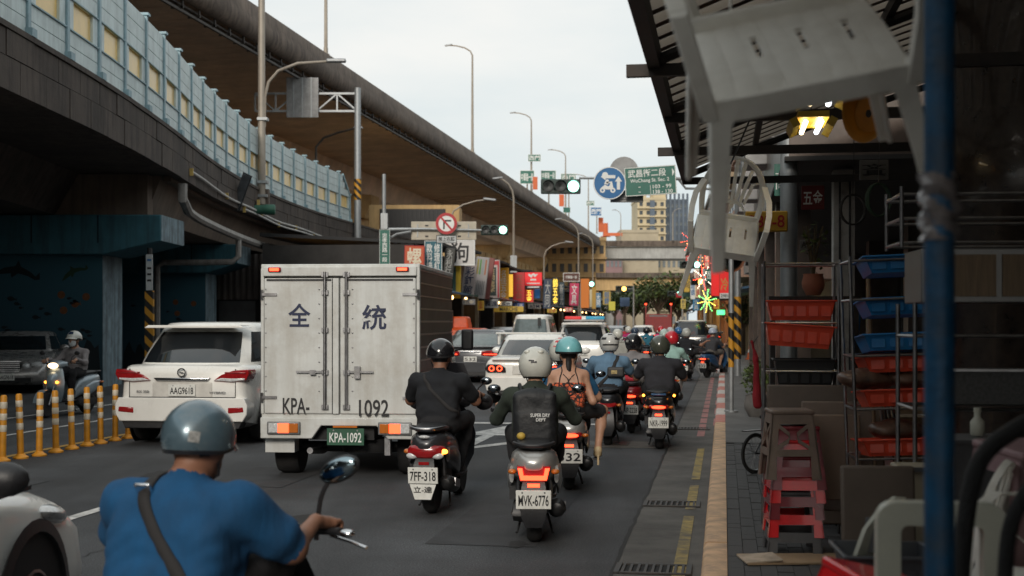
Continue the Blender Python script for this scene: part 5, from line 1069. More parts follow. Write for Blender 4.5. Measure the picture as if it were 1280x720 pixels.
board('wide brown tabletop standing behind the stool stack', (2.42, 9.4, .2), HEAD, .62, 1.0, TBR, R(-4))
# cabinets and racks behind the pole
o = thing('sideboard_cabinet', 'aluminium framed cabinet with two brown sliding doors', 'cabinet', (2.32, 6.1, 1.79), R(-6)); MB().box((0, .2, .12), (.72, .4, .26)).build('carcass', mat('alu_grey', (.22, .22, .22), .4, .6), o, bevel=.006)
for x in (-.18, .18): MB().box((x, -.008, .12), (.33, .012, .2)).build('sliding_door', mat('door_reed', (.2, .14, .085), .6, var=.25, scale=40, stretch=(4, 1, .2)), o)
tube_rack('steel rack under the brown cabinet', (2.32, 6.3, .12), R(-6), .74, .42, 1.66, (.25, .8, 1.15, 1.5)); tube_rack('steel rack top above the brown cabinet', (2.35, 6.5, 2.06), R(-6), .8, .4, .3, (.02, .14, .26))
o = thing('wire_crate', 'grey wire mesh crate on the rack under the cabinet', 'crate', (2.3, 6.2, 1.3), R(-6)); MB().box((0, 0, .08), (.5, .3, .16)).build('mesh_body', mat('mesh_grey', (.07, .07, .07), .6, var=.5, scale=60), o); MB().box((0, -.16, .16), (.52, .012, .012)).build('rim', STEEL, o)
o = thing('white_bottle', 'white plastic bottle in front of the wire crate', 'bottle', (2.0, 5.5, 1.2)); MB().lathe([(.025, 0), (.03, .01), (.03, .06), (.014, .08), (.014, .1)], 14).build('body', TW, o); MB().lathe([(.016, .1), (.016, .12)], 12).build('cap', TW, o)
o = thing('bottle_stand', 'small grey box stack carrying the white bottle', 'box', (2.0, 5.5, .12)); MB().box((0, 0, .53), (.3, .3, 1.06)).build('body', SGR, o); MB().box((0, 0, 1.068), (.32, .32, .015)).build('lid', SGR, o)
o = thing('orange_basin', 'orange plastic basin hanging under the awning', 'basin', at(1082, 140, 6.6), R(-30)); MB().lathe([(.02, .06), (.1, .06), (.145, -.02), (.155, -.025), (.14, -.02), (.095, .05)], 24, (0, 0, 0), (0, 1, 0), False).build('shell', mat('basin_orange', (.5, .2, .015), .45, var=.2), o); MB().tube([(0, 0, .14), (0, 0, .6)], .004, 5).build('cord', BLK, o)
o.scale = (.75, 1, 1.05)
o, W, H = panel_sign('house_number_sign', 'yellow sign with red numerals behind the farther hanging chair', 932, 264, 984, 290, 14.0, mat('sign_yellow', (.55, .3, .02), .5, var=.15), '288-8', mat('sign_red_ink', (.4, .02, .015), .5, var=0), rz=HEAD)
MB().box((W*.4, .08, H/2), (.04, .12, H*.6)).build('bracket', DSTEEL, o)
# rag on the rack, bicycle, cone
o = thing('red_cloth', 'red cloth hanging from the left rack', 'cloth', (1.82, 9.55, 1.02)); obj('fabric', sdf_mesh('fabric', [('cap', (0, 0, .38), (.01, 0, .05), .02, .035, 0), ('cap', (0, 0, .4), (-.03, 0, .52), .02, .01, 0)], [mat('cloth_red', (.35, .02, .03), .9, var=.3)], .012, k=.02, wrinkle=.004), o); MB().tube([(-.03, 0, .5), (.02, .02, .56)], .004, 5).build('knot', BLK, o)
o = thing('bicycle', 'dark bicycle half hidden behind the stool stack', 'bicycle', at(944, 402, 13.2).xy.to_3d()+Vector((0, 0, .12)), R(-52)); o.scale = (.68, .68, .68)
for y in (0, 1.0):
    w_ = MB().lathe([(.265, -.015), (.3, -.018), (.31, 0), (.3, .018), (.265, .015), (.265, -.015)], 28, (0, y, .31), (1, 0, 0), False).build('wheel', RUB, o)
    MB().lathe([(.25, -.012), (.268, -.012), (.268, .012), (.25, .012), (.25, -.012)], 28, (0, y, .31), (1, 0, 0), False).build('rim', STEEL, w_)
    b = MB()
    for a in np.arange(0, 3.14, .39): b.cyl((0, y+.25*math.cos(a), .31+.25*math.sin(a)), (0, y-.25*math.cos(a), .31-.25*math.sin(a)), .003, n=4)
    b.build('spokes', STEEL, w_)
b = MB(); b.tube([(0, 0, .31), (0, .42, .3), (0, .3, .82)], .016, 8); b.tube([(0, .42, .3), (0, .85, .75), (0, .33, .72)], .016, 8); b.tube([(0, 1.0, .31), (0, .86, .7), (0, .82, .98)], .016, 8); b.tube([(0, 0, .31), (0, .33, .72)], .01, 6); b.build('frame', BLK, o); MB().tube([(-.26, .74, 1.0), (-.1, .84, .99), (.1, .84, .99), (.26, .74, 1.0)], .011, 8).build('handlebar', STEEL, o); MB().box((0, .28, .86), (.14, .25, .06), top=(.8, .9)).build('saddle', BLK, o, bevel=.02); MB().box((0, -.05, .66), (.1, .4, .015)).build('carrier', STEEL, o)
o = thing('traffic_cone', 'small orange traffic cone by the pavement shops', 'cone', at(938, 402, 53).xy.to_3d()+Vector((0, 0, .12))); MB().lathe([(.15, .04), (.03, .7), (.02, .71)], 14).build('body', SORG, o); MB().box((0, 0, .02), (.38, .38, .04)).build('base', SORG, o); MB().lathe([(.108, .3), (.11, .3), (.085, .42), (.082, .42)], 14, cap=False).build('band', SWHT, o)
# convex mirror on its striped pole
base = gp(914, 515, .12); o = thing('mirror_pole', 'grey pole with striped sleeve carrying the round traffic mirror', 'pole', base); MB().cyl((0, 0, 0), (0, 0, 2.75), .045, .045, 12).build('shaft', GALV, o); MB().cyl((0, 0, .78), (0, 0, 1.72), .05, n=12).build('striped_sleeve', HAZ, o); MB().cyl((0, 0, 0), (0, 0, .03), .12, n=12).build('foot', GALV, o)
c = at(914, 322, 22.7); o = thing('traffic_mirror', 'round convex traffic mirror with brown rim below the hanging chair', 'mirror', c, R(12)); MB().lathe([(.0, -.06), (.12, -.045), (.2, -.015), (.235, .02)], 28, (0, 0, 0), (0, 1, 0), False).build('mirror', mat('mirror_glass', (.3, .32, .3), .05, 1, var=.5, scale=6), o); MB().lathe([(.235, .02), (.262, -.01), (.265, .04), (.235, .05)], 28, (0, 0, 0), (0, 1, 0), False).build('rim', mat('mirror_rim', (.2, .07, .03), .6), o); MB().lathe([(.0, .09), (.2, .07), (.25, .04)], 20, (0, 0, 0), (0, 1, 0), False).build('back', SGRY, o)
# ---- far right street: buildings, signs, lights
RB = [mat('front_beige', (.42, .33, .22), .8, var=.15, scale=.5, streak=.4, dcol=(.2, .14, .1)), mat('front_grey', (.28, .26, .24), .8, var=.2, scale=.5, streak=.4, dcol=(.12, .1, .09)), mat('front_pink', (.38, .24, .18), .8, var=.15, scale=.5, streak=.4, dcol=(.16, .1, .08))]
for i, (s, H) in enumerate(((46, 9), (58, 12.5), (70, 17), (82, 15), (94, 13), (108, 12), (122, 11), (138, 10))):
    o = thing('street_building', f'{ORD[i]} {["grey", "pink", "beige"][(i+1) % 3]} shop building beyond the mirror on the right', 'building', rp(s, 1.6, 0), -ROAD2, 'buildings along the right kerb'); m = RB[(i+2) % 3] if i != 2 else RB[0]
    L_ = 11.6 if s < 90 else 13.5
    MB().box((5, L_/2, H/2+1.6), (8.4, L_, H-3.2)).build('upper_wall', m, o); MB().box((6, L_/2, 1.6), (6.4, L_-.2, 3.2)).build('shop_wall', DARKW, o); MB().box((5, L_/2, H+.15), (8.8, L_+.1, .3)).build('roof', m, o)
    for yy in (.3, L_/2, L_-.3): MB().box((1.1, yy, 1.6), (.5, .5, 3.2)).build('column', m, o)
    wm = MB().box((0, 0, 0), (.12, 1.5, 1.3)).mesh('window', WND, 0); bm_ = MB().box((-.35, 0, -.85), (.7, 2.0, .5)).mesh('balcony', RB[(i+1) % 3], 0); wn = MB().box((0, 0, 0), (1.3, .12, 1.3)).mesh('window', WND, 0)
    for z in np.arange(4.8, H-.8, 2.9):
        for yy in np.arange(1.5, L_-.8, 2.4): obj('window', wm, o, (.78, yy, z)); obj('balcony', bm_, o, (.8, yy, z))
        for xx in (2.2, 4.6, 7): obj('window', wn, o, (xx, -.03, z))
    MB().box((.2, L_/2, 3.0), (1.5, L_-.4, .08), M=Matrix.Rotation(R(-8), 3, 'Y')).build('awning', TARP[i % 4], o); MB().box((1.4, L_/2, 2.5), (.06, L_*.5, .06)).build('tube_lamp', TUBE, o); (MB().box((2.75, L_/2, 1.5), (.06, L_*.7, 1.8)).build('lit_shopfront', WARMW, o) if i > 2 else None)
vs = lambda *a, **k_: panel_sign('shop_sign', *a, grp='shop signs on the right', **k_)
NRED = mat('banner_red', (.6, .015, .02), .5, emit=.25, ecol=(1, .03, .02), var=.1); GOLD = mat('ink_gold', (.6, .42, .12), .4, .3, var=0)
vs('tall narrow red banner sign beside the traffic mirror', 889, 297, 899, 370, 43, NRED); o, W, H = vs('red sign with one gold character and a white number box', 899.5, 318, 911, 373, 42.6, NRED); lettering('冷', W*.8, H*.3, GOLD, o, (0, -.035, H*.32)); MB().box((0, -.035, H*.06), (W, .02, H*.12)).build('number_box', SWHT, o); lettering('2981', W*.8, H*.07, INK, o, (0, -.047, H*.06))
vs('green plate under the amber signal on the right', 883, 336, 892, 352, 52, SGRN, '西門', SWHT); vs('glowing green letter sign low on the right', 896, 387.5, 906, 393.5, 60, glow('led_green', (.1, 1, .3), 1.6)); vs('yellow vertical sign before the far right buildings', 855, 341, 862, 365, 84, mat('strip_yellow'), '大\n同', NAVY); vs('white vertical sign beside the yellow one', 863, 350, 869, 374, 80, SWHT, '眼\n鏡', SBLU); vs('teal strip sign below the yellow vertical sign', 853, 366, 863, 371, 86, TARP[1]); vs('red round-edged sign before the far right signal', 845, 366, 852, 372, 108, SRED)
def bulbs(lab, c, d, spokes, n, r0, r1, cols, seed, rb=.018):
    rg = np.random.default_rng(seed); o = thing('light_decoration', lab, 'string lights', at(c[0], c[1], d), 0); MB().beam((0, .06, -r1), (0, .06, r1), .05, .05).build('frame', GALV, o)
    for ci, (nm, cc) in enumerate(cols):
        b = MB()
        for i in range(spokes):
            if i % len(cols) != ci: continue
            a = 6.283*i/spokes+.2
            for j in range(n): q = r0+(r1-r0)*j/(n-1); b.ball((q*math.cos(a)+rg.uniform(-.02, .02), 0, q*1.25*math.sin(a)), rb, 5, 4)
        x = b.build('bulb_string', glow(nm, cc, 6), o); x['kind'] = 'stuff'
bulbs('burst of red and orange bulbs on the right of the street', (876, 312), 54, 12, 5, .16, .62, (('bulb_red', (1, .09, .04)), ('bulb_orange', (1, .3, .08))), 1); bulbs('lower drop of orange bulbs under the red burst', (879, 347), 54, 8, 6, .1, .42, (('bulb_red', (1, .09, .04)), ('bulb_white', (1, .8, .6))), 2, .018); bulbs('green and yellow bulb cluster low on the right', (884, 376), 56, 10, 6, .08, .4, (('bulb_green', (.2, 1, .2)), ('bulb_gold', (1, .75, .1))), 3, .018); bulbs('red bulbs hanging left of the large burst', (863, 300), 66, 8, 5, .1, .5, (('bulb_red', (1, .09, .04)),), 4)
# ---- street trees at the end of the view
BARK = mat('bark', (.07, .05, .035), .9, var=.3, scale=4, bump=.4)
def tree(lab, loc, h, cr, seed, n=1100, m=None, leaf=.42):
    rg = np.random.default_rng(seed); o = thing('street_tree', lab, 'tree', loc, rg.uniform(0, 6), 'street trees at the end of the view')
    b = MB(); b.tube([(0, 0, 0), (.05, .03, h*.3), (.0, .1, h*.55), (.05, 0, h*.85)], [.22, .17, .12, .04], 8)
    cl = []
    for i in range(9):
        a = i*2.4; e = rg.uniform(.4, .9); q = Vector((cr*.62*math.cos(a)*rg.uniform(.5, 1.1), cr*.62*math.sin(a)*rg.uniform(.5, 1.1), h*(.45+.5*e*rg.uniform(.6, 1)))); cl.append(q); b.tube([(0, .05, h*.4), q*.6+Vector((0, 0, h*.18)), q], [.09, .05, .02], 5)
    b.build('trunk', BARK, o); c = MB()
    for i, q in enumerate(cl): leaf_mass(c, q, (cr*rg.uniform(.32, .55), cr*rg.uniform(.32, .55), cr*rg.uniform(.25, .42)), n//9, leaf, seed*31+i)
    c.build('crown', m or LEAF, o, 0)
for i, (px, d, h, cr, lab) in enumerate(((806, 128, 6.0, 2.6, 'left dense street tree under the tan bridge'), (822, 120, 6.4, 3.0, 'largest dense street tree in the middle of the far view'), (838, 126, 6.2, 2.8, 'right dense street tree under the tan bridge'), (848, 138, 5.2, 2.4, 'dark street tree beside the far right signal'), (781, 150, 6.2, 2.0, 'small tree behind the far amber signal'), (793, 155, 5.2, 2.2, 'small tree between the amber signal and the dense trees'), (768, 160, 5.6, 2.0, 'small tree behind the last market shop'))):
    tree(lab, at(px, 402, d).xy.to_3d(), h, cr, i+3, m=LEAF if i % 2 else LEAFD)
tree('bushy tree behind the pavement shops and the cone', at(926, 402, 60).xy.to_3d(), 3.2, 1.4, 21, 700, LEAFD, .2)

# ---- more goods crowded behind the racks
CBX = mat('carton_brown', (.22, .15, .09), .85, var=.2, scale=5); BAGS = [mat('bag_red', (.35, .03, .04), .45, var=.3, coat=.2), mat('bag_clear', (.3, .3, .3), .3, var=.4, coat=.4), mat('bag_blue', (.03, .08, .22), .45, var=.3)]
for i, (s, t, z, w_, d_, h_) in enumerate(((11.2, 1.55, .12, .5, .4, .42), (11.25, 1.6, .545, .42, .36, .35), (12.3, 1.9, .12, .55, .45, .5), (12.3, 1.88, .625, .4, .4, .32), (10.4, 2.3, .12, .5, .5, .6), (10.4, 2.32, .725, .42, .42, .4), (13.3, 1.4, .12, .4, .4, .36), (9.2, 2.6, .12, .5, .45, .7), (9.2, 2.62, .825, .4, .4, .4))):
    o = thing('carton', f'{ORD[i]} brown carton stacked among the racks on the right', 'box', rp(s, t, z), HEAD+rng.uniform(-.2, .2), 'cartons behind the racks'); MB().box((0, 0, h_/2), (w_, d_, h_)).build('body', CBX, o, bevel=.006); MB().box((0, 0, h_+.002), (.05, d_*1.0, .003)).build('tape', mat('tape_tan', (.35, .27, .16), .4), o); MB().box((0, -d_/2-.003, h_*.55), (w_*.4, .004, h_*.3)).build('paper_label', SWHT, o)
for i, (px, py, d) in enumerate(((1066, 262, 10.2), (1098, 250, 9.4))):
    o = thing('hose_coil', f'{["left", "right"][i]} dark hose coil hanging over the racks', 'hose', at(px, py, d), R(20*i), 'hose coils over the racks'); b = MB(); b.tube([(.1*math.cos(q)*(1+.03*math.sin(q*.3)), .012*math.sin(q*.7), .12*math.sin(q)) for q in np.arange(0, 25, .35)], .008, 6); b.build('coil', [BKT, mat('hose_green', (.02, .05, .03), .5)][i], o); MB().tube([(0, 0, .12), (.01, 0, .5), (0, .02, 1.1)], .003, 4).build('string', BLK, o)
for i, (px, d, h_, lean) in enumerate(((1030, 9.9, 1.9, .06), (1098, 8.9, 2.0, -.05), (1046, 10.4, 1.7, .1))):
    o = thing('broom_pole', f'{["left", "right", "middle"][i]} of three long poles leaning between the racks', 'pole', at(px, 402, d).xy.to_3d()+Vector((0, 0, .12)), 0, 'poles leaning between the racks'); o.rotation_euler = (.05, lean, 0); MB().cyl((0, 0, .25), (0, 0, h_), .013, n=8).build('stick', [STEEL, CBX, BTR][i], o); MB().box((0, 0, .13), (.3, .06, .25), top=(.4, .6)).build('brush', [BKT, TERR, RTR][i], o)
for i, (px0, py0, px1, py1, d, m, t) in enumerate(((1002, 232, 1030, 262, 13, mat('placard_red', (.16, .015, .015), .6), '五金'), (1075, 200, 1110, 225, 11, SWHT, '文\n具'), (968, 205, 984, 245, 16, SGRN, '大\n同'), (1000, 300, 1022, 312, 13.2, SWHT, 'ATM'))):
    panel_sign('shop_placard', f'{["red", "white square", "narrow green", "small white"][i]} placard hanging in the dark arcade', px0, py0, px1, py1, d, mat('placard_pale', (.2, .2, .19), .7) if m is SWHT else m, t, INK if m is SWHT else SWHT, th=.02, rz=HEAD, grp='placards in the arcade')
for i, (px0, py0, px1, py1, d, c, t, ic) in enumerate(((857, 318, 863, 338, 92, (.5, .05, .04), '大\n同', SWHT), (869, 352, 875, 372, 70, (.6, .5, .3), '眼\n鏡', SRED), (866, 374, 874, 388, 66, (.05, .2, .35), '文\n具', SWHT), (892, 374, 899, 386, 58, (.55, .3, .03), '五\n金', SRED), (851, 374, 857, 386, 96, (.5, .4, .1), '新\n光', NAVY), (880, 318, 887, 336, 60, (.6, .04, .04), '螺\n絲', CRM), (868, 336, 874, 350, 74, (.65, .6, .5), '大\n同', SRED))):
    panel_sign('shop_sign', f'{ORD[i]} small vertical sign crowded along the far right shopfronts', px0, py0, px1, py1, d, mat('rsgn%d' % i, c, .5, emit=.15), t, ic, grp='shop signs on the right', frac=(.7, .85), edge=None)
for i, (px0, py0, px1, py1, d, c, t, ic) in enumerate(((597, 376, 605, 388, 55, (.5, .3, .05), '五\n金', SRED), (625, 377, 640, 382, 63, (.55, .55, .5), '五金', NAVY), (642, 379, 655, 385, 68, (.05, .1, .3), '萬進', SWHT), (660, 380, 676, 386, 72, (.3, .28, .25), 'ATM', NAVY), (684, 386, 696, 391, 80, (.5, .35, .05), '五金', SRED), (578, 374, 594, 381, 51, (.2, .2, .2), '五金', CRM), (706, 384, 716, 390, 90, (.4, .05, .05), '五金', CRM), (745, 366, 751, 384, 116, (.1, .2, .3), '大\n同', SWHT), (737, 362, 740, 384, 104, (.5, .45, .3), None, None))):
    panel_sign('shop_sign', f'{ORD[i]} small low sign over the market awnings', px0, py0, px1, py1, d, mat('lsgn%d' % i, c, .5, emit=.12), t, ic, grp='shop signs along the market', rz=R(-6), frac=(.8, .75))
# ================================================================== vehicles
def interp(P, x):
    return float(np.interp(x, [p[0] for p in P], [p[1] for p in P]))
CWHITE = mat('paint_pearl', (.8, .79, .75), .28, var=.04, scale=3, coat=.6, dirt=.12, dcol=(.5, .46, .4)); CBLACK = mat('paint_black', (.02, .021, .024), .25, var=.1, coat=.7); CGREY = mat('paint_grey', (.075, .078, .085), .25, .3, var=.1, coat=.7); CSILV = mat('paint_silver', (.42, .43, .44), .3, .5, var=.06, coat=.5)
ARCH = mat('arch_black', (.01, .01, .011), .7, var=.2)
def wheel(parent, x, y, r, wd, side, rimm=STEEL):
    w_ = MB().lathe([(r*.6, -wd/2), (r*.93, -wd/2), (r, -wd*.32), (r, wd*.32), (r*.93, wd/2), (r*.6, wd/2)], 26, (x, y, r), (1, 0, 0)).build('wheel', RUB, parent)
    b = MB(); sx = 1 if side > 0 else -1; b.lathe([(r*.64, sx*(wd/2+.004)), (r*.6, sx*(wd/2+.008)), (r*.55, sx*(wd/2-.03)), (r*.2, sx*(wd/2-.01)), (.01, sx*(wd/2))], 20, (x, y, r), (1, 0, 0), False); b.build('rim', rimm, w_)
def car(lab, loc, rz, paint, L, W, H, belt, hood, gl, wy, wr, tail=(), cat='car', gc=.2, name='car', ends=(.86, .72), trunk=None, glass=None, grp=None, topw=.74, pil_w=5.5, mirror=None, my=.55, pexp=3.8):
    """gl: (rear glass base y, roof rear y, roof front y, windscreen base y). Origin on the ground at the rear bumper, +y ahead."""
    o = thing(name, lab, cat, loc, rz, grp); hw = W/2; tz = trunk or belt
    zt = [(0, tz-.12), (.05, tz-.03), (.18, tz), (gl[0], belt+.0), (gl[3], belt-.02), (gl[3]+.25, hood+.02), (L-.45, hood-.06), (L-.12, hood-.2), (L, hood-.34)]
    ww = [(0, hw*ends[0]), (.02, hw*(ends[0]+.05)), (.06, hw*(ends[0]+.085)), (.2, hw*.975), (.6, hw), (L-.9, hw), (L-.35, hw*.95), (L-.1, hw*(ends[1]+.13)), (L, hw*ends[1])]
    zb = [(0, gc+.12), (.1, gc+.06), (.5, gc), (L-.5, gc), (L-.1, gc+.03), (L, gc+.1)]
    ys = sorted({0, .02, .035, .06, .1, .18, .3, .45, .7, 1.0, *np.linspace(1.2, L-1.2, 6), L-.9, L-.6, L-.35, L-.2, L-.1, L-.03, L, *gl}); rg = []
    for y in ys:
        w_, t, b0 = interp(ww, y), interp(zt, y), interp(zb, y); h_ = t-b0
        half = [(.0, b0), (w_*.8, b0), (w_*.95, b0+.05), (w_*.995, b0+h_*.28), (w_, b0+h_*.45), (w_*.985, b0+h_*.62), (w_*.97, b0+h_*.85), (w_*.93, t-.03), (w_*.86, t-.003), (w_*.45, t+.012), (0, t+.016)]
        rg.append([Vector((x, y, z)) for x, z in half]+[Vector((-x, y, z)) for x, z in half[-2:0:-1]])
    b = MB(); b.rings([r[::-1] for r in rg]); b.build('body', paint, o, 50)
    # glasshouse
    n = 48; parts = {}; p_ = pexp
    lv = [0, .07, .3, .6, .86, .96, 1.0]; rings_ = []
    for v in lv:
        e = v**1.15; y0 = gl[0]+(gl[1]-gl[0])*e; y1 = gl[3]+(gl[2]-gl[3])*e; xw = hw*.92+(hw*topw-hw*.92)*v**1.3; z = belt-.01+(H-.06-belt)*v
        r = []
        for k in range(n):
            a = 2*math.pi*(k+.5)/n; c, s_ = math.cos(a), math.sin(a); q = (abs(c)**p_+abs(s_)**p_)**(-1/p_); r.append(Vector((xw*c*q, (y0+y1)/2+(y1-y0)/2*s_*q*(1-.035*abs(c*q)**2), z)))
        rings_.append(r)
    cen = Vector((0, (gl[1]+gl[2])/2, 0))
    for f, dz in ((.93, .035), (.75, .05), (.4, .058)): rings_.append([Vector((p.x*f, cen.y+(p.y-cen.y)*f, H-.06+dz)) for p in rings_[6]])
    for i in range(len(rings_)-1):
        for k in range(n):
            k2 = (k+1) % n; ang = (360*(k+1)/n) % 90; d45 = abs(ang-45); q = 360*(k+1)/n % 360
            pil = d45 < pil_w or (min(q, 360-q) < 4 or abs(q-180) < 4)
            if 1 <= i <= 3 and not pil:
                nm = 'rear_window' if 225 < q < 315 else 'windscreen' if 45 < q < 135 else 'side_window'
            else: nm = 'roof_shell'
            parts.setdefault(nm, MB()).add([rings_[i][k], rings_[i][k2], rings_[i+1][k2], rings_[i+1][k]], [(0, 1, 2, 3)])
    parts['roof_shell'].add(rings_[-1], [tuple(range(n))])
    def weld(mb):
        ix = {}; nv = []; mp_ = []
        for p in mb.v:
            key = tuple(round(c, 5) for c in p)
            if key not in ix: ix[key] = len(nv); nv.append(p)
            mp_.append(ix[key])
        mb.v = nv; mb.f = [tuple(mp_[i] for i in f) for f in mb.f]; return mb
    for nm, mb in parts.items(): weld(mb).build(nm, paint if nm == 'roof_shell' else (glass or GLASS), o, 50)
    for sx in (-1, 1):
        for y in wy:
            MB().lathe([(wr*1.16, 0), (wr*1.16, sx*.012), (.02, sx*.012)], 26, (sx*(interp(ww, y)-.006), y, wr*1.02), (1, 0, 0), True).build('wheel_arch', ARCH, o); wheel(o, sx*(hw-.1), y, wr, .21, sx)
        MB().ball((sx*(hw+.11), gl[3]-my, belt+.07), (.11, .07, .075), 12, 8).build('door_mirror', mirror or paint, o); MB().box((sx*(hw+.02), gl[3]-my+.05, belt+.02), (.12, .05, .04)).build('mirror_arm', BLK, o)
    for nm, m, poly, y0, y1 in tail:
        for sx in ((-1, 1) if nm[-1] == '*' else (1,)):
            b = MB(); P = [(sx*u, v) for u, v in poly]; P = P if sx > 0 else P[::-1]; b.prism(P, lambda u, v, t: Vector((u, t, v)), y0, y1); b.build(nm.rstrip('*'), m, o, bevel=.012)
    return o
def rect(x0, x1, z0, z1): return [(x0, z0), (x1, z0), (x1, z1), (x0, z1)]
def plate(parent, txt, loc, w, h, m=PLW, ink=INK, tilt=0.0, face='-Y', rad=.93):
    p = MB().box((0, 0, 0), (w, .008, h)).build('licence_plate', m, parent, bevel=.003); p.location = loc; p.rotation_euler = (tilt, 0, 0 if face == '-Y' else math.pi)
    lettering(txt, w*.86, h*.58, ink, p, (0, -.0055, -h*.04), depth=.003)
    for x in (-.32, .32): MB().cyl((x*w, -.006, h*.38), (x*w, -.003, h*.38), h*.05, n=8).build('bolt', STEEL, p)
    return p
# ---- white SUV
p = gp(217, 562); p.y += .45
SUVT = [('tail_light*', REDL, [(.44, .89), (.55, .97), (.72, 1.03), (.925, 1.045), (.938, .98), (.9, .9), (.7, .87)], -.03, .3), ('tail_light_clear*', CLEARL, [(.44, .895), (.7, .875), (.88, .9), (.89, .93), (.7, .925), (.55, .93)], -.036, .1), ('lamp_bar*', REDON if False else REDL, rect(.6, .9, .99, 1.01), -.04, .1),
 ('chrome_strip', CHROME, [(-.4, .93), (-.36, .885), (.36, .885), (.4, .93)], -.035, .05), ('number_recess', mat('pearl_shade', (.6, .58, .54), .4), rect(-.42, .42, .62, .87), -.012, .05), ('rear_reflector*', REDL, [(.66, .45), (.88, .47), (.87, .54), (.66, .53)], -.078, .2),
 ('bumper', CWHITE, [(-.86, .34), (.86, .34), (.92, .44), (.925, .56), (.88, .66), (-.88, .66), (-.925, .56), (-.92, .44)], -.07, .25), ('lower_bumper', BLK, [(-.8, .24), (.8, .24), (.86, .37), (-.86, .37)], -.03, .2), ('tailgate_seam*', ARCH, rect(.74, .746, .63, 1.05), -.016, .02), ('tailgate_seam', ARCH, rect(-.74, .74, .664, .67), -.05, .02), ('spoiler', CWHITE, [(-.72, 1.6), (.72, 1.6), (.66, 1.64), (-.66, 1.64)], .42, .8), ('exhaust*', STEEL, rect(.5, .62, .24, .29), -.02, .2)]
o = car('white SUV with dark rear window left of the box truck', p, R(-6.5), CWHITE, 4.75, 1.885, 1.69, 1.1, 1.08, (.13, .78, 2.7, 3.55), (.85, 3.6), .36, SUVT, 'SUV', .22, ends=(.84, .72), topw=.74, pil_w=2, pexp=4.5)
plate(o, 'AAG9618', (0, -.025, .76), .38, .16); disc(MB(), (0, 0), .062, -.0, .02, 24, .045).build('badge_ring', CHROME, o).location = (0, -.035, 1.0); MB().box((0, -.03, 1.0), (.05, .012, .012)).build('badge_bar', CHROME, o)
lettering('RX 350', .17, .035, STEEL, o, (-.55, -.02, .74)); lettering('HYBRID', .22, .03, STEEL, o, (.5, -.02, .73)); MB().box((.2, .3, 1.14), (.3, .02, .02)).build('wiper', BLK, o)
# ---- box truck
p = gp(425, 600); tk = thing('box_truck', 'small white box truck with blue characters and ribbed dark sides', 'truck', p, R(-4.7))
TWH = mat('truck_white', (.6, .615, .6), .45, var=.1, scale=1.6, coat=.1, bump=.25, bscale=3.5, dirt=.5, dcol=(.36, .33, .28), dscale=2.2, streak=.35); RIBM = mat('ribbed_panel', (.05, .036, .032), .4, .3, var=.3, scale=2.5, dirt=.4, dcol=(.05, .035, .03)); RIBE = mat('rib_edge', (.4, .33, .29), .35, .5, var=.2)
TL = 2.75
MB().box((0, TL/2+.05, 1.48), (1.64, TL-.1, 1.55)).build('box_core', TWH, tk); MB().box((0, TL/2, 2.28), (1.72, TL, .05)).build('box_roof', TWH, tk, bevel=.01); MB().box((0, TL/2, .68), (1.7, TL, .05)).build('box_floor', TWH, tk)
for sx in (-1, 1):
    for i in range(11):
        z = .73+i*.1385; MB().box((sx*.835, TL/2+.03, z+.06), (.03, TL-.1, .118)).build('side_panel', RIBM, tk); MB().box((sx*.846, TL/2+.03, z+.127), (.024, TL-.1, .015)).build('side_rib', RIBE, tk)
    MB().box((sx*.842, .025, 1.48), (.036, .07, 1.56)).build('corner_post', TWH, tk, bevel=.008)
MB().box((0, .0, 2.225), (1.66, .07, .1)).build('door_header', TWH, tk, bevel=.008)
for sx in (-1, 1):
    d = MB().box((sx*.4125, 0, 1.43), (.815, .045, 1.45)).build('rear_door', TWH, tk, bevel=.012)
    x = -.155 if sx < 0 else .077
    MB().cyl((x, -.045, .76), (x, -.045, 2.22), .017, n=10).build('lock_rod', STEEL, d)
    for z in (.78, 1.15, 1.6, 2.0, 2.19): MB().box((x, -.035, z), (.07, .035, .05)).build('rod_bracket', STEEL, d)
    MB().box((x+(.14 if sx > 0 else -.16), -.045, 1.155), (.3, .018, .022)).build('door_handle', STEEL, d); MB().box((x+(.12 if sx > 0 else -.13), -.05, 1.15), (.06, .03, .13 if sx > 0 else .05)).build('hasp', STEEL, d)
    for z in (.88, 1.98): MB().box((sx*.76, -.03, z), (.16, .02, .028)).build('hinge', STEEL, d); MB().cyl((sx*.845, -.03, z-.05), (sx*.845, -.03, z+.05), .014, n=8).build('hinge_pin', STEEL, d)
MB().box((-.075, -.024, 1.43), (.012, .012, 1.44)).build('door_gap', ARCH, tk); MB().box((-.04, -.027, 1.43), (.06, .012, 1.44)).build('cover_strip', TWH, tk)
rv = MB().lathe([(.009, 0), (.009, -.004), (.004, -.007)], 8, (0, 0, 0), (0, 1, 0)).mesh('rivet', STEEL)
for x in (-.8, -.22, .14, .8):
    for z in np.arange(.95, 2.1, .155): obj('rivet', rv, tk, (x, -.024, z))
for sx in (-1, 1):
    MB().box((sx*.44, -.026, 2.135), (.7, .01, .02)).build('door_seal', BLK, tk)
lettering('全', .24, .25, NAVY, tk, (-.435, -.027, 1.76)); lettering('統', .26, .27, NAVY, tk, (.375, -.027, 1.735)); lettering('KPA-', .29, .17, INK, tk, (-.47, -.027, .79)); lettering('1092', .32, .18, INK, tk, (.37, -.027, .77))
for x in (-.7, .68):
    MB().box((x, -.045, 2.245), (.14, .03, .05)).build('marker_light', REDL, tk, bevel=.01); MB().box((x, -.062, 2.245), (.1, .006, .03)).build('marker_bulb', REDON, tk)
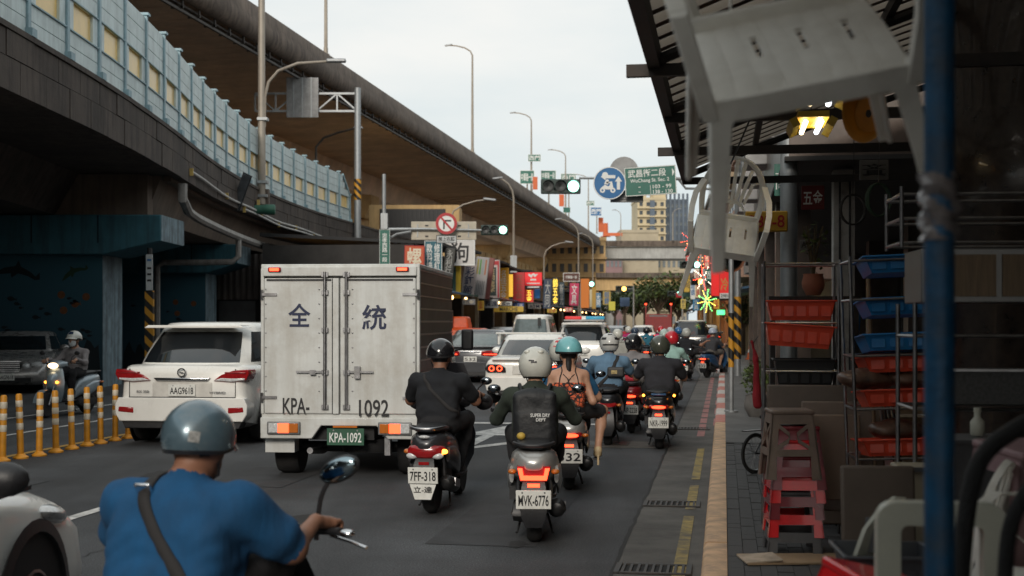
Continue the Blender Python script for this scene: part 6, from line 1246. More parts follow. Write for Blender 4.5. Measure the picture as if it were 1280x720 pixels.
flatpoly([[(-.86, .44), (-.3, .44), (-.2, .58), (.4, .58), (.52, .44), (.86, .44), (.86, .665), (-.86, .665)]], -.03, .06).build('rear_skirt', TWH, tk, bevel=.01)
for sx in (-1, 1):
    MB().box((sx*.6, -.045, .555), (.36, .03, .135)).build('lamp_frame', mat('alu_grey'), tk, bevel=.01)
    for j, (dx, wd, m) in enumerate(((-.11, .1, AMBL), (0, .12, REDON), (.11, .1, CLEARL))): MB().box((sx*.6+dx*(-sx if j != 1 else 1)*-1, -.062, .555), (wd, .02, .1)).build('lamp_lens', m, tk, bevel=.006)
PGRN = mat('plate_green', (.02, .09, .05), .5, var=.15); plate(tk, 'KPA-1092', (.07, -.05, .465), .4, .18, PGRN, SWHT); MB().box((.07, -.06, .575), (.26, .04, .02)).build('plate_lamp', AMBL, tk)
MB().box((-.68, .2, .36), (.32, .2, .16)).build('mud_bracket', TWH, tk)
for sx in (-1, 1): wheel(tk, sx*.68, .62, .29, .25, sx); wheel(tk, sx*.7, 3.15, .29, .2, sx)
MB().box((0, 1.9, .5), (.7, 3.6, .16)).build('chassis', ARCH, tk); MB().cyl((-.7, .62, .3), (.7, .62, .3), .06, n=10).build('axle', ARCH, tk); MB().lathe([(.1, -.07), (.26, -.07), (.28, 0), (.26, .07), (.1, .07)], 20, (.2, .45, .34), (0, 0, 1)).build('spare_wheel', RUB, tk); MB().tube([(-.35, .1, .3), (-.3, .5, .26), (-.3, 1.5, .3)], .035, 8).build('exhaust_pipe', STEEL, tk); MB().box((.5, .12, .36), (.06, .12, .2)).build('hook', STEEL, tk)
MB().box((0, 3.35, 1.0), (1.62, 1.1, 1.15), top=(.9, .72)).build('cab', TWH, tk, bevel=.08); MB().box((0, 3.3, 1.35), (1.54, .9, .4), top=(.93, .8)).build('cab_window', GLASS, tk)
for sx in (-1, 1): MB().box((sx*.98, 3.3, 1.45), (.16, .06, .28)).build('door_mirror', BLK, tk, bevel=.03); MB().tube([(sx*.8, 3.4, 1.3), (sx*.98, 3.33, 1.35)], .012, 6).build('mirror_arm', BLK, tk)
# ---- traffic ahead
LEDR = REDON
p = gp(656, 507); p.x += .05
CT = [('tail_light*', mat('lamp_black', (.02, .01, .01), .2, coat=.5), [(.43, .66), (.8, .66), (.86, .74), (.8, .83), (.55, .83), (.44, .76)], -.03, .2), ('number_recess', mat('pearl_shade'), rect(-.3, .3, .62, .8), -.02, .05), ('bumper', CWHITE, [(-.82, .3), (.82, .3), (.86, .45), (.82, .57), (-.82, .57), (-.86, .45)], -.04, .2), ('diffuser', BLK, [(-.6, .2), (.6, .2), (.66, .31), (-.66, .31)], -.03, .2), ('boot_lip', CWHITE, rect(-.72, .72, .91, .95), -.05, .12)]
o = car('white sedan with rear wing and round red tail rings ahead of the truck', p, R(-7), CWHITE, 4.5, 1.76, 1.43, .98, .95, (.55, 1.25, 2.5, 3.3), (.85, 3.5), .32, CT, 'car', .18, ends=(.9, .72), trunk=.95)
for sx in (-1, 1):
    for dx in (.56, .72): disc(MB(), (sx*dx, .745), .058, -.045, -.03, 18, .038).build('lamp_ring', LEDR, o)
    MB().box((sx*.66, .7, 1.33), (.03, .2, .22)).build('wing_stay', CWHITE, o)
    MB().lathe([(.04, -.06), (.045, .05)], 12, (sx*.6, -.03, .26), (0, 1, 0)).build('exhaust', CHROME, o)
MB().box((0, .65, 1.45), (1.42, .3, .035)).build('rear_wing', CWHITE, o, bevel=.012); plate(o, 'AAG9618', (0, -.03, .71), .36, .15).children[0].hide_render = False
p = gp(588, 479)
BT = [('tail_light*', REDL, [(.3, .76), (.84, .72), (.86, .86), (.6, .9), (.3, .88)], -.03, .25), ('light_bar*', REDON, rect(.36, .76, .78, .805), -.036, .1), ('bumper', CGREY, [(-.86, .3), (.86, .3), (.89, .45), (.86, .58), (-.86, .58), (-.89, .45)], -.04, .2), ('diffuser', BLK, [(-.7, .2), (.7, .2), (.76, .31), (-.76, .31)], -.03, .2), ('boot_lip', CGREY, rect(-.7, .7, .98, 1.01), -.03, .12), ('chrome_strip', CHROME, rect(-.28, .28, .84, .87), -.036, .05)]
o = car('dark grey sedan with lit red tail bars beside the truck box', p, R(-7), CGREY, 4.7, 1.84, 1.47, 1.02, .98, (.5, 1.3, 2.6, 3.5), (.9, 3.7), .33, BT, 'car', .18, ends=(.9, .72), trunk=.99, glass=mat('pale_glass', (.12, .15, .15), .08, var=.2, coat=.6)); plate(o, '532', (0, -.03, .66), .36, .15)
# the van, police SUV, black SUV, far cars
VW = [('tail_light*', REDL, [(.62, .8), (.84, .78), (.845, 1.0), (.62, 1.02)], -.03, .15), ('number_bar', CSILV, rect(-.4, .4, .84, .9), -.03, .05), ('bumper', CWHITE, [(-.82, .34), (.82, .34), (.85, .48), (.82, .62), (-.82, .62), (-.85, .48)], -.04, .2), ('lower_bumper', BLK, rect(-.78, .78, .22, .34), -.02, .2), ('tailgate_seam*', ARCH, rect(.6, .606, .62, 1.75), .0, .04)]
p = at(662, 402, 47.5).xy.to_3d(); o = car('white minivan with square rear window ahead of the sedans', p, R(-6.5), CWHITE, 4.6, 1.72, 1.97, 1.12, 1.0, (.06, .4, 3.4, 4.1), (.8, 3.6), .32, VW, 'van', .2, name='minivan', pexp=6, ends=(.95, .75), glass=mat('pale_glass')); MB().box((.12, .02, 1.2), (.36, .02, .02)).build('wiper', BLK, o); plate(o, '532', (0, -.035, .76), .34, .15); MB().box((.36, .05, 1.68), (.12, .03, .3)).build('hung_toy', BLK, o)
p = at(727, 402, 37.5).xy.to_3d(); PT = [('tail_light*', REDL, [(.66, .95), (.86, .93), (.88, 1.1), (.7, 1.12)], -.03, .2), ('bumper', CSILV, [(-.84, .36), (.84, .36), (.87, .5), (.84, .62), (-.84, .62), (-.87, .5)], -.04, .2), ('lower_bumper', BLK, rect(-.78, .78, .22, .36), -.02, .2), ('spoiler', CWHITE, [(-.62, 1.6), (.62, 1.6), (.58, 1.66), (-.58, 1.66)], .25, .6)]
o = car('police SUV with red and blue roof light bar among the riders', p, R(-7), CWHITE, 4.5, 1.8, 1.68, 1.1, 1.05, (.14, .5, 2.5, 3.4), (.8, 3.5), .34, PT, 'police car', .2, name='police_car'); 
MB().box((0, 1.1, 1.73), (1.2, .3, .05)).build('light_bar_base', SGRY, o); MB().box((-.32, 1.1, 1.8), (.5, .28, .1)).build('red_beacon', mat('beacon_red', (.5, .02, .02), .25, emit=.25, ecol=(1, .05, .05), coat=.5), o, bevel=.03); MB().box((.34, 1.1, 1.8), (.56, .28, .1)).build('blue_beacon', mat('beacon_blue', (.02, .2, .32), .25, emit=.2, ecol=(.1, .6, .9), coat=.5), o, bevel=.03); MB().box((0, 1.1, 1.8), (.12, .3, .11)).build('beacon_centre', SWHT, o); plate(o, '532', (0, -.035, .78), .34, .15)
p = at(864, 402, 56).xy.to_3d(); o = car('black SUV far ahead with a pale roof line', p, R(-6.6), CBLACK, 4.6, 1.86, 1.72, 1.1, 1.05, (.14, .5, 2.6, 3.4), (.8, 3.5), .35, PT[:1], 'SUV', .22); MB().box((0, 1.5, 1.73), (1.1, 1.7, .04)).build('roof_rack', CWHITE, o)
for px, d, paint, lab, hh in ((804, 84, CWHITE, 'far white car in the middle lane before the red truck', 1.45), (768, 74, CSILV, 'far silver car left of the middle lane', 1.45), (884, 76, CWHITE, 'far white car right of the black SUV', 1.5), (626, 56, CSILV, 'silver car half hidden between minivan and dark sedan', 1.45), (744, 66, CBLACK, 'far black car beyond the police SUV', 1.45)):
    p = at(px, 402, d).xy.to_3d(); car(lab, p, -ROAD2, paint, 4.4, 1.74, hh, .95, .92, (.5, 1.2, 2.5, 3.3), (.8, 3.4), .32, CT[:1]+BT[1:2], 'car', .18, grp='far cars in the queue')
p = at(823, 402, 92).xy.to_3d(); o = thing('red_truck', 'far dark red truck with frame rack in the middle of the street', 'truck', p, -ROAD2); TRD = mat('truck_red', (.22, .02, .02), .5); MB().box((0, 1.5, 1.5), (1.9, 3, 1.1)).build('cargo_bed', TRD, o, bevel=.03); MB().box((0, 1.5, .7), (1.7, 3.2, .4)).build('chassis', ARCH, o)
for x in (-.9, .9): MB().box((x, .1, 2.4), (.09, .09, 1.2)).build('rack_post', TRD, o); MB().box((x*.75, -.03, .8), (.3, .06, .15)).build('tail_light', REDL, o); MB().box((x, .06, 2.95), (.14, .06, .1)).build('marker_light', REDON, o); wheel(o, x*.85, .7, .42, .25, x)
MB().box((0, .1, 2.2), (1.8, .07, .07)).build('rack_bar', TRD, o); MB().box((0, .08, 1.95), (1.3, .03, .4)).build('rear_window', WNG, o); MB().box((0, 3.6, 1.4), (1.9, 1.2, 1.7), top=(.9, .8)).build('cab', TRD, o, bevel=.06)
# ---- dark sedan parked under the ramp, facing us
p = gp(52, 489); MF = [('bumper', CGREY, [(-.85, .22), (.85, .22), (.88, .4), (.8, .52), (-.8, .52), (-.88, .4)], -.05, .2)]
MGR = mat('paint_graphite', (.32, .31, .3), .28, .4, var=.08, coat=.6)
o = car('grey sedan facing the camera under the ramp beside the mural pier', p+Vector((-1.35, 3.4, 0)), R(180+12), MGR, 4.8, 1.86, 1.46, .98, .88, (.6, 1.3, 2.6, 3.35), (.95, 3.8), .33, (), 'car', .18, ends=(.85, .8))
for sx in (-1, 1):
    MB().ball((sx*.66, 4.6, .66), (.17, .14, .09), 14, 8).build('headlight', CLEARL, o); MB().ball((sx*.42, 4.68, .64), (.1, .12, .075), 12, 8).build('headlight', CLEARL, o); MB().ball((sx*.62, 4.74, .36), (.08, .06, .045), 10, 6).build('fog_lamp', CLEARL, o)
MB().box((0, 4.74, .62), (.62, .1, .26), top=(1.1, 1)).build('grille', ARCH, o, bevel=.03)
for i in range(5): MB().box((0, 4.795, .53+i*.045), (.6, .014, .014)).build('grille_bar', CHROME, o)
MB().box((0, 4.79, .76), (.66, .03, .025)).build('grille_top', CHROME, o); MB().box((0, 4.8, .33), (1.1, .04, .1)).build('air_intake', ARCH, o); plate(o, 'AAG9618', (0, 4.83, .4), .38, .16, face='+Y')
# ---- white car in the left foreground
o = car('white car entering at the lower left corner', (-3.2, 2.5, 0), R(-1.5), CWHITE, 4.35, 1.78, 1.5, .96, .9, (.3, .8, 2.2, 3.1), (.75, 3.45), .33, (), 'car', .18, ends=(.9, .8), mirror=BLK, my=.22)
for sx in (-1, 1):
    MB().ball((sx*.765, 3.93, .72), (.1, .3, .055), 16, 8, Matrix.Rotation(sx*.28, 3, 'Z') @ Matrix.Rotation(-.2, 3, 'X')).build('headlight', CLEARL, o); MB().ball((sx*.76, 4.1, .56), (.05, .05, .03), 10, 6).build('marker_lamp', AMBL, o)
    MB().lathe([(.4, 0), (.43, sx*.02), (.37, sx*.03), (.36, 0)], 30, (sx*.885, 3.45, .345), (1, 0, 0), False).build('arch_trim', BLK, o); MB().box((sx*.895, 2.2, .93), (.02, 2.4, .02)).build('window_trim', BLK, o); MB().box((sx*.895, 1.9, .82), (.02, .2, .03)).build('door_handle', CHROME, o)
# ================================================================== scooters and riders
def superring(y, hw, z0, z1, p=3.0, n=20, x0=0.0):
    r = []
    for k in range(n):
        a = 2*math.pi*k/n; c, s_ = math.cos(a), math.sin(a); q = (abs(c)**p+abs(s_)**p)**(-1/p); r.append(Vector((x0+hw*c*q, y, (z0+z1)/2+(z1-z0)/2*s_*q)))
    return r
def loft_y(st, p=3.0, n=20): return MB().rings([superring(*s_, p=p, n=n) for s_ in st])
SEAT = mat('seat_vinyl', (.014, .014, .015), .5, var=.2, scale=14, bump=.15)
ENG = mat('engine_metal', (.06, .06, .062), .5, .5, var=.35, scale=18, dirt=.5, dcol=(.03, .025, .02)); MUF = mat('muffler_black', (.025, .025, .026), .4, .4, var=.3, scale=9)
_SM = {}
MIRT = mat('mirror_dark', (.16, .18, .2), .12, 1, var=.3, scale=20)
def shared(key, fn):
    if key not in _SM: _SM[key] = fn()
    return _SM[key]
def scooter(lab, loc, rz, paint, ptxt=None, style='a', lit=True, roll=0.0, grp='scooters in the scooter lane', acc=None, head=None, ind=None, detail=True, mirrors=True):
    o = thing('scooter', lab, 'scooter', loc, rz, grp); o.rotation_euler = (0, roll, rz)
    def S(nm, m, fn, parent=o, key=None, smooth=50):
        me = shared((key or nm, m.name), lambda: fn().mesh(nm, m, smooth)); return obj(nm, me, parent)
    for y, nm in ((0, 'rear_wheel'), (1.27, 'front_wheel')):
        w_ = S(nm, RUB, lambda: MB().lathe([(.15, -.05), (.2, -.056), (.225, -.03), (.23, 0), (.225, .03), (.2, .056), (.15, .05)], 24, (0, y, .23), (1, 0, 0)))
        S('rim', STEEL, lambda: MB().lathe([(.15, -.045), (.13, -.03), (.03, -.05), (.03, .05), (.13, .03), (.15, .045)], 18, (0, y, .23), (1, 0, 0)), w_, 'rim'+nm)
    big = style == 'b'
    S('tail_body', paint, lambda: loft_y([(-.34, .05, .6, .65), (-.3, .1, .555, .7), (-.2, .15, .5, .735), (0, .185, .43, .74), (.2, .19, .37, .71), (.42, .17, .32, .66), (.56, .14, .28, .5)], 3.2), key='tail_body')
    for sx in (-1, 1): S('side_panel', acc or paint, lambda: MB().rings([[p+Vector((sx*.005, 0, 0)) for p in r] for r in [superring(-.14, .018, .47, .6, 2.5, 12, sx*.165), superring(.05, .022, .4, .6, 2.5, 12, sx*.185), superring(.3, .018, .33, .52, 2.5, 12, sx*.18)]]), key='side_panel%d' % sx)
    S('seat', SEAT, lambda: loft_y([(-.27, .07, .735, .76), (-.2, .115, .725, .785), (0, .14, .71, .8), (.2, .14, .7, .785), (.3, .13, .69, .765), (.48, .11, .67, .76), (.6, .07, .62, .72)], 3.0))
    S('grab_rail', STEEL if big else BLK, lambda: MB().tube(catmull([(-.13, .05, .75), (-.15, -.18, .775), (-.09, -.32, .77), (0, -.345, .768), (.09, -.32, .77), (.15, -.18, .775), (.13, .05, .75)], 4), .015, 8), key='grab')
    # lights
    if style == 'a':
        S('tail_light', REDL, lambda: MB().prism([(-.125, .615), (.125, .615), (.1, .505), (-.1, .505)], lambda u, v, t: Vector((u, t+.25*abs(u)**1.5, v)), -.335, -.2), key='ta')
        if lit: S('brake_lamp', REDON, lambda: MB().prism([(-.118, .6), (-.085, .6), (-.075, .545), (.075, .545), (.085, .6), (.118, .6), (.096, .512), (-.096, .512)], lambda u, v, t: Vector((u, t, v)), -.34, -.3), key='tal')
    elif style == 'b':
        S('tail_light', REDL, lambda: MB().rings([superring(-.335, .1, .53, .62, 2.4, 18), superring(-.31, .15, .51, .635, 2.6, 18), superring(-.2, .17, .51, .635, 2.6, 18)]), key='tb')
        for sx in (-1, 1): S('turn_lens', CLEARL, lambda: MB().ball((sx*.11, -.305, .535), (.055, .03, .03), 12, 8), key='tbl%d' % sx)
        S('top_lamp', CLEARL, lambda: MB().ball((0, -.33, .7), (.05, .02, .015), 10, 6), key='tbt')
    else:
        S('tail_light', REDL, lambda: MB().rings([superring(-.335, .1, .545, .595, 2.4, 16), superring(-.3, .13, .53, .615, 2.6, 16), superring(-.22, .14, .53, .615, 2.6, 16)]), key='tc')
        if lit: S('brake_lamp', REDON, lambda: MB().rings([superring(-.345, .085, .555, .59, 2.6, 14), superring(-.32, .1, .55, .597, 2.6, 14)]), key='tcl')
    S('reflector', REDON if (lit and style != 'b') else REDL, lambda: MB().box((0, -.35, .475), (.09, .015, .025)), key='refl')
    for sx in (-1, 1): S('turn_signal', (ORNON if ind == sx else AMBL), lambda: MB().ball((sx*.16, -.27, .57), (.035, .04, .022), 10, 6), key='ts%d' % sx)
    S('plate_hanger', BLK, lambda: MB().rings([[Vector((-w_, y, z)), Vector((w_, y, z)), Vector((w_*.9, y+.03, z)), Vector((-w_*.9, y+.03, z))] for w_, y, z in ((.07, -.28, .55), (.09, -.35, .46), (.1, -.37, .3), (.085, -.36, .22), (.06, -.34, .16))]), key='hanger')
    if ptxt: plate(o, ptxt, (0, -.388, .375), .26, .14, tilt=R(6))
    S('rear_fender', BLK, lambda: MB().rings([[Vector((x, .26*math.cos(a), .23+.27*math.sin(a)*(1.0 if abs(x) < .06 else .96))) for x in (-.075, -.06, .06, .075)] for a in np.linspace(R(20), R(190), 9)], False, False), key='rfend')
    S('transmission_case', ENG, lambda: MB().rings([[Vector((x, y, .23+dz)) for x, dz in ((-.085, -.06*k), (-.16, -.05*k), (-.175, 0), (-.16, .06*k), (-.085, .08*k))] for y, k in ((-.13, .3), (-.06, 1.2), (.12, 1.3), (.4, 1.4), (.48, .6))]), key='trans')
    S('muffler', MUF, lambda: MB().tube([(.13, .45, .2), (.15, .3, .2), (.165, .2, .22), (.17, .1, .24), (.175, -.22, .3), (.175, -.26, .305)], [.02, .025, .05, .068, .066, .03], 12), key='muf'); S('heat_shield', STEEL if big else BLK, lambda: MB().box((.235, -.05, .28), (.012, .22, .07), M=Matrix.Rotation(-.18, 3, 'X')), key='hs')
    S('air_box', BLK, lambda: MB().box((-.14, .12, .4), (.1, .34, .14)), key='airbox')
    for sx in (-1, 1): S('shock_absorber', STEEL, lambda: MB().tube([(sx*.115, -.02, .24), (sx*.12, -.08, .5)], .022, 8), key='shock%d' % sx)
    S('engine_block', ENG, lambda: MB().box((0, .28, .3), (.2, .3, .2)), key='eng'); S('center_stand', ENG, lambda: MB().tube([(-.14, .12, .05), (-.1, .3, .17), (.1, .3, .17), (.14, .12, .05)], .012, 6), key='stand')
    S('floorboard', BLK, lambda: MB().rings([superring(y, w_, .25, z, 4, 14) for y, w_, z in ((.5, .13, .3), (.6, .17, .3), (.85, .17, .3), (.95, .13, .36))]), key='floor')
    S('leg_shield', paint, lambda: MB().rings([[Vector((-w_, y, z)), Vector((-w_*.4, y+.06, z)), Vector((w_*.4, y+.06, z)), Vector((w_, y, z)), Vector((w_*.4, y+.02, z-.0)), Vector((-w_*.4, y+.02, z))] for w_, y, z in ((.13, .98, .27), (.2, 1.02, .42), (.22, 1.02, .62), (.17, .98, .8), (.1, .93, .9))]), key='shield')
    S('front_nose', paint, lambda: loft_y([(1.0, .12, .45, .82), (1.1, .1, .48, .78), (1.17, .05, .55, .7)], 2.5), key='nose'); S('front_fender', paint, lambda: MB().rings([[Vector((x, 1.27+.27*math.cos(a), .23+.27*math.sin(a))) for x in (-.07, 0, .07)] for a in np.linspace(R(10), R(170), 9)], False, False), key='ff')
    for sx in (-1, 1): S('fork_leg', STEEL, lambda: MB().tube([(sx*.075, 1.27, .23), (sx*.07, 1.12, .55)], .018, 8), key='fork%d' % sx)
    S('handlebar', BLK, lambda: MB().tube([(-.34, .8, .955), (-.2, .88, .94), (0, .92, .93), (.2, .88, .94), (.34, .8, .955)], .012, 8), key='bar')
    S('handlebar_cowl', acc or paint, lambda: loft_y([(.8, .1, .9, .98), (.88, .2, .86, 1.0), (.98, .15, .86, .99), (1.05, .07, .88, .95)], 2.6), key='cowl')
    hl = S('headlight', head or CLEARL, lambda: MB().ball((0, 1.04, .91), (.1, .05, .05), 14, 8), key='hl')
    for sx in (-1, 1):
        S('grip', BLK, lambda: MB().cyl((sx*.24, .865, .943), (sx*.37, .785, .958), .018, n=10), key='grip%d' % sx); S('brake_lever', STEEL, lambda: MB().tube([(sx*.24, .91, .94), (sx*.3, .9, .935), (sx*.37, .87, .93)], .006, 6), key='lev%d' % sx)
        if mirrors:
            m_ = S('mirror', BLK, lambda: MB().tube([(sx*.24, .88, .95), (sx*.27, .87, 1.06), (sx*.33, .84, 1.11)], .007, 6), key='mst%d' % sx)
            S('mirror_head', BLK, lambda: MB().ball((sx*.35, .84, 1.13), (.056, .022, .038), 14, 8), m_, 'mh%d' % sx); S('mirror_glass', MIRT, lambda: MB().ball((sx*.35, .826, 1.13), (.048, .012, .032), 14, 8), m_, 'mg%d' % sx)
    return o
SKIN = mat('skin', (.42, .23, .15), .55, var=.12, scale=12); SKIND = mat('skin_tan', (.27, .13, .08), .55, var=.15, scale=12); HAIR = mat('hair_black', (.012, .01, .01), .5, var=.3, scale=40)
SHOE = mat('shoe_dark', (.03, .03, .03), .6); SHOEW = mat('shoe_pale', (.5, .48, .44), .6)
def cloth(name, col, rough=.9): return mat('cloth_'+name, col, rough, var=.22, scale=4, bump=.35, bscale=9, stretch=(1.8, 1.8, .6))
PANT = cloth('black_trousers', (.014, .014, .016)); JEAN = cloth('jeans', (.03, .045, .075)); KHAKI = cloth('grey_shorts', (.12, .11, .1))
def ik(a, b, l1, l2, pole):
    a, b = Vector(a), Vector(b); d = (b-a); L = min(d.length, (l1+l2)*.998); d.normalize(); x = (l1*l1-l2*l2+L*L)/(2*L); h = math.sqrt(max(l1*l1-x*x, 0)); p = Vector(pole); p = (p-d*p.dot(d)).normalized(); return a+d*x+p*h
def rider(lab, sc, shirt, pants=PANT, skin=SKIN, hip=(0, .28, .77), lean=10, torso=.415, neck=.165, sh=.185, bulk=1.0, hands=None, feet=None, sleeve='short', shorts=False, shoe=SHOE, h=.016, head_pitch=0.0, hair=HAIR, upper=None, knee_pole=None, loose=False, head_off=(0, 0), fingers=True, wr=.0045, kk=.035, armpole=(.38, -.5, -.8)):
    """body in the frame of its scooter; one continuous skin meshed from blended limbs"""
    o = thing('person', lab, 'person', sc.location, sc.rotation_euler.z, 'riders'); o.rotation_euler = sc.rotation_euler
    hip = Vector(hip); up = Vector((0, math.sin(R(lean)), math.cos(R(lean)))); nk = hip+up*torso; B = bulk
    up2 = Vector((0, math.sin(R(lean+12)), math.cos(R(lean+12)))); nk = nk+Vector((0, .015, 0))
    P = []; c = P.append
    U = 0 if upper is None else 5
    c(('ell', hip+up*.0, (.165*B, .135*B, .115), 2)); rt = np.array(Matrix.Rotation(-R(lean), 3, 'X')); lo_ = .09 if loose else .12
    c(('box', hip+up*(torso*.36), (.115*B, .055*B, torso*.2), .055*B, 0, rt)); c(('ell', hip+up*.1, (.16*B*(1.06 if loose else 1), .125*B, .12), 0)); c(('box', nk-up*.15, (.11*B, .045*B, .06), .06*B, U, rt)); c(('ell', nk-up*.085, (.165*B, .1*B, .075), U))
    hd = nk+up2*neck+Vector((head_off[0], head_off[1], 0)); c(('cap', nk-up*.05, nk+up2*neck*.5, .062, .052, 1 if upper else 1)); c(('cap', nk-up*.06, nk+up2*.015, .075*B, .06, U if upper is None else 1))
    fw = Vector((0, math.cos(R(head_pitch)), -math.sin(R(head_pitch)))); hu = Vector((0, math.sin(R(head_pitch)), math.cos(R(head_pitch))))
    c(('ell', hd+hu*.03, (.077, .095, .1), 4)); c(('ell', hd+fw*.022-hu*.02, (.068, .082, .1), 1)); c(('ell', hd+fw*.05-hu*.085, (.045, .045, .04), 1)); c(('cap', hd+fw*.1+hu*.005, hd+fw*.118-hu*.03, .009, .014, 1)); c(('ell', hd+fw*.09-hu*.07, (.026, .014, .01), 1))
    for sx in (-1, 1): c(('ell', hd+Vector((sx*.078, .0, 0))-hu*.01, (.012, .022, .032), 1)); c(('ell', hd+fw*.085+hu*.012+Vector((sx*.03, 0, 0)), (.017, .012, .01), 1))
    hands = hands or [(-.3, .825, .975), (.3, .825, .975)]; feet = feet or [(-.12, .72, .31), (.12, .72, .31)]
    for i, sx in enumerate((-1, 1)):
        s0 = nk-up*.055+Vector((sx*sh*B, 0, -.01)); hnd = Vector(hands[i]); wrist = hnd+(s0-hnd).normalized()*.085+Vector((0, 0, .015)); el = ik(s0, wrist, .275, .245, (sx*armpole[0], armpole[1], armpole[2]))
        c(('cap', nk-up*.035, s0, .07, .066*B, U)); am = 0 if sleeve == 'long' else 1
        if sleeve == 'long': c(('cap', s0, el, .06*B, .05*B, 0)); c(('cap', el, wrist, .05*B, .036, 0))
        elif sleeve == 'short': m_ = s0.lerp(el, .66); c(('cap', s0, m_, .064*B, (.072 if loose else .062)*B, 0)); Bf = min(B, 1.08); c(('cap', s0.lerp(el, .5), el, .046*Bf, .04*Bf, 1)); c(('cap', el, wrist, .042*Bf, .028, 1))
        else: c(('cap', s0, el, .047*B, .038*B, 1)); c(('cap', el, wrist, .037*B, .026, 1))
        # palm and five fingers closed on the grip
        pal = hnd+Vector((0, .0, .022)); c(('cap', wrist, pal, .027, .026, 1, .015)); c(('cap', pal+Vector((-.022, .012, 0)), pal+Vector((.022, .012, 0)), .02, .018, 1, .012))
        if fingers:
            for j, (du, ln) in enumerate(((-.034, .9), (-.012, 1.0), (.012, .97), (.034, .8))):
                k0 = pal+Vector((du, .028, .006)); k1 = k0+Vector((0, .03*ln, -.014)); k2 = k1+Vector((0, -.004, -.032*ln)); k3 = k2+Vector((0, -.026*ln, -.008)); c(('cap', k0, k1, .0102, .0102, 1, .006)); c(('cap', k1, k2, .0102, .0092, 1, .004)); c(('cap', k2, k3, .0092, .008, 1, .004))
            t0 = pal+Vector((-sx*.04, -.01, -.004)); t1 = t0+Vector((-sx*.018, .022, -.012)); c(('cap', pal, t0, .014, .013, 1, .01)); c(('cap', t0, t1, .012, .011, 1, .006)); c(('cap', t1, t1+Vector((sx*.004, .026, -.016)), .011, .009, 1, .004))
        h0 = hip+Vector((sx*.085*B, .04, -.02)); ft = Vector(feet[i]); kn = ik(h0, ft+Vector((0, -.06, .06)), .42, .42, knee_pole[i] if knee_pole else (sx*.25, .8, .6))
        ank = ft+Vector((0, -.06, .06))
        if shorts: c(('cap', h0, h0.lerp(kn, .8), .092*B, .082*B, 2)); c(('cap', h0.lerp(kn, .6), kn, .062*B, .056*B, 1)); c(('cap', kn, kn.lerp(ank, .4), .056*B, .055*B, 1)); c(('cap', kn.lerp(ank, .35), ank, .055*B, .034, 1))
        else: c(('cap', h0, kn, .09*B, .066*B, 2)); c(('cap', kn, kn.lerp(ank, .4), .064*B, .064*B, 2)); c(('cap', kn.lerp(ank, .35), ank, .064*B, .05, 2))
        c(('cap', ank-Vector((0, .015, .03)), ft+Vector((0, .11, -.005)), .04, .036, 3)); c(('ell', ft+Vector((0, .0, -.02)), (.042, .11, .025), 3))
    me = sdf_mesh('body', P, [shirt, skin, pants, shoe, hair, upper or shirt], h, k=kk, wrinkle=wr); obj('body', me, o)
    return o, hd, nk, hip, up
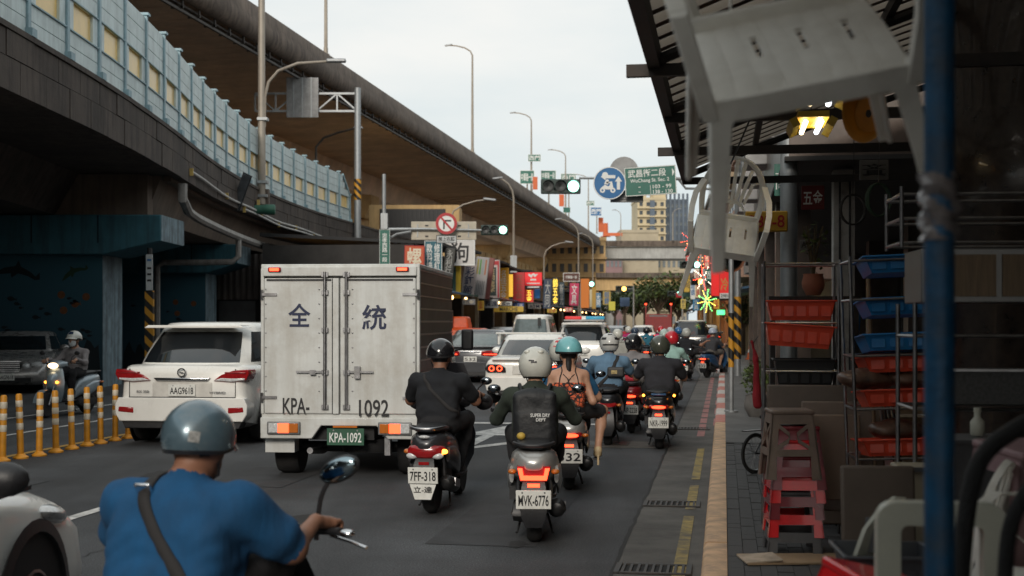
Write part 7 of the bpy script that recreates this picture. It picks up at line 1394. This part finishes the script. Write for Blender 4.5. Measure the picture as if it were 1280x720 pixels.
def helmet(person, hd, m, kind='open', low=0, pitch=0.0, yaw=0.0, sc=1.0, visor=None, trim=None, vents=False, mark=None, strap=True):
    hx, hy, hz = .128*sc, .15*sc, .14*sc; n, e_ = 32, 9
    def rim(a):                          # a: azimuth, 0 = ahead
        f = math.cos(a)
        if kind == 'half': return R(-4-10*max(0, -f)+6*max(0, f)-low*(1-max(0, f)))
        k = min(1, max(0, (f-.25)/.45)); k = k*k*(3-2*k); return R(-46)*(1-k)+R(20 if kind == 'open' else -8)*k
    M = Matrix.Rotation(R(yaw), 3, 'Z') @ Matrix.Rotation(-R(pitch), 3, 'X'); C = hd+Vector((0, -.005, .03))
    def pt(a, e, f=1.0): return C+M @ Vector((hx*f*math.sin(a)*math.cos(e), hy*f*math.cos(a)*math.cos(e), hz*f*math.sin(e)))
    az = [2*math.pi*k/n for k in range(n)]
    b = MB(); rg = [[pt(a, rim(a)+(R(88)-rim(a))*i/e_) for a in az] for i in range(e_+1)]; b.rings(rg, True, False); b.add(rg[-1], [tuple(range(n))]); inner = [[pt(a, rim(a)+(R(88)-rim(a))*i/e_, .9) for a in az] for i in range(3)]; b.rings([rg[0], inner[0]], True, False)
    hl = b.build('helmet', m, person, 60)
    b = MB(); b.rings(inner+[[pt(a, R(60), .9) for a in az]], True, True); b.build('lining', BLK, hl)
    b = MB(); b.rings([[pt(a, rim(a)-R(3), 1.005) for a in az], [pt(a, rim(a)+R(3.5), 1.012) for a in az], [pt(a, rim(a)+R(3.5), .99) for a in az]], True, False); b.build('edge_trim', trim or BLK, hl)
    if kind == 'half': b = MB(); aa = np.linspace(-1.0, 1.0, 11); b.rings([[pt(a, rim(a)+R(4), 1.0) for a in aa], [pt(a, rim(a)-R(4), 1.0+.22*math.cos(a*1.4)) for a in aa], [pt(a, rim(a)-R(6), 1.0+.2*math.cos(a*1.4)) for a in aa]], False, False); b.build('peak', m, hl)
    else:
        b = MB(); aa = np.linspace(-1.35, 1.35, 15); b.rings([[pt(a, R(e), 1.03) for a in aa] for e in (24, 5, -15, -32)], False, False); b.build('visor', visor or mat('visor_smoke', (.03, .035, .04), .08, var=.1, coat=.6), hl)
        for sx in (-1, 1): b = MB(); b.lathe([(.02, 0), (.02, .008), (.0, .01)], 12, pt(sx*1.35, R(10), 1.0), M @ Vector((sx, .1, 0))); b.build('visor_pivot', BLK, hl)
    if vents:
        for sx in (-1, 1): MB().ball(pt(math.pi+sx*.55, R(42), .99), (.028, .02, .018), 10, 6).build('vent', vents, hl)
    if mark:
        for (a0, a1, e0, e1) in mark[1]: b = MB(); aa = np.linspace(a0, a1, 7); b.rings([[pt(a, R(e0+(e1-e0)*t), 1.012) for a in aa] for t in (0, .5, 1)], False, False); b.build('decal', mark[0], hl)
    if strap:
        b = MB()
        for sx in (-1, 1): b.tube([C+M @ Vector((sx*.088, .02, -.06)), C+M @ Vector((sx*.07, .06, -.13)), C+M @ Vector((0, .075, -.155))], .006, 5)
        b.build('chin_strap', BLK, hl)
    return hl
def strap(person, pts, m=BLK, w_=.035, th=.006, dz=-.045):
    """flat band lying along the back, points in the rider frame with outward normals"""
    b = MB(); rg = []; P = [Vector(p)+Vector((0, 0, dz)) for p, _ in pts]; cp = catmull(P, 9); nn = catmull([Vector(q) for _, q in pts], 9)
    for i, p in enumerate(cp):
        d = (cp[min(i+1, len(cp)-1)]-cp[max(i-1, 0)]).normalized(); n_ = nn[i].normalized(); s_ = d.cross(n_).normalized(); rg.append([p-s_*w_/2, p, p+s_*w_/2])
    b.rings(rg, False, False); o = b.build('strap', m, person)
    sw = o.modifiers.new('wrap', 'SHRINKWRAP'); sw.target = next(c for c in person.children if c.name.startswith('body')); sw.wrap_method = 'NEAREST_SURFACEPOINT'; sw.wrap_mode = 'ABOVE_SURFACE'; sw.offset = .004
    so = o.modifiers.new('thick', 'SOLIDIFY'); so.thickness = th; so.offset = 0
    return o
# ---- paints and helmets
PT_SIL = mat('scooter_silver', (.4, .4, .39), .3, .4, var=.08, coat=.4, dirt=.25, dcol=(.2, .19, .17)); PT_DK = mat('scooter_graphite', (.045, .045, .05), .3, .3, var=.15, coat=.4); PT_BK = mat('scooter_black', (.015, .015, .017), .3, var=.15, coat=.5); PT_RD = mat('scooter_red', (.25, .015, .02), .3, var=.1, coat=.5); PT_BL = mat('scooter_blue', (.02, .07, .16), .3, var=.1, coat=.5); PT_WH = mat('scooter_white', (.55, .55, .52), .3, var=.08, coat=.5); PT_BG = mat('scooter_pale_blue', (.3, .36, .4), .3, .2, var=.1, coat=.5); PT_OR = mat('scooter_orange', (.5, .1, .02), .3, coat=.5)
HM = lambda n, c, r=.25: mat('helmet_'+n, c, r, var=.08, coat=.5, dirt=.15, dcol=tuple(x*.5 for x in c), dscale=9)
# A: man in blue polo, close to the camera
pA_ = at(262, 402, 4.35).xy.to_3d(); pA_.x = -1.3; pA_.y = 4.4
sA = scooter('dark scooter ridden by the man in blue, cut by the bottom edge', pA_, R(-15), PT_BK, None, 'c', False, mirrors=False, grp='scooters nearest the camera'); sA.scale = (1.18, 1, .9)
BLUP = cloth('blue_polo', (.003, .058, .15))
a, hd, nk, hip, up = rider('man in a blue polo shirt and blue-grey half helmet riding nearest the camera', sA, BLUP, PANT, SKIND, hip=(0, .24, .675), lean=13, torso=.41, neck=.165, sh=.175, bulk=1.32, loose=True, kk=.055, hands=[(-.37, .82, .868), (.37, .82, .868)], h=.0095, head_pitch=18, head_off=(.01, .02), wr=.0045, armpole=(.45, -.3, -.8))
helmet(a, hd, mat('helmet_bluegrey', (.1, .155, .19), .3, .35, var=.2, scale=5, coat=.5, dirt=.3, dcol=(.3, .3, .28), dscale=6), 'half', 18, 14, -8, 1.02, mark=(mat('decal_worn', (.26, .26, .25), .6, var=.6, scale=60), [(math.pi-.75, math.pi-.45, -14, 2), (math.pi+.8, math.pi+.95, 5, 20)]))
b = MB(); cv = []   # collar
for t in (0, 1): cv.append([nk+Vector((.108*math.cos(q)*(1-.2*t), .1*math.sin(q)*(1-.15*t)+.025*t, -.035+.075*t-.01*math.sin(q))) for q in np.linspace(0, 6.283, 25)[:-1]])
b.rings(cv+[[p*1.0+Vector((0, 0, 0)) for p in cv[0]]], True, False); b.build('collar', BLUP, a)
STR = mat('strap_black', (.02, .018, .018), .8, bump=.3, bscale=200)
strap(a, [((-.1, .38, 1.125), (0, .3, 1)), ((-.1, .27, 1.115), (0, -.6, .8)), ((-.075, .2, 1.04), (0, -1, .3)), ((-.01, .165, .94), (0, -1, .1)), ((.075, .145, .83), (.1, -1, 0)), ((.16, .16, .72), (.5, -1, 0)), ((.24, .25, .64), (1, -.3, 0))], STR, .045, .01, 0); MB().box((-.09, .212, 1.085), (.065, .014, .05), M=Matrix.Rotation(R(35), 3, 'X')).build('strap_buckle', CHROME, a, bevel=.006)
for sx in (1, -1):
    m_ = MB().tube(catmull([(sx*.25, .87, .9), (sx*.26, .86, 1.0), (sx*.28, .84, 1.1), (sx*.31, .83, 1.17)], 4) if sx > 0 else [(-.25, .87, .9), (-.3, .86, .96), (-.36, .84, .97)], .009, 8).build('mirror', BLK, sA); Mr = Matrix.Rotation(R(-38*sx), 3, 'Y')
    MB().ball((sx*.35, .83, 1.225 if sx > 0 else .98), (.085, .025, .052), 18, 10, Mr).build('mirror_head', BLK, m_); MB().ball((sx*.35, .815, 1.225 if sx > 0 else .98), (.076, .014, .044), 18, 10, Mr).build('mirror_glass', mat('mirror_tint', (.3, .38, .42), .1, 1, var=.3, scale=8), m_)
MB().box((.06, .83, .92), (.22, .12, .05)).build('dashboard', BLK, sA, bevel=.02); MB().box((.2, .78, .93), (.1, .07, .035)).build('switch_housing', mat('alu_grey'), sA, bevel=.012); MB().ball((.4, .76, .955), (.03, .02, .02), 10, 6).build('bar_end', CHROME, sA); MB().tube([(.3, .88, .92), (.38, .86, .9), (.45, .82, .885)], .007, 6).build('clutch_lever', CHROME, sA)
# B: rider in black T-shirt beside the truck
sB = scooter('dark grey scooter beside the truck with a clear and red tail light', gp(540, 641), R(-8), PT_DK, '7FF-318', 'b', ind=1)
p2 = MB().prism([(-.115, .3), (.115, .3), (.07, .17), (-.07, .17)], lambda u, v, t: Vector((u, t, v)), -.39, -.385).build('mud_flap', PLW, sB, 0); lettering('立-達', .16, .055, INK, p2, (0, -.392, .255))
a, hd, nk, hip, up = rider('rider in a black t-shirt and glossy black half helmet beside the truck', sB, cloth('black_tee', (.008, .009, .012)), PANT, SKIND, lean=8, torso=.435, bulk=1.12, h=.0125, hip=(0, .26, .78))
helmet(a, hd, HM('gloss_black', (.012, .012, .014), .12), 'half', 0, 2, 6, 1.02); strap(a, [((-.12, .3, 1.22), (0, .2, 1)), ((-.1, .2, 1.2), (0, -.6, .8)), ((-.02, .16, 1.1), (0, -1, .2)), ((.1, .16, .98), (.3, -1, 0)), ((.18, .24, .9), (1, -.4, 0))], STR, .03)
for sx in (-1, 1): MB().ball((sx*.32, .88, .93), (.09, .07, .08), 14, 8).build('hand_guard', BLK, sB)
b = MB(); b.rings([[Vector((x*(.19 if i < 2 else .14), 1.0-.1*i+.0*abs(x), .98+.16*i)) for x in (-1, -.5, 0, .5, 1)] for i in range(3)], False, False); b.build('windshield', mat('windshield_smoke', (.1, .1, .11), .1, var=.1, coat=.5), sB)
# C: rider in dark green jacket, black backpack, white helmet
sC = scooter('silver scooter with lit red tail light nearest in the lane', gp(668, 677), R(-2), PT_SIL, 'MVK-6776', 'a')
a, hd, nk, hip, up = rider('rider in a dark green jacket and white full helmet on the nearest silver scooter', sC, cloth('green_jacket', (.022, .03, .022)), PANT, SKIN, lean=9, torso=.405, bulk=1.05, sleeve='long', h=.0125, hip=(0, .3, .76))
helmet(a, hd, HM('white', (.55, .55, .5)), 'full', 0, 5, -7, 1.05, vents=HM('white', (.55, .55, .5)), mark=(INK, [(math.pi-.25, math.pi+.1, 2, 8), (math.pi-.1, math.pi+.25, 8, 12)]))
bp = thing('backpack', 'black backpack with white lettering worn by the rider in green', 'backpack', Vector(sC.location)+Vector((0, 0, -.05)), sC.rotation_euler.z); BPM = mat('backpack_nylon', (.01, .011, .013), .6, var=.25, scale=12, bump=.3, bscale=30)
obj('pack_body', sdf_mesh('pack_body', [('box', (0, .12, .98), (.12, .03, .17), .05, 0), ('box', (0, .075, .92), (.1, .02, .09), .035, 0), ('ell', (0, .11, 1.15), (.13, .07, .08), 0)], [BPM], .014, k=.03, wrinkle=.003), bp)
for sx in (-1, 1): MB().tube(catmull([(sx*.1, .12, 1.17), (sx*.12, .25, 1.245), (sx*.13, .4, 1.18), (sx*.14, .42, 1.0)], 4), .014, 6).build('shoulder_strap', BPM, bp); MB().tube([(sx*.13, .1, .84), (sx*.135, .07, 1.0), (sx*.1, .06, 1.1)], .005, 5).build('zip', STEEL, bp)
lettering('SUPER DRY', .15, .028, SWHT, bp, (.045, .006, 1.02)); lettering('DEPT', .075, .024, SWHT, bp, (.05, .006, .985)); MB().box((.08, .025, .78), (.06, .008, .018)).build('brand_tag', SRED, bp); MB().tube([(0, .12, 1.2), (.0, .09, 1.235), (.03, .12, 1.2)], .007, 6).build('haul_loop', BPM, bp)
b = MB(); b.ball((-.1, -.06, .815), (.035, .035, .03), 10, 6); b.build('seat_charm', mat('charm_yellow', (.45, .3, .05), .6), sC)
# D: woman in orange top riding pillion behind a driver in blue
sD = scooter('silver scooter carrying two people with a plate ending 532', gp(711, 612), R(-2), PT_SIL, '532', 'c', acc=PT_BK)
def leopard():
    m = bpy.data.materials.new('cloth_orange_pattern'); m.use_nodes = True; t = m.node_tree; N, L = t.nodes, t.links; b_ = N['Principled BSDF']; b_.inputs['Roughness'].default_value = .8
    tcn = N.new('ShaderNodeTexCoord'); v = N.new('ShaderNodeTexVoronoi'); v.feature = 'DISTANCE_TO_EDGE'; v.inputs['Scale'].default_value = 26; L.new(tcn.outputs['Object'], v.inputs['Vector'])
    r = N.new('ShaderNodeValToRGB'); r.color_ramp.elements[0].position = .07; r.color_ramp.elements[0].color = (.012, .01, .01, 1); r.color_ramp.elements[1].position = .13; r.color_ramp.elements[1].color = (.55, .1, .035, 1); L.new(v.outputs['Distance'], r.inputs['Fac']); L.new(r.outputs['Color'], b_.inputs['Base Color']); return m
a, hd, nk, hip, up = rider('driver in a blue shirt and red and white helmet in front of the woman', sD, cloth('blue_shirt', (.012, .08, .17)), PANT, SKIN, hip=(-.02, .46, .78), lean=8, torso=.42, h=.018, head_off=(-.05, 0)); helmet(a, hd, HM('white', (.55, .55, .5)), 'open', 0, 0, 0, 1.05, mark=(HM('red', (.5, .02, .03)), [(math.pi-.9, math.pi+.75, 18, 70)]))
a, hd, nk, hip, up = rider('woman in an orange patterned halter top and turquoise helmet riding pillion', sD, leopard(), PANT, SKIN, hip=(.0, .08, .8), lean=6, torso=.405, sh=.165, bulk=.92, sleeve='none', shorts=True, shoe=mat('heel_beige', (.5, .38, .22), .5), h=.0125, hands=[(-.15, .36, .86), (.17, .36, .86)], feet=[(-.24, .34, .36), (.3, .3, .34)], upper=SKIN, knee_pole=[(-.6, .8, .3), (.6, .8, .3)])
helmet(a, hd, HM('turquoise', (.16, .42, .45)), 'half', 0, 8, 7, 1.08)
MB().tube(catmull([hd+Vector((0, -.07, -.05)), hd+Vector((0, -.11, -.12)), hd+Vector((.005, -.115, -.24)), hd+Vector((.01, -.1, -.34))], 4), [.03]*4+[.028]*4+[.02]*4+[.006], 8).build('ponytail', HAIR, a)
for sx in (-1, 1): strap(a, [((sx*.055, .22, 1.275), (0, .3, 1)), ((sx*.07, .06, 1.245), (0, -.6, .8)), ((sx*.09, .0, 1.17), (0, -1, .2)), ((sx*.1, -.012, 1.08), (0, -1, 0))], STR, .011, .005); strap(a, [((sx*.06, .02, 1.215), (0, -1, .5)), ((0, -.015, 1.15), (0, -1, .1)), ((-sx*.06, -.022, 1.09), (0, -1, 0))], STR, .008, .004)
MB().box((.3, .17, .28), (.02, .018, .1)).build('shoe_heel', mat('heel_beige'), a); MB().box((.24, .3, .285), (.16, .16, .02)).build('foot_peg', BLK, sD)
# E: rider in blue-grey shirt with sling bag, striped helmet
sE = scooter('black scooter with amber turn light ridden by the man with the sling bag', gp(760, 557), R(-7), PT_BK, None, 'c', lit=False, ind=-1)
a, hd, nk, hip, up = rider('rider in a faded blue shirt with a black sling and striped helmet', sE, cloth('faded_blue', (.1, .18, .27)), PANT, SKIND, bulk=1.12, lean=8, torso=.435, h=.018, hip=(0, .26, .77)); helmet(a, hd, HM('pale_grey', (.5, .5, .48)), 'full', 0, 2, 10, 1.05, mark=(INK, [(math.pi-1.2, math.pi-.5, 20, 34), (math.pi+.5, math.pi+1.2, 20, 34), (math.pi-.4, math.pi+.4, 52, 62), (math.pi-.9, math.pi+.9, -12, -4)]))
strap(a, [((.12, .3, 1.24), (0, .3, 1)), ((.11, .19, 1.22), (0, -.6, .8)), ((.05, .13, 1.1), (0, -1, .2)), ((-.03, .12, .97), (0, -1, 0)), ((-.13, .15, .86), (-.5, -1, 0))], STR, .045)
bg_ = thing('sling_bag', 'small sling bag on the back of the rider in faded blue', 'bag', sE.location, sE.rotation_euler.z); obj('pouch', sdf_mesh('pouch', [('box', (.1, .105, 1.0), (.09, .015, .045), .025, 0)], [mat('sling_black', (.03, .03, .03), .6, var=.3)], .014), bg_); MB().box((.08, .06, 1.0), (.08, .012, .05)).build('pocket_print', mat('print_tan', (.35, .27, .12), .7, var=.6, scale=40), bg_)
# F: red scooter, grey graphic shirt
sF = scooter('dark red scooter with a red box on the seat', gp(789, 541), R(-9), PT_RD, 'ENP-2228', 'c')
a, hd, nk, hip, up = rider('rider in a grey t-shirt with dark back print on the red scooter', sF, cloth('grey_tee', (.19, .18, .185)), KHAKI, SKIN, bulk=1.1, lean=9, h=.018, shorts=True, hip=(0, .36, .77), feet=[(-.24, .5, .12), (.12, .72, .31)]); helmet(a, hd, HM('gloss_black', (.012, .012, .014), .12), 'open', 0, 4, 0, 1.05, mark=(mat('decal_worn', (.4, .38, .34), .6), [(math.pi+.5, math.pi+.9, 0, 14)]))
for (x, z, rx, rz_) in ((-.06, 1.07, .07, .025), (.07, 1.08, .05, .035), (.0, 1.01, .02, .06)): MB().ball((x, .245, z), (rx, .012, rz_), 12, 6).build('shirt_print', INK if x else mat('print_tan', (.35, .27, .12), .7), a)
tray('seat_case', 'small red case strapped behind the rider in grey', Vector(sF.location)+Vector((0, -.05, .8)), R(-9), .2, .18, .1, mat('case_red', (.5, .03, .05), .4), cat='case')
# G: black scooter NKR-1999, dark polo, olive helmet
sG = scooter('black scooter with blue seat trim and lit tail light at the kerb side', gp(824, 561), R(-8), PT_BK, 'NKR-1999', 'c', ind=0)
a, hd, nk, hip, up = rider('rider in a dark polo shirt and olive full helmet near the gutter', sG, cloth('dark_polo', (.022, .022, .027)), PANT, SKIND, bulk=1.18, lean=9, torso=.42, h=.018, hip=(0, .28, .76)); helmet(a, hd, HM('olive', (.06, .065, .05), .2), 'full', 0, 5, -9, 1.06); MB().box((0, -.33, .74), (.2, .05, .03)).build('blue_trim', PT_BL, sG, bevel=.012)
for sx in (-1, 1): MB().ball((sx*.2, -.2, .72), (.018, .018, .018), 8, 6).build('marker_lamp', ORNON, sG)
# H: mint shirt, red helmet
sH = scooter('scooter hidden behind the rider in the dark polo', at(838, 402, 24.5).xy.to_3d(), R(-10), PT_WH, None, 'c')
a, hd, nk, hip, up = rider('rider in a mint shirt and glossy red helmet behind the olive helmet', sH, cloth('mint', (.25, .4, .36)), KHAKI, SKIN, h=.022, fingers=False, sleeve='long'); helmet(a, hd, HM('red', (.5, .02, .03)), 'full', 0, 2, 0, 1.1)
# farther riders
def far_rider(lab, slab, px, d, rz, shirt, hm, paint, kind='open', ptxt=None, skin=SKIN, sl='short', shorts=False, lit=True, ind=None, **kw):
    s_ = scooter(slab, at(px, 402, d).xy.to_3d(), R(rz), paint, ptxt, 'c', lit, ind=ind, grp='scooters farther down the lane')
    a, hd, *_ = rider(lab, s_, shirt, kw.pop('pants', PANT), skin, h=.026 if d < 45 else .032, fingers=False, sleeve=sl, shorts=shorts, wr=0, **kw); helmet(a, hd, hm, kind, 0, 2, 0, 1.05, strap=False); return s_, a
far_rider('rider in black pointing out to the right with one arm', 'dark scooter with a glowing orange tail, beside the black SUV', 856, 36.5, -14, cloth('black_tee', (.008, .009, .012)), HM('ash', (.4, .41, .38)), PT_BK, ptxt='7', skin=SKIND, ind=1, hands=[(-.3, .825, .975), (.66, .5, 1.12)], armpole=(.2, -.6, -.6))
far_rider('rider in a charcoal shirt and pale blue helmet on the blue scooter', 'dark blue scooter turning at the kerb beside the striped pole', 884, 38.5, -32, cloth('charcoal', (.04, .04, .045)), HM('lilac', (.36, .4, .48)), PT_BL, 'half', ptxt='532', shorts=True, pants=KHAKI)
far_rider('rider in a bright pink jacket and red helmet', 'scooter under the rider in pink', 826, 52, -7, cloth('pink', (.5, .02, .13)), HM('red', (.5, .02, .03)), PT_DK, sl='long')
far_rider('rider in a teal jacket facing ahead in the middle lane', 'scooter under the rider in teal', 808, 47, -7, cloth('teal', (.02, .13, .19)), HM('gloss_black', (.012, .012, .014)), PT_DK, sl='long')
far_rider('rider in a beige shirt left of the rider in teal', 'scooter under the rider in beige', 793, 43, -7, cloth('beige', (.3, .25, .17)), HM('navy', (.03, .05, .09)), PT_DK)
far_rider('rider with a silver helmet and dark red jacket ahead of the red helmet', 'scooter under the rider with the silver helmet', 838, 42, -7, cloth('maroon', (.07, .02, .015)), HM('silver', (.42, .43, .43)), PT_DK, sl='long')
far_rider('rider with a bright blue helmet next to the silver helmet', 'scooter under the rider with the bright blue helmet', 848, 44.5, -7, cloth('black_tee', (.008, .009, .012)), HM('blue', (.03, .13, .3)), PT_BK)
far_rider('rider with a pale mint helmet just behind the red helmet', 'scooter under the rider with the mint helmet', 830, 32, -8, cloth('faded_blue', (.1, .18, .27)), HM('mint', (.4, .5, .46)), PT_DK)
far_rider('far rider in magenta beside the delivery box', 'scooter under the far rider in magenta', 785, 50, -7, cloth('magenta', (.35, .02, .12)), HM('white', (.55, .55, .5)), PT_DK, sl='long')
far_rider('far rider in dark clothes left of the delivery box', 'scooter under the far dark rider near the silver car', 755, 58, -7, cloth('charcoal', (.04, .04, .045)), HM('gloss_black', (.012, .012, .014)), PT_DK)
far_rider('far rider in a white helmet behind the blue scooter', 'far scooter behind the blue scooter', 894, 66, -7, cloth('charcoal', (.04, .04, .045)), HM('white', (.55, .55, .5)), PT_DK)
far_rider('far rider in red near the middle of the street', 'far scooter under the rider in red', 782, 64, -7, cloth('red', (.3, .02, .02)), HM('gloss_black', (.012, .012, .014)), PT_RD)
# K: delivery scooter with a grey box
sK, aK = far_rider('rider hidden behind the grey delivery box', 'delivery scooter with lit tail light and a small plate', 771, 32.5, -7, cloth('charcoal', (.04, .04, .045)), HM('white', (.55, .55, .5)), PT_BK, ptxt='532')
dbx = thing('delivery_box', 'grey delivery box mounted behind the rider', 'box', Vector(sK.location)+Vector((0, -.12, .8)), R(-7)); MB().box((0, 0, .19), (.54, .42, .36)).build('box', mat('box_grey', (.34, .34, .31), .6, var=.12, dirt=.3), dbx, bevel=.03); MB().box((0, 0, .39), (.56, .44, .04)).build('lid', mat('box_grey'), dbx, bevel=.015); MB().box((0, -.225, .3), (.08, .02, .05)).build('latch', STEEL, dbx)
# L: oncoming rider with a face mask, behind the bollards
HLON = glow('headlight_lit', (1, .72, .4), 4.0)
sL = scooter('pale blue scooter with lit headlight coming toward the camera', gp(84, 523)+Vector((-.1, 1.3, 0)), R(180-14), PT_BG, None, 'c', False, head=HLON, grp='oncoming scooter')
a, hd, nk, hip, up = rider('oncoming rider in a grey top with white face mask and helmet', sL, cloth('ash_top', (.22, .2, .2)), PANT, SKIN, sleeve='long', bulk=1.05, h=.016, hip=(0, .3, .78), lean=4); helmet(a, hd, HM('white', (.55, .55, .5)), 'half', 0, -2, 0, 1.05, mark=(HM('navy', (.03, .05, .09)), [(-.5, .5, 30, 55)]))
b = MB(); aa = np.linspace(-1.1, 1.1, 11); b.rings([[hd+Vector((.084*f*math.sin(q), .02+.096*f*math.cos(q), z)) for q in aa] for f, z in ((.96, -.005), (1.06, -.03), (1.04, -.07), (.8, -.11))], False, False); b.build('face_mask', mat('mask_white', (.6, .63, .64), .8), a)
for sx in (-1, 1): MB().ball(hd+Vector((sx*.03, .103, .02)), (.012, .008, .008), 8, 6).build('eye', INK, a); MB().ball(hd*0+Vector((sx*.1, 1.09, .62)), (.045, .02, .025), 10, 6).build('indicator', ORNON, sL)
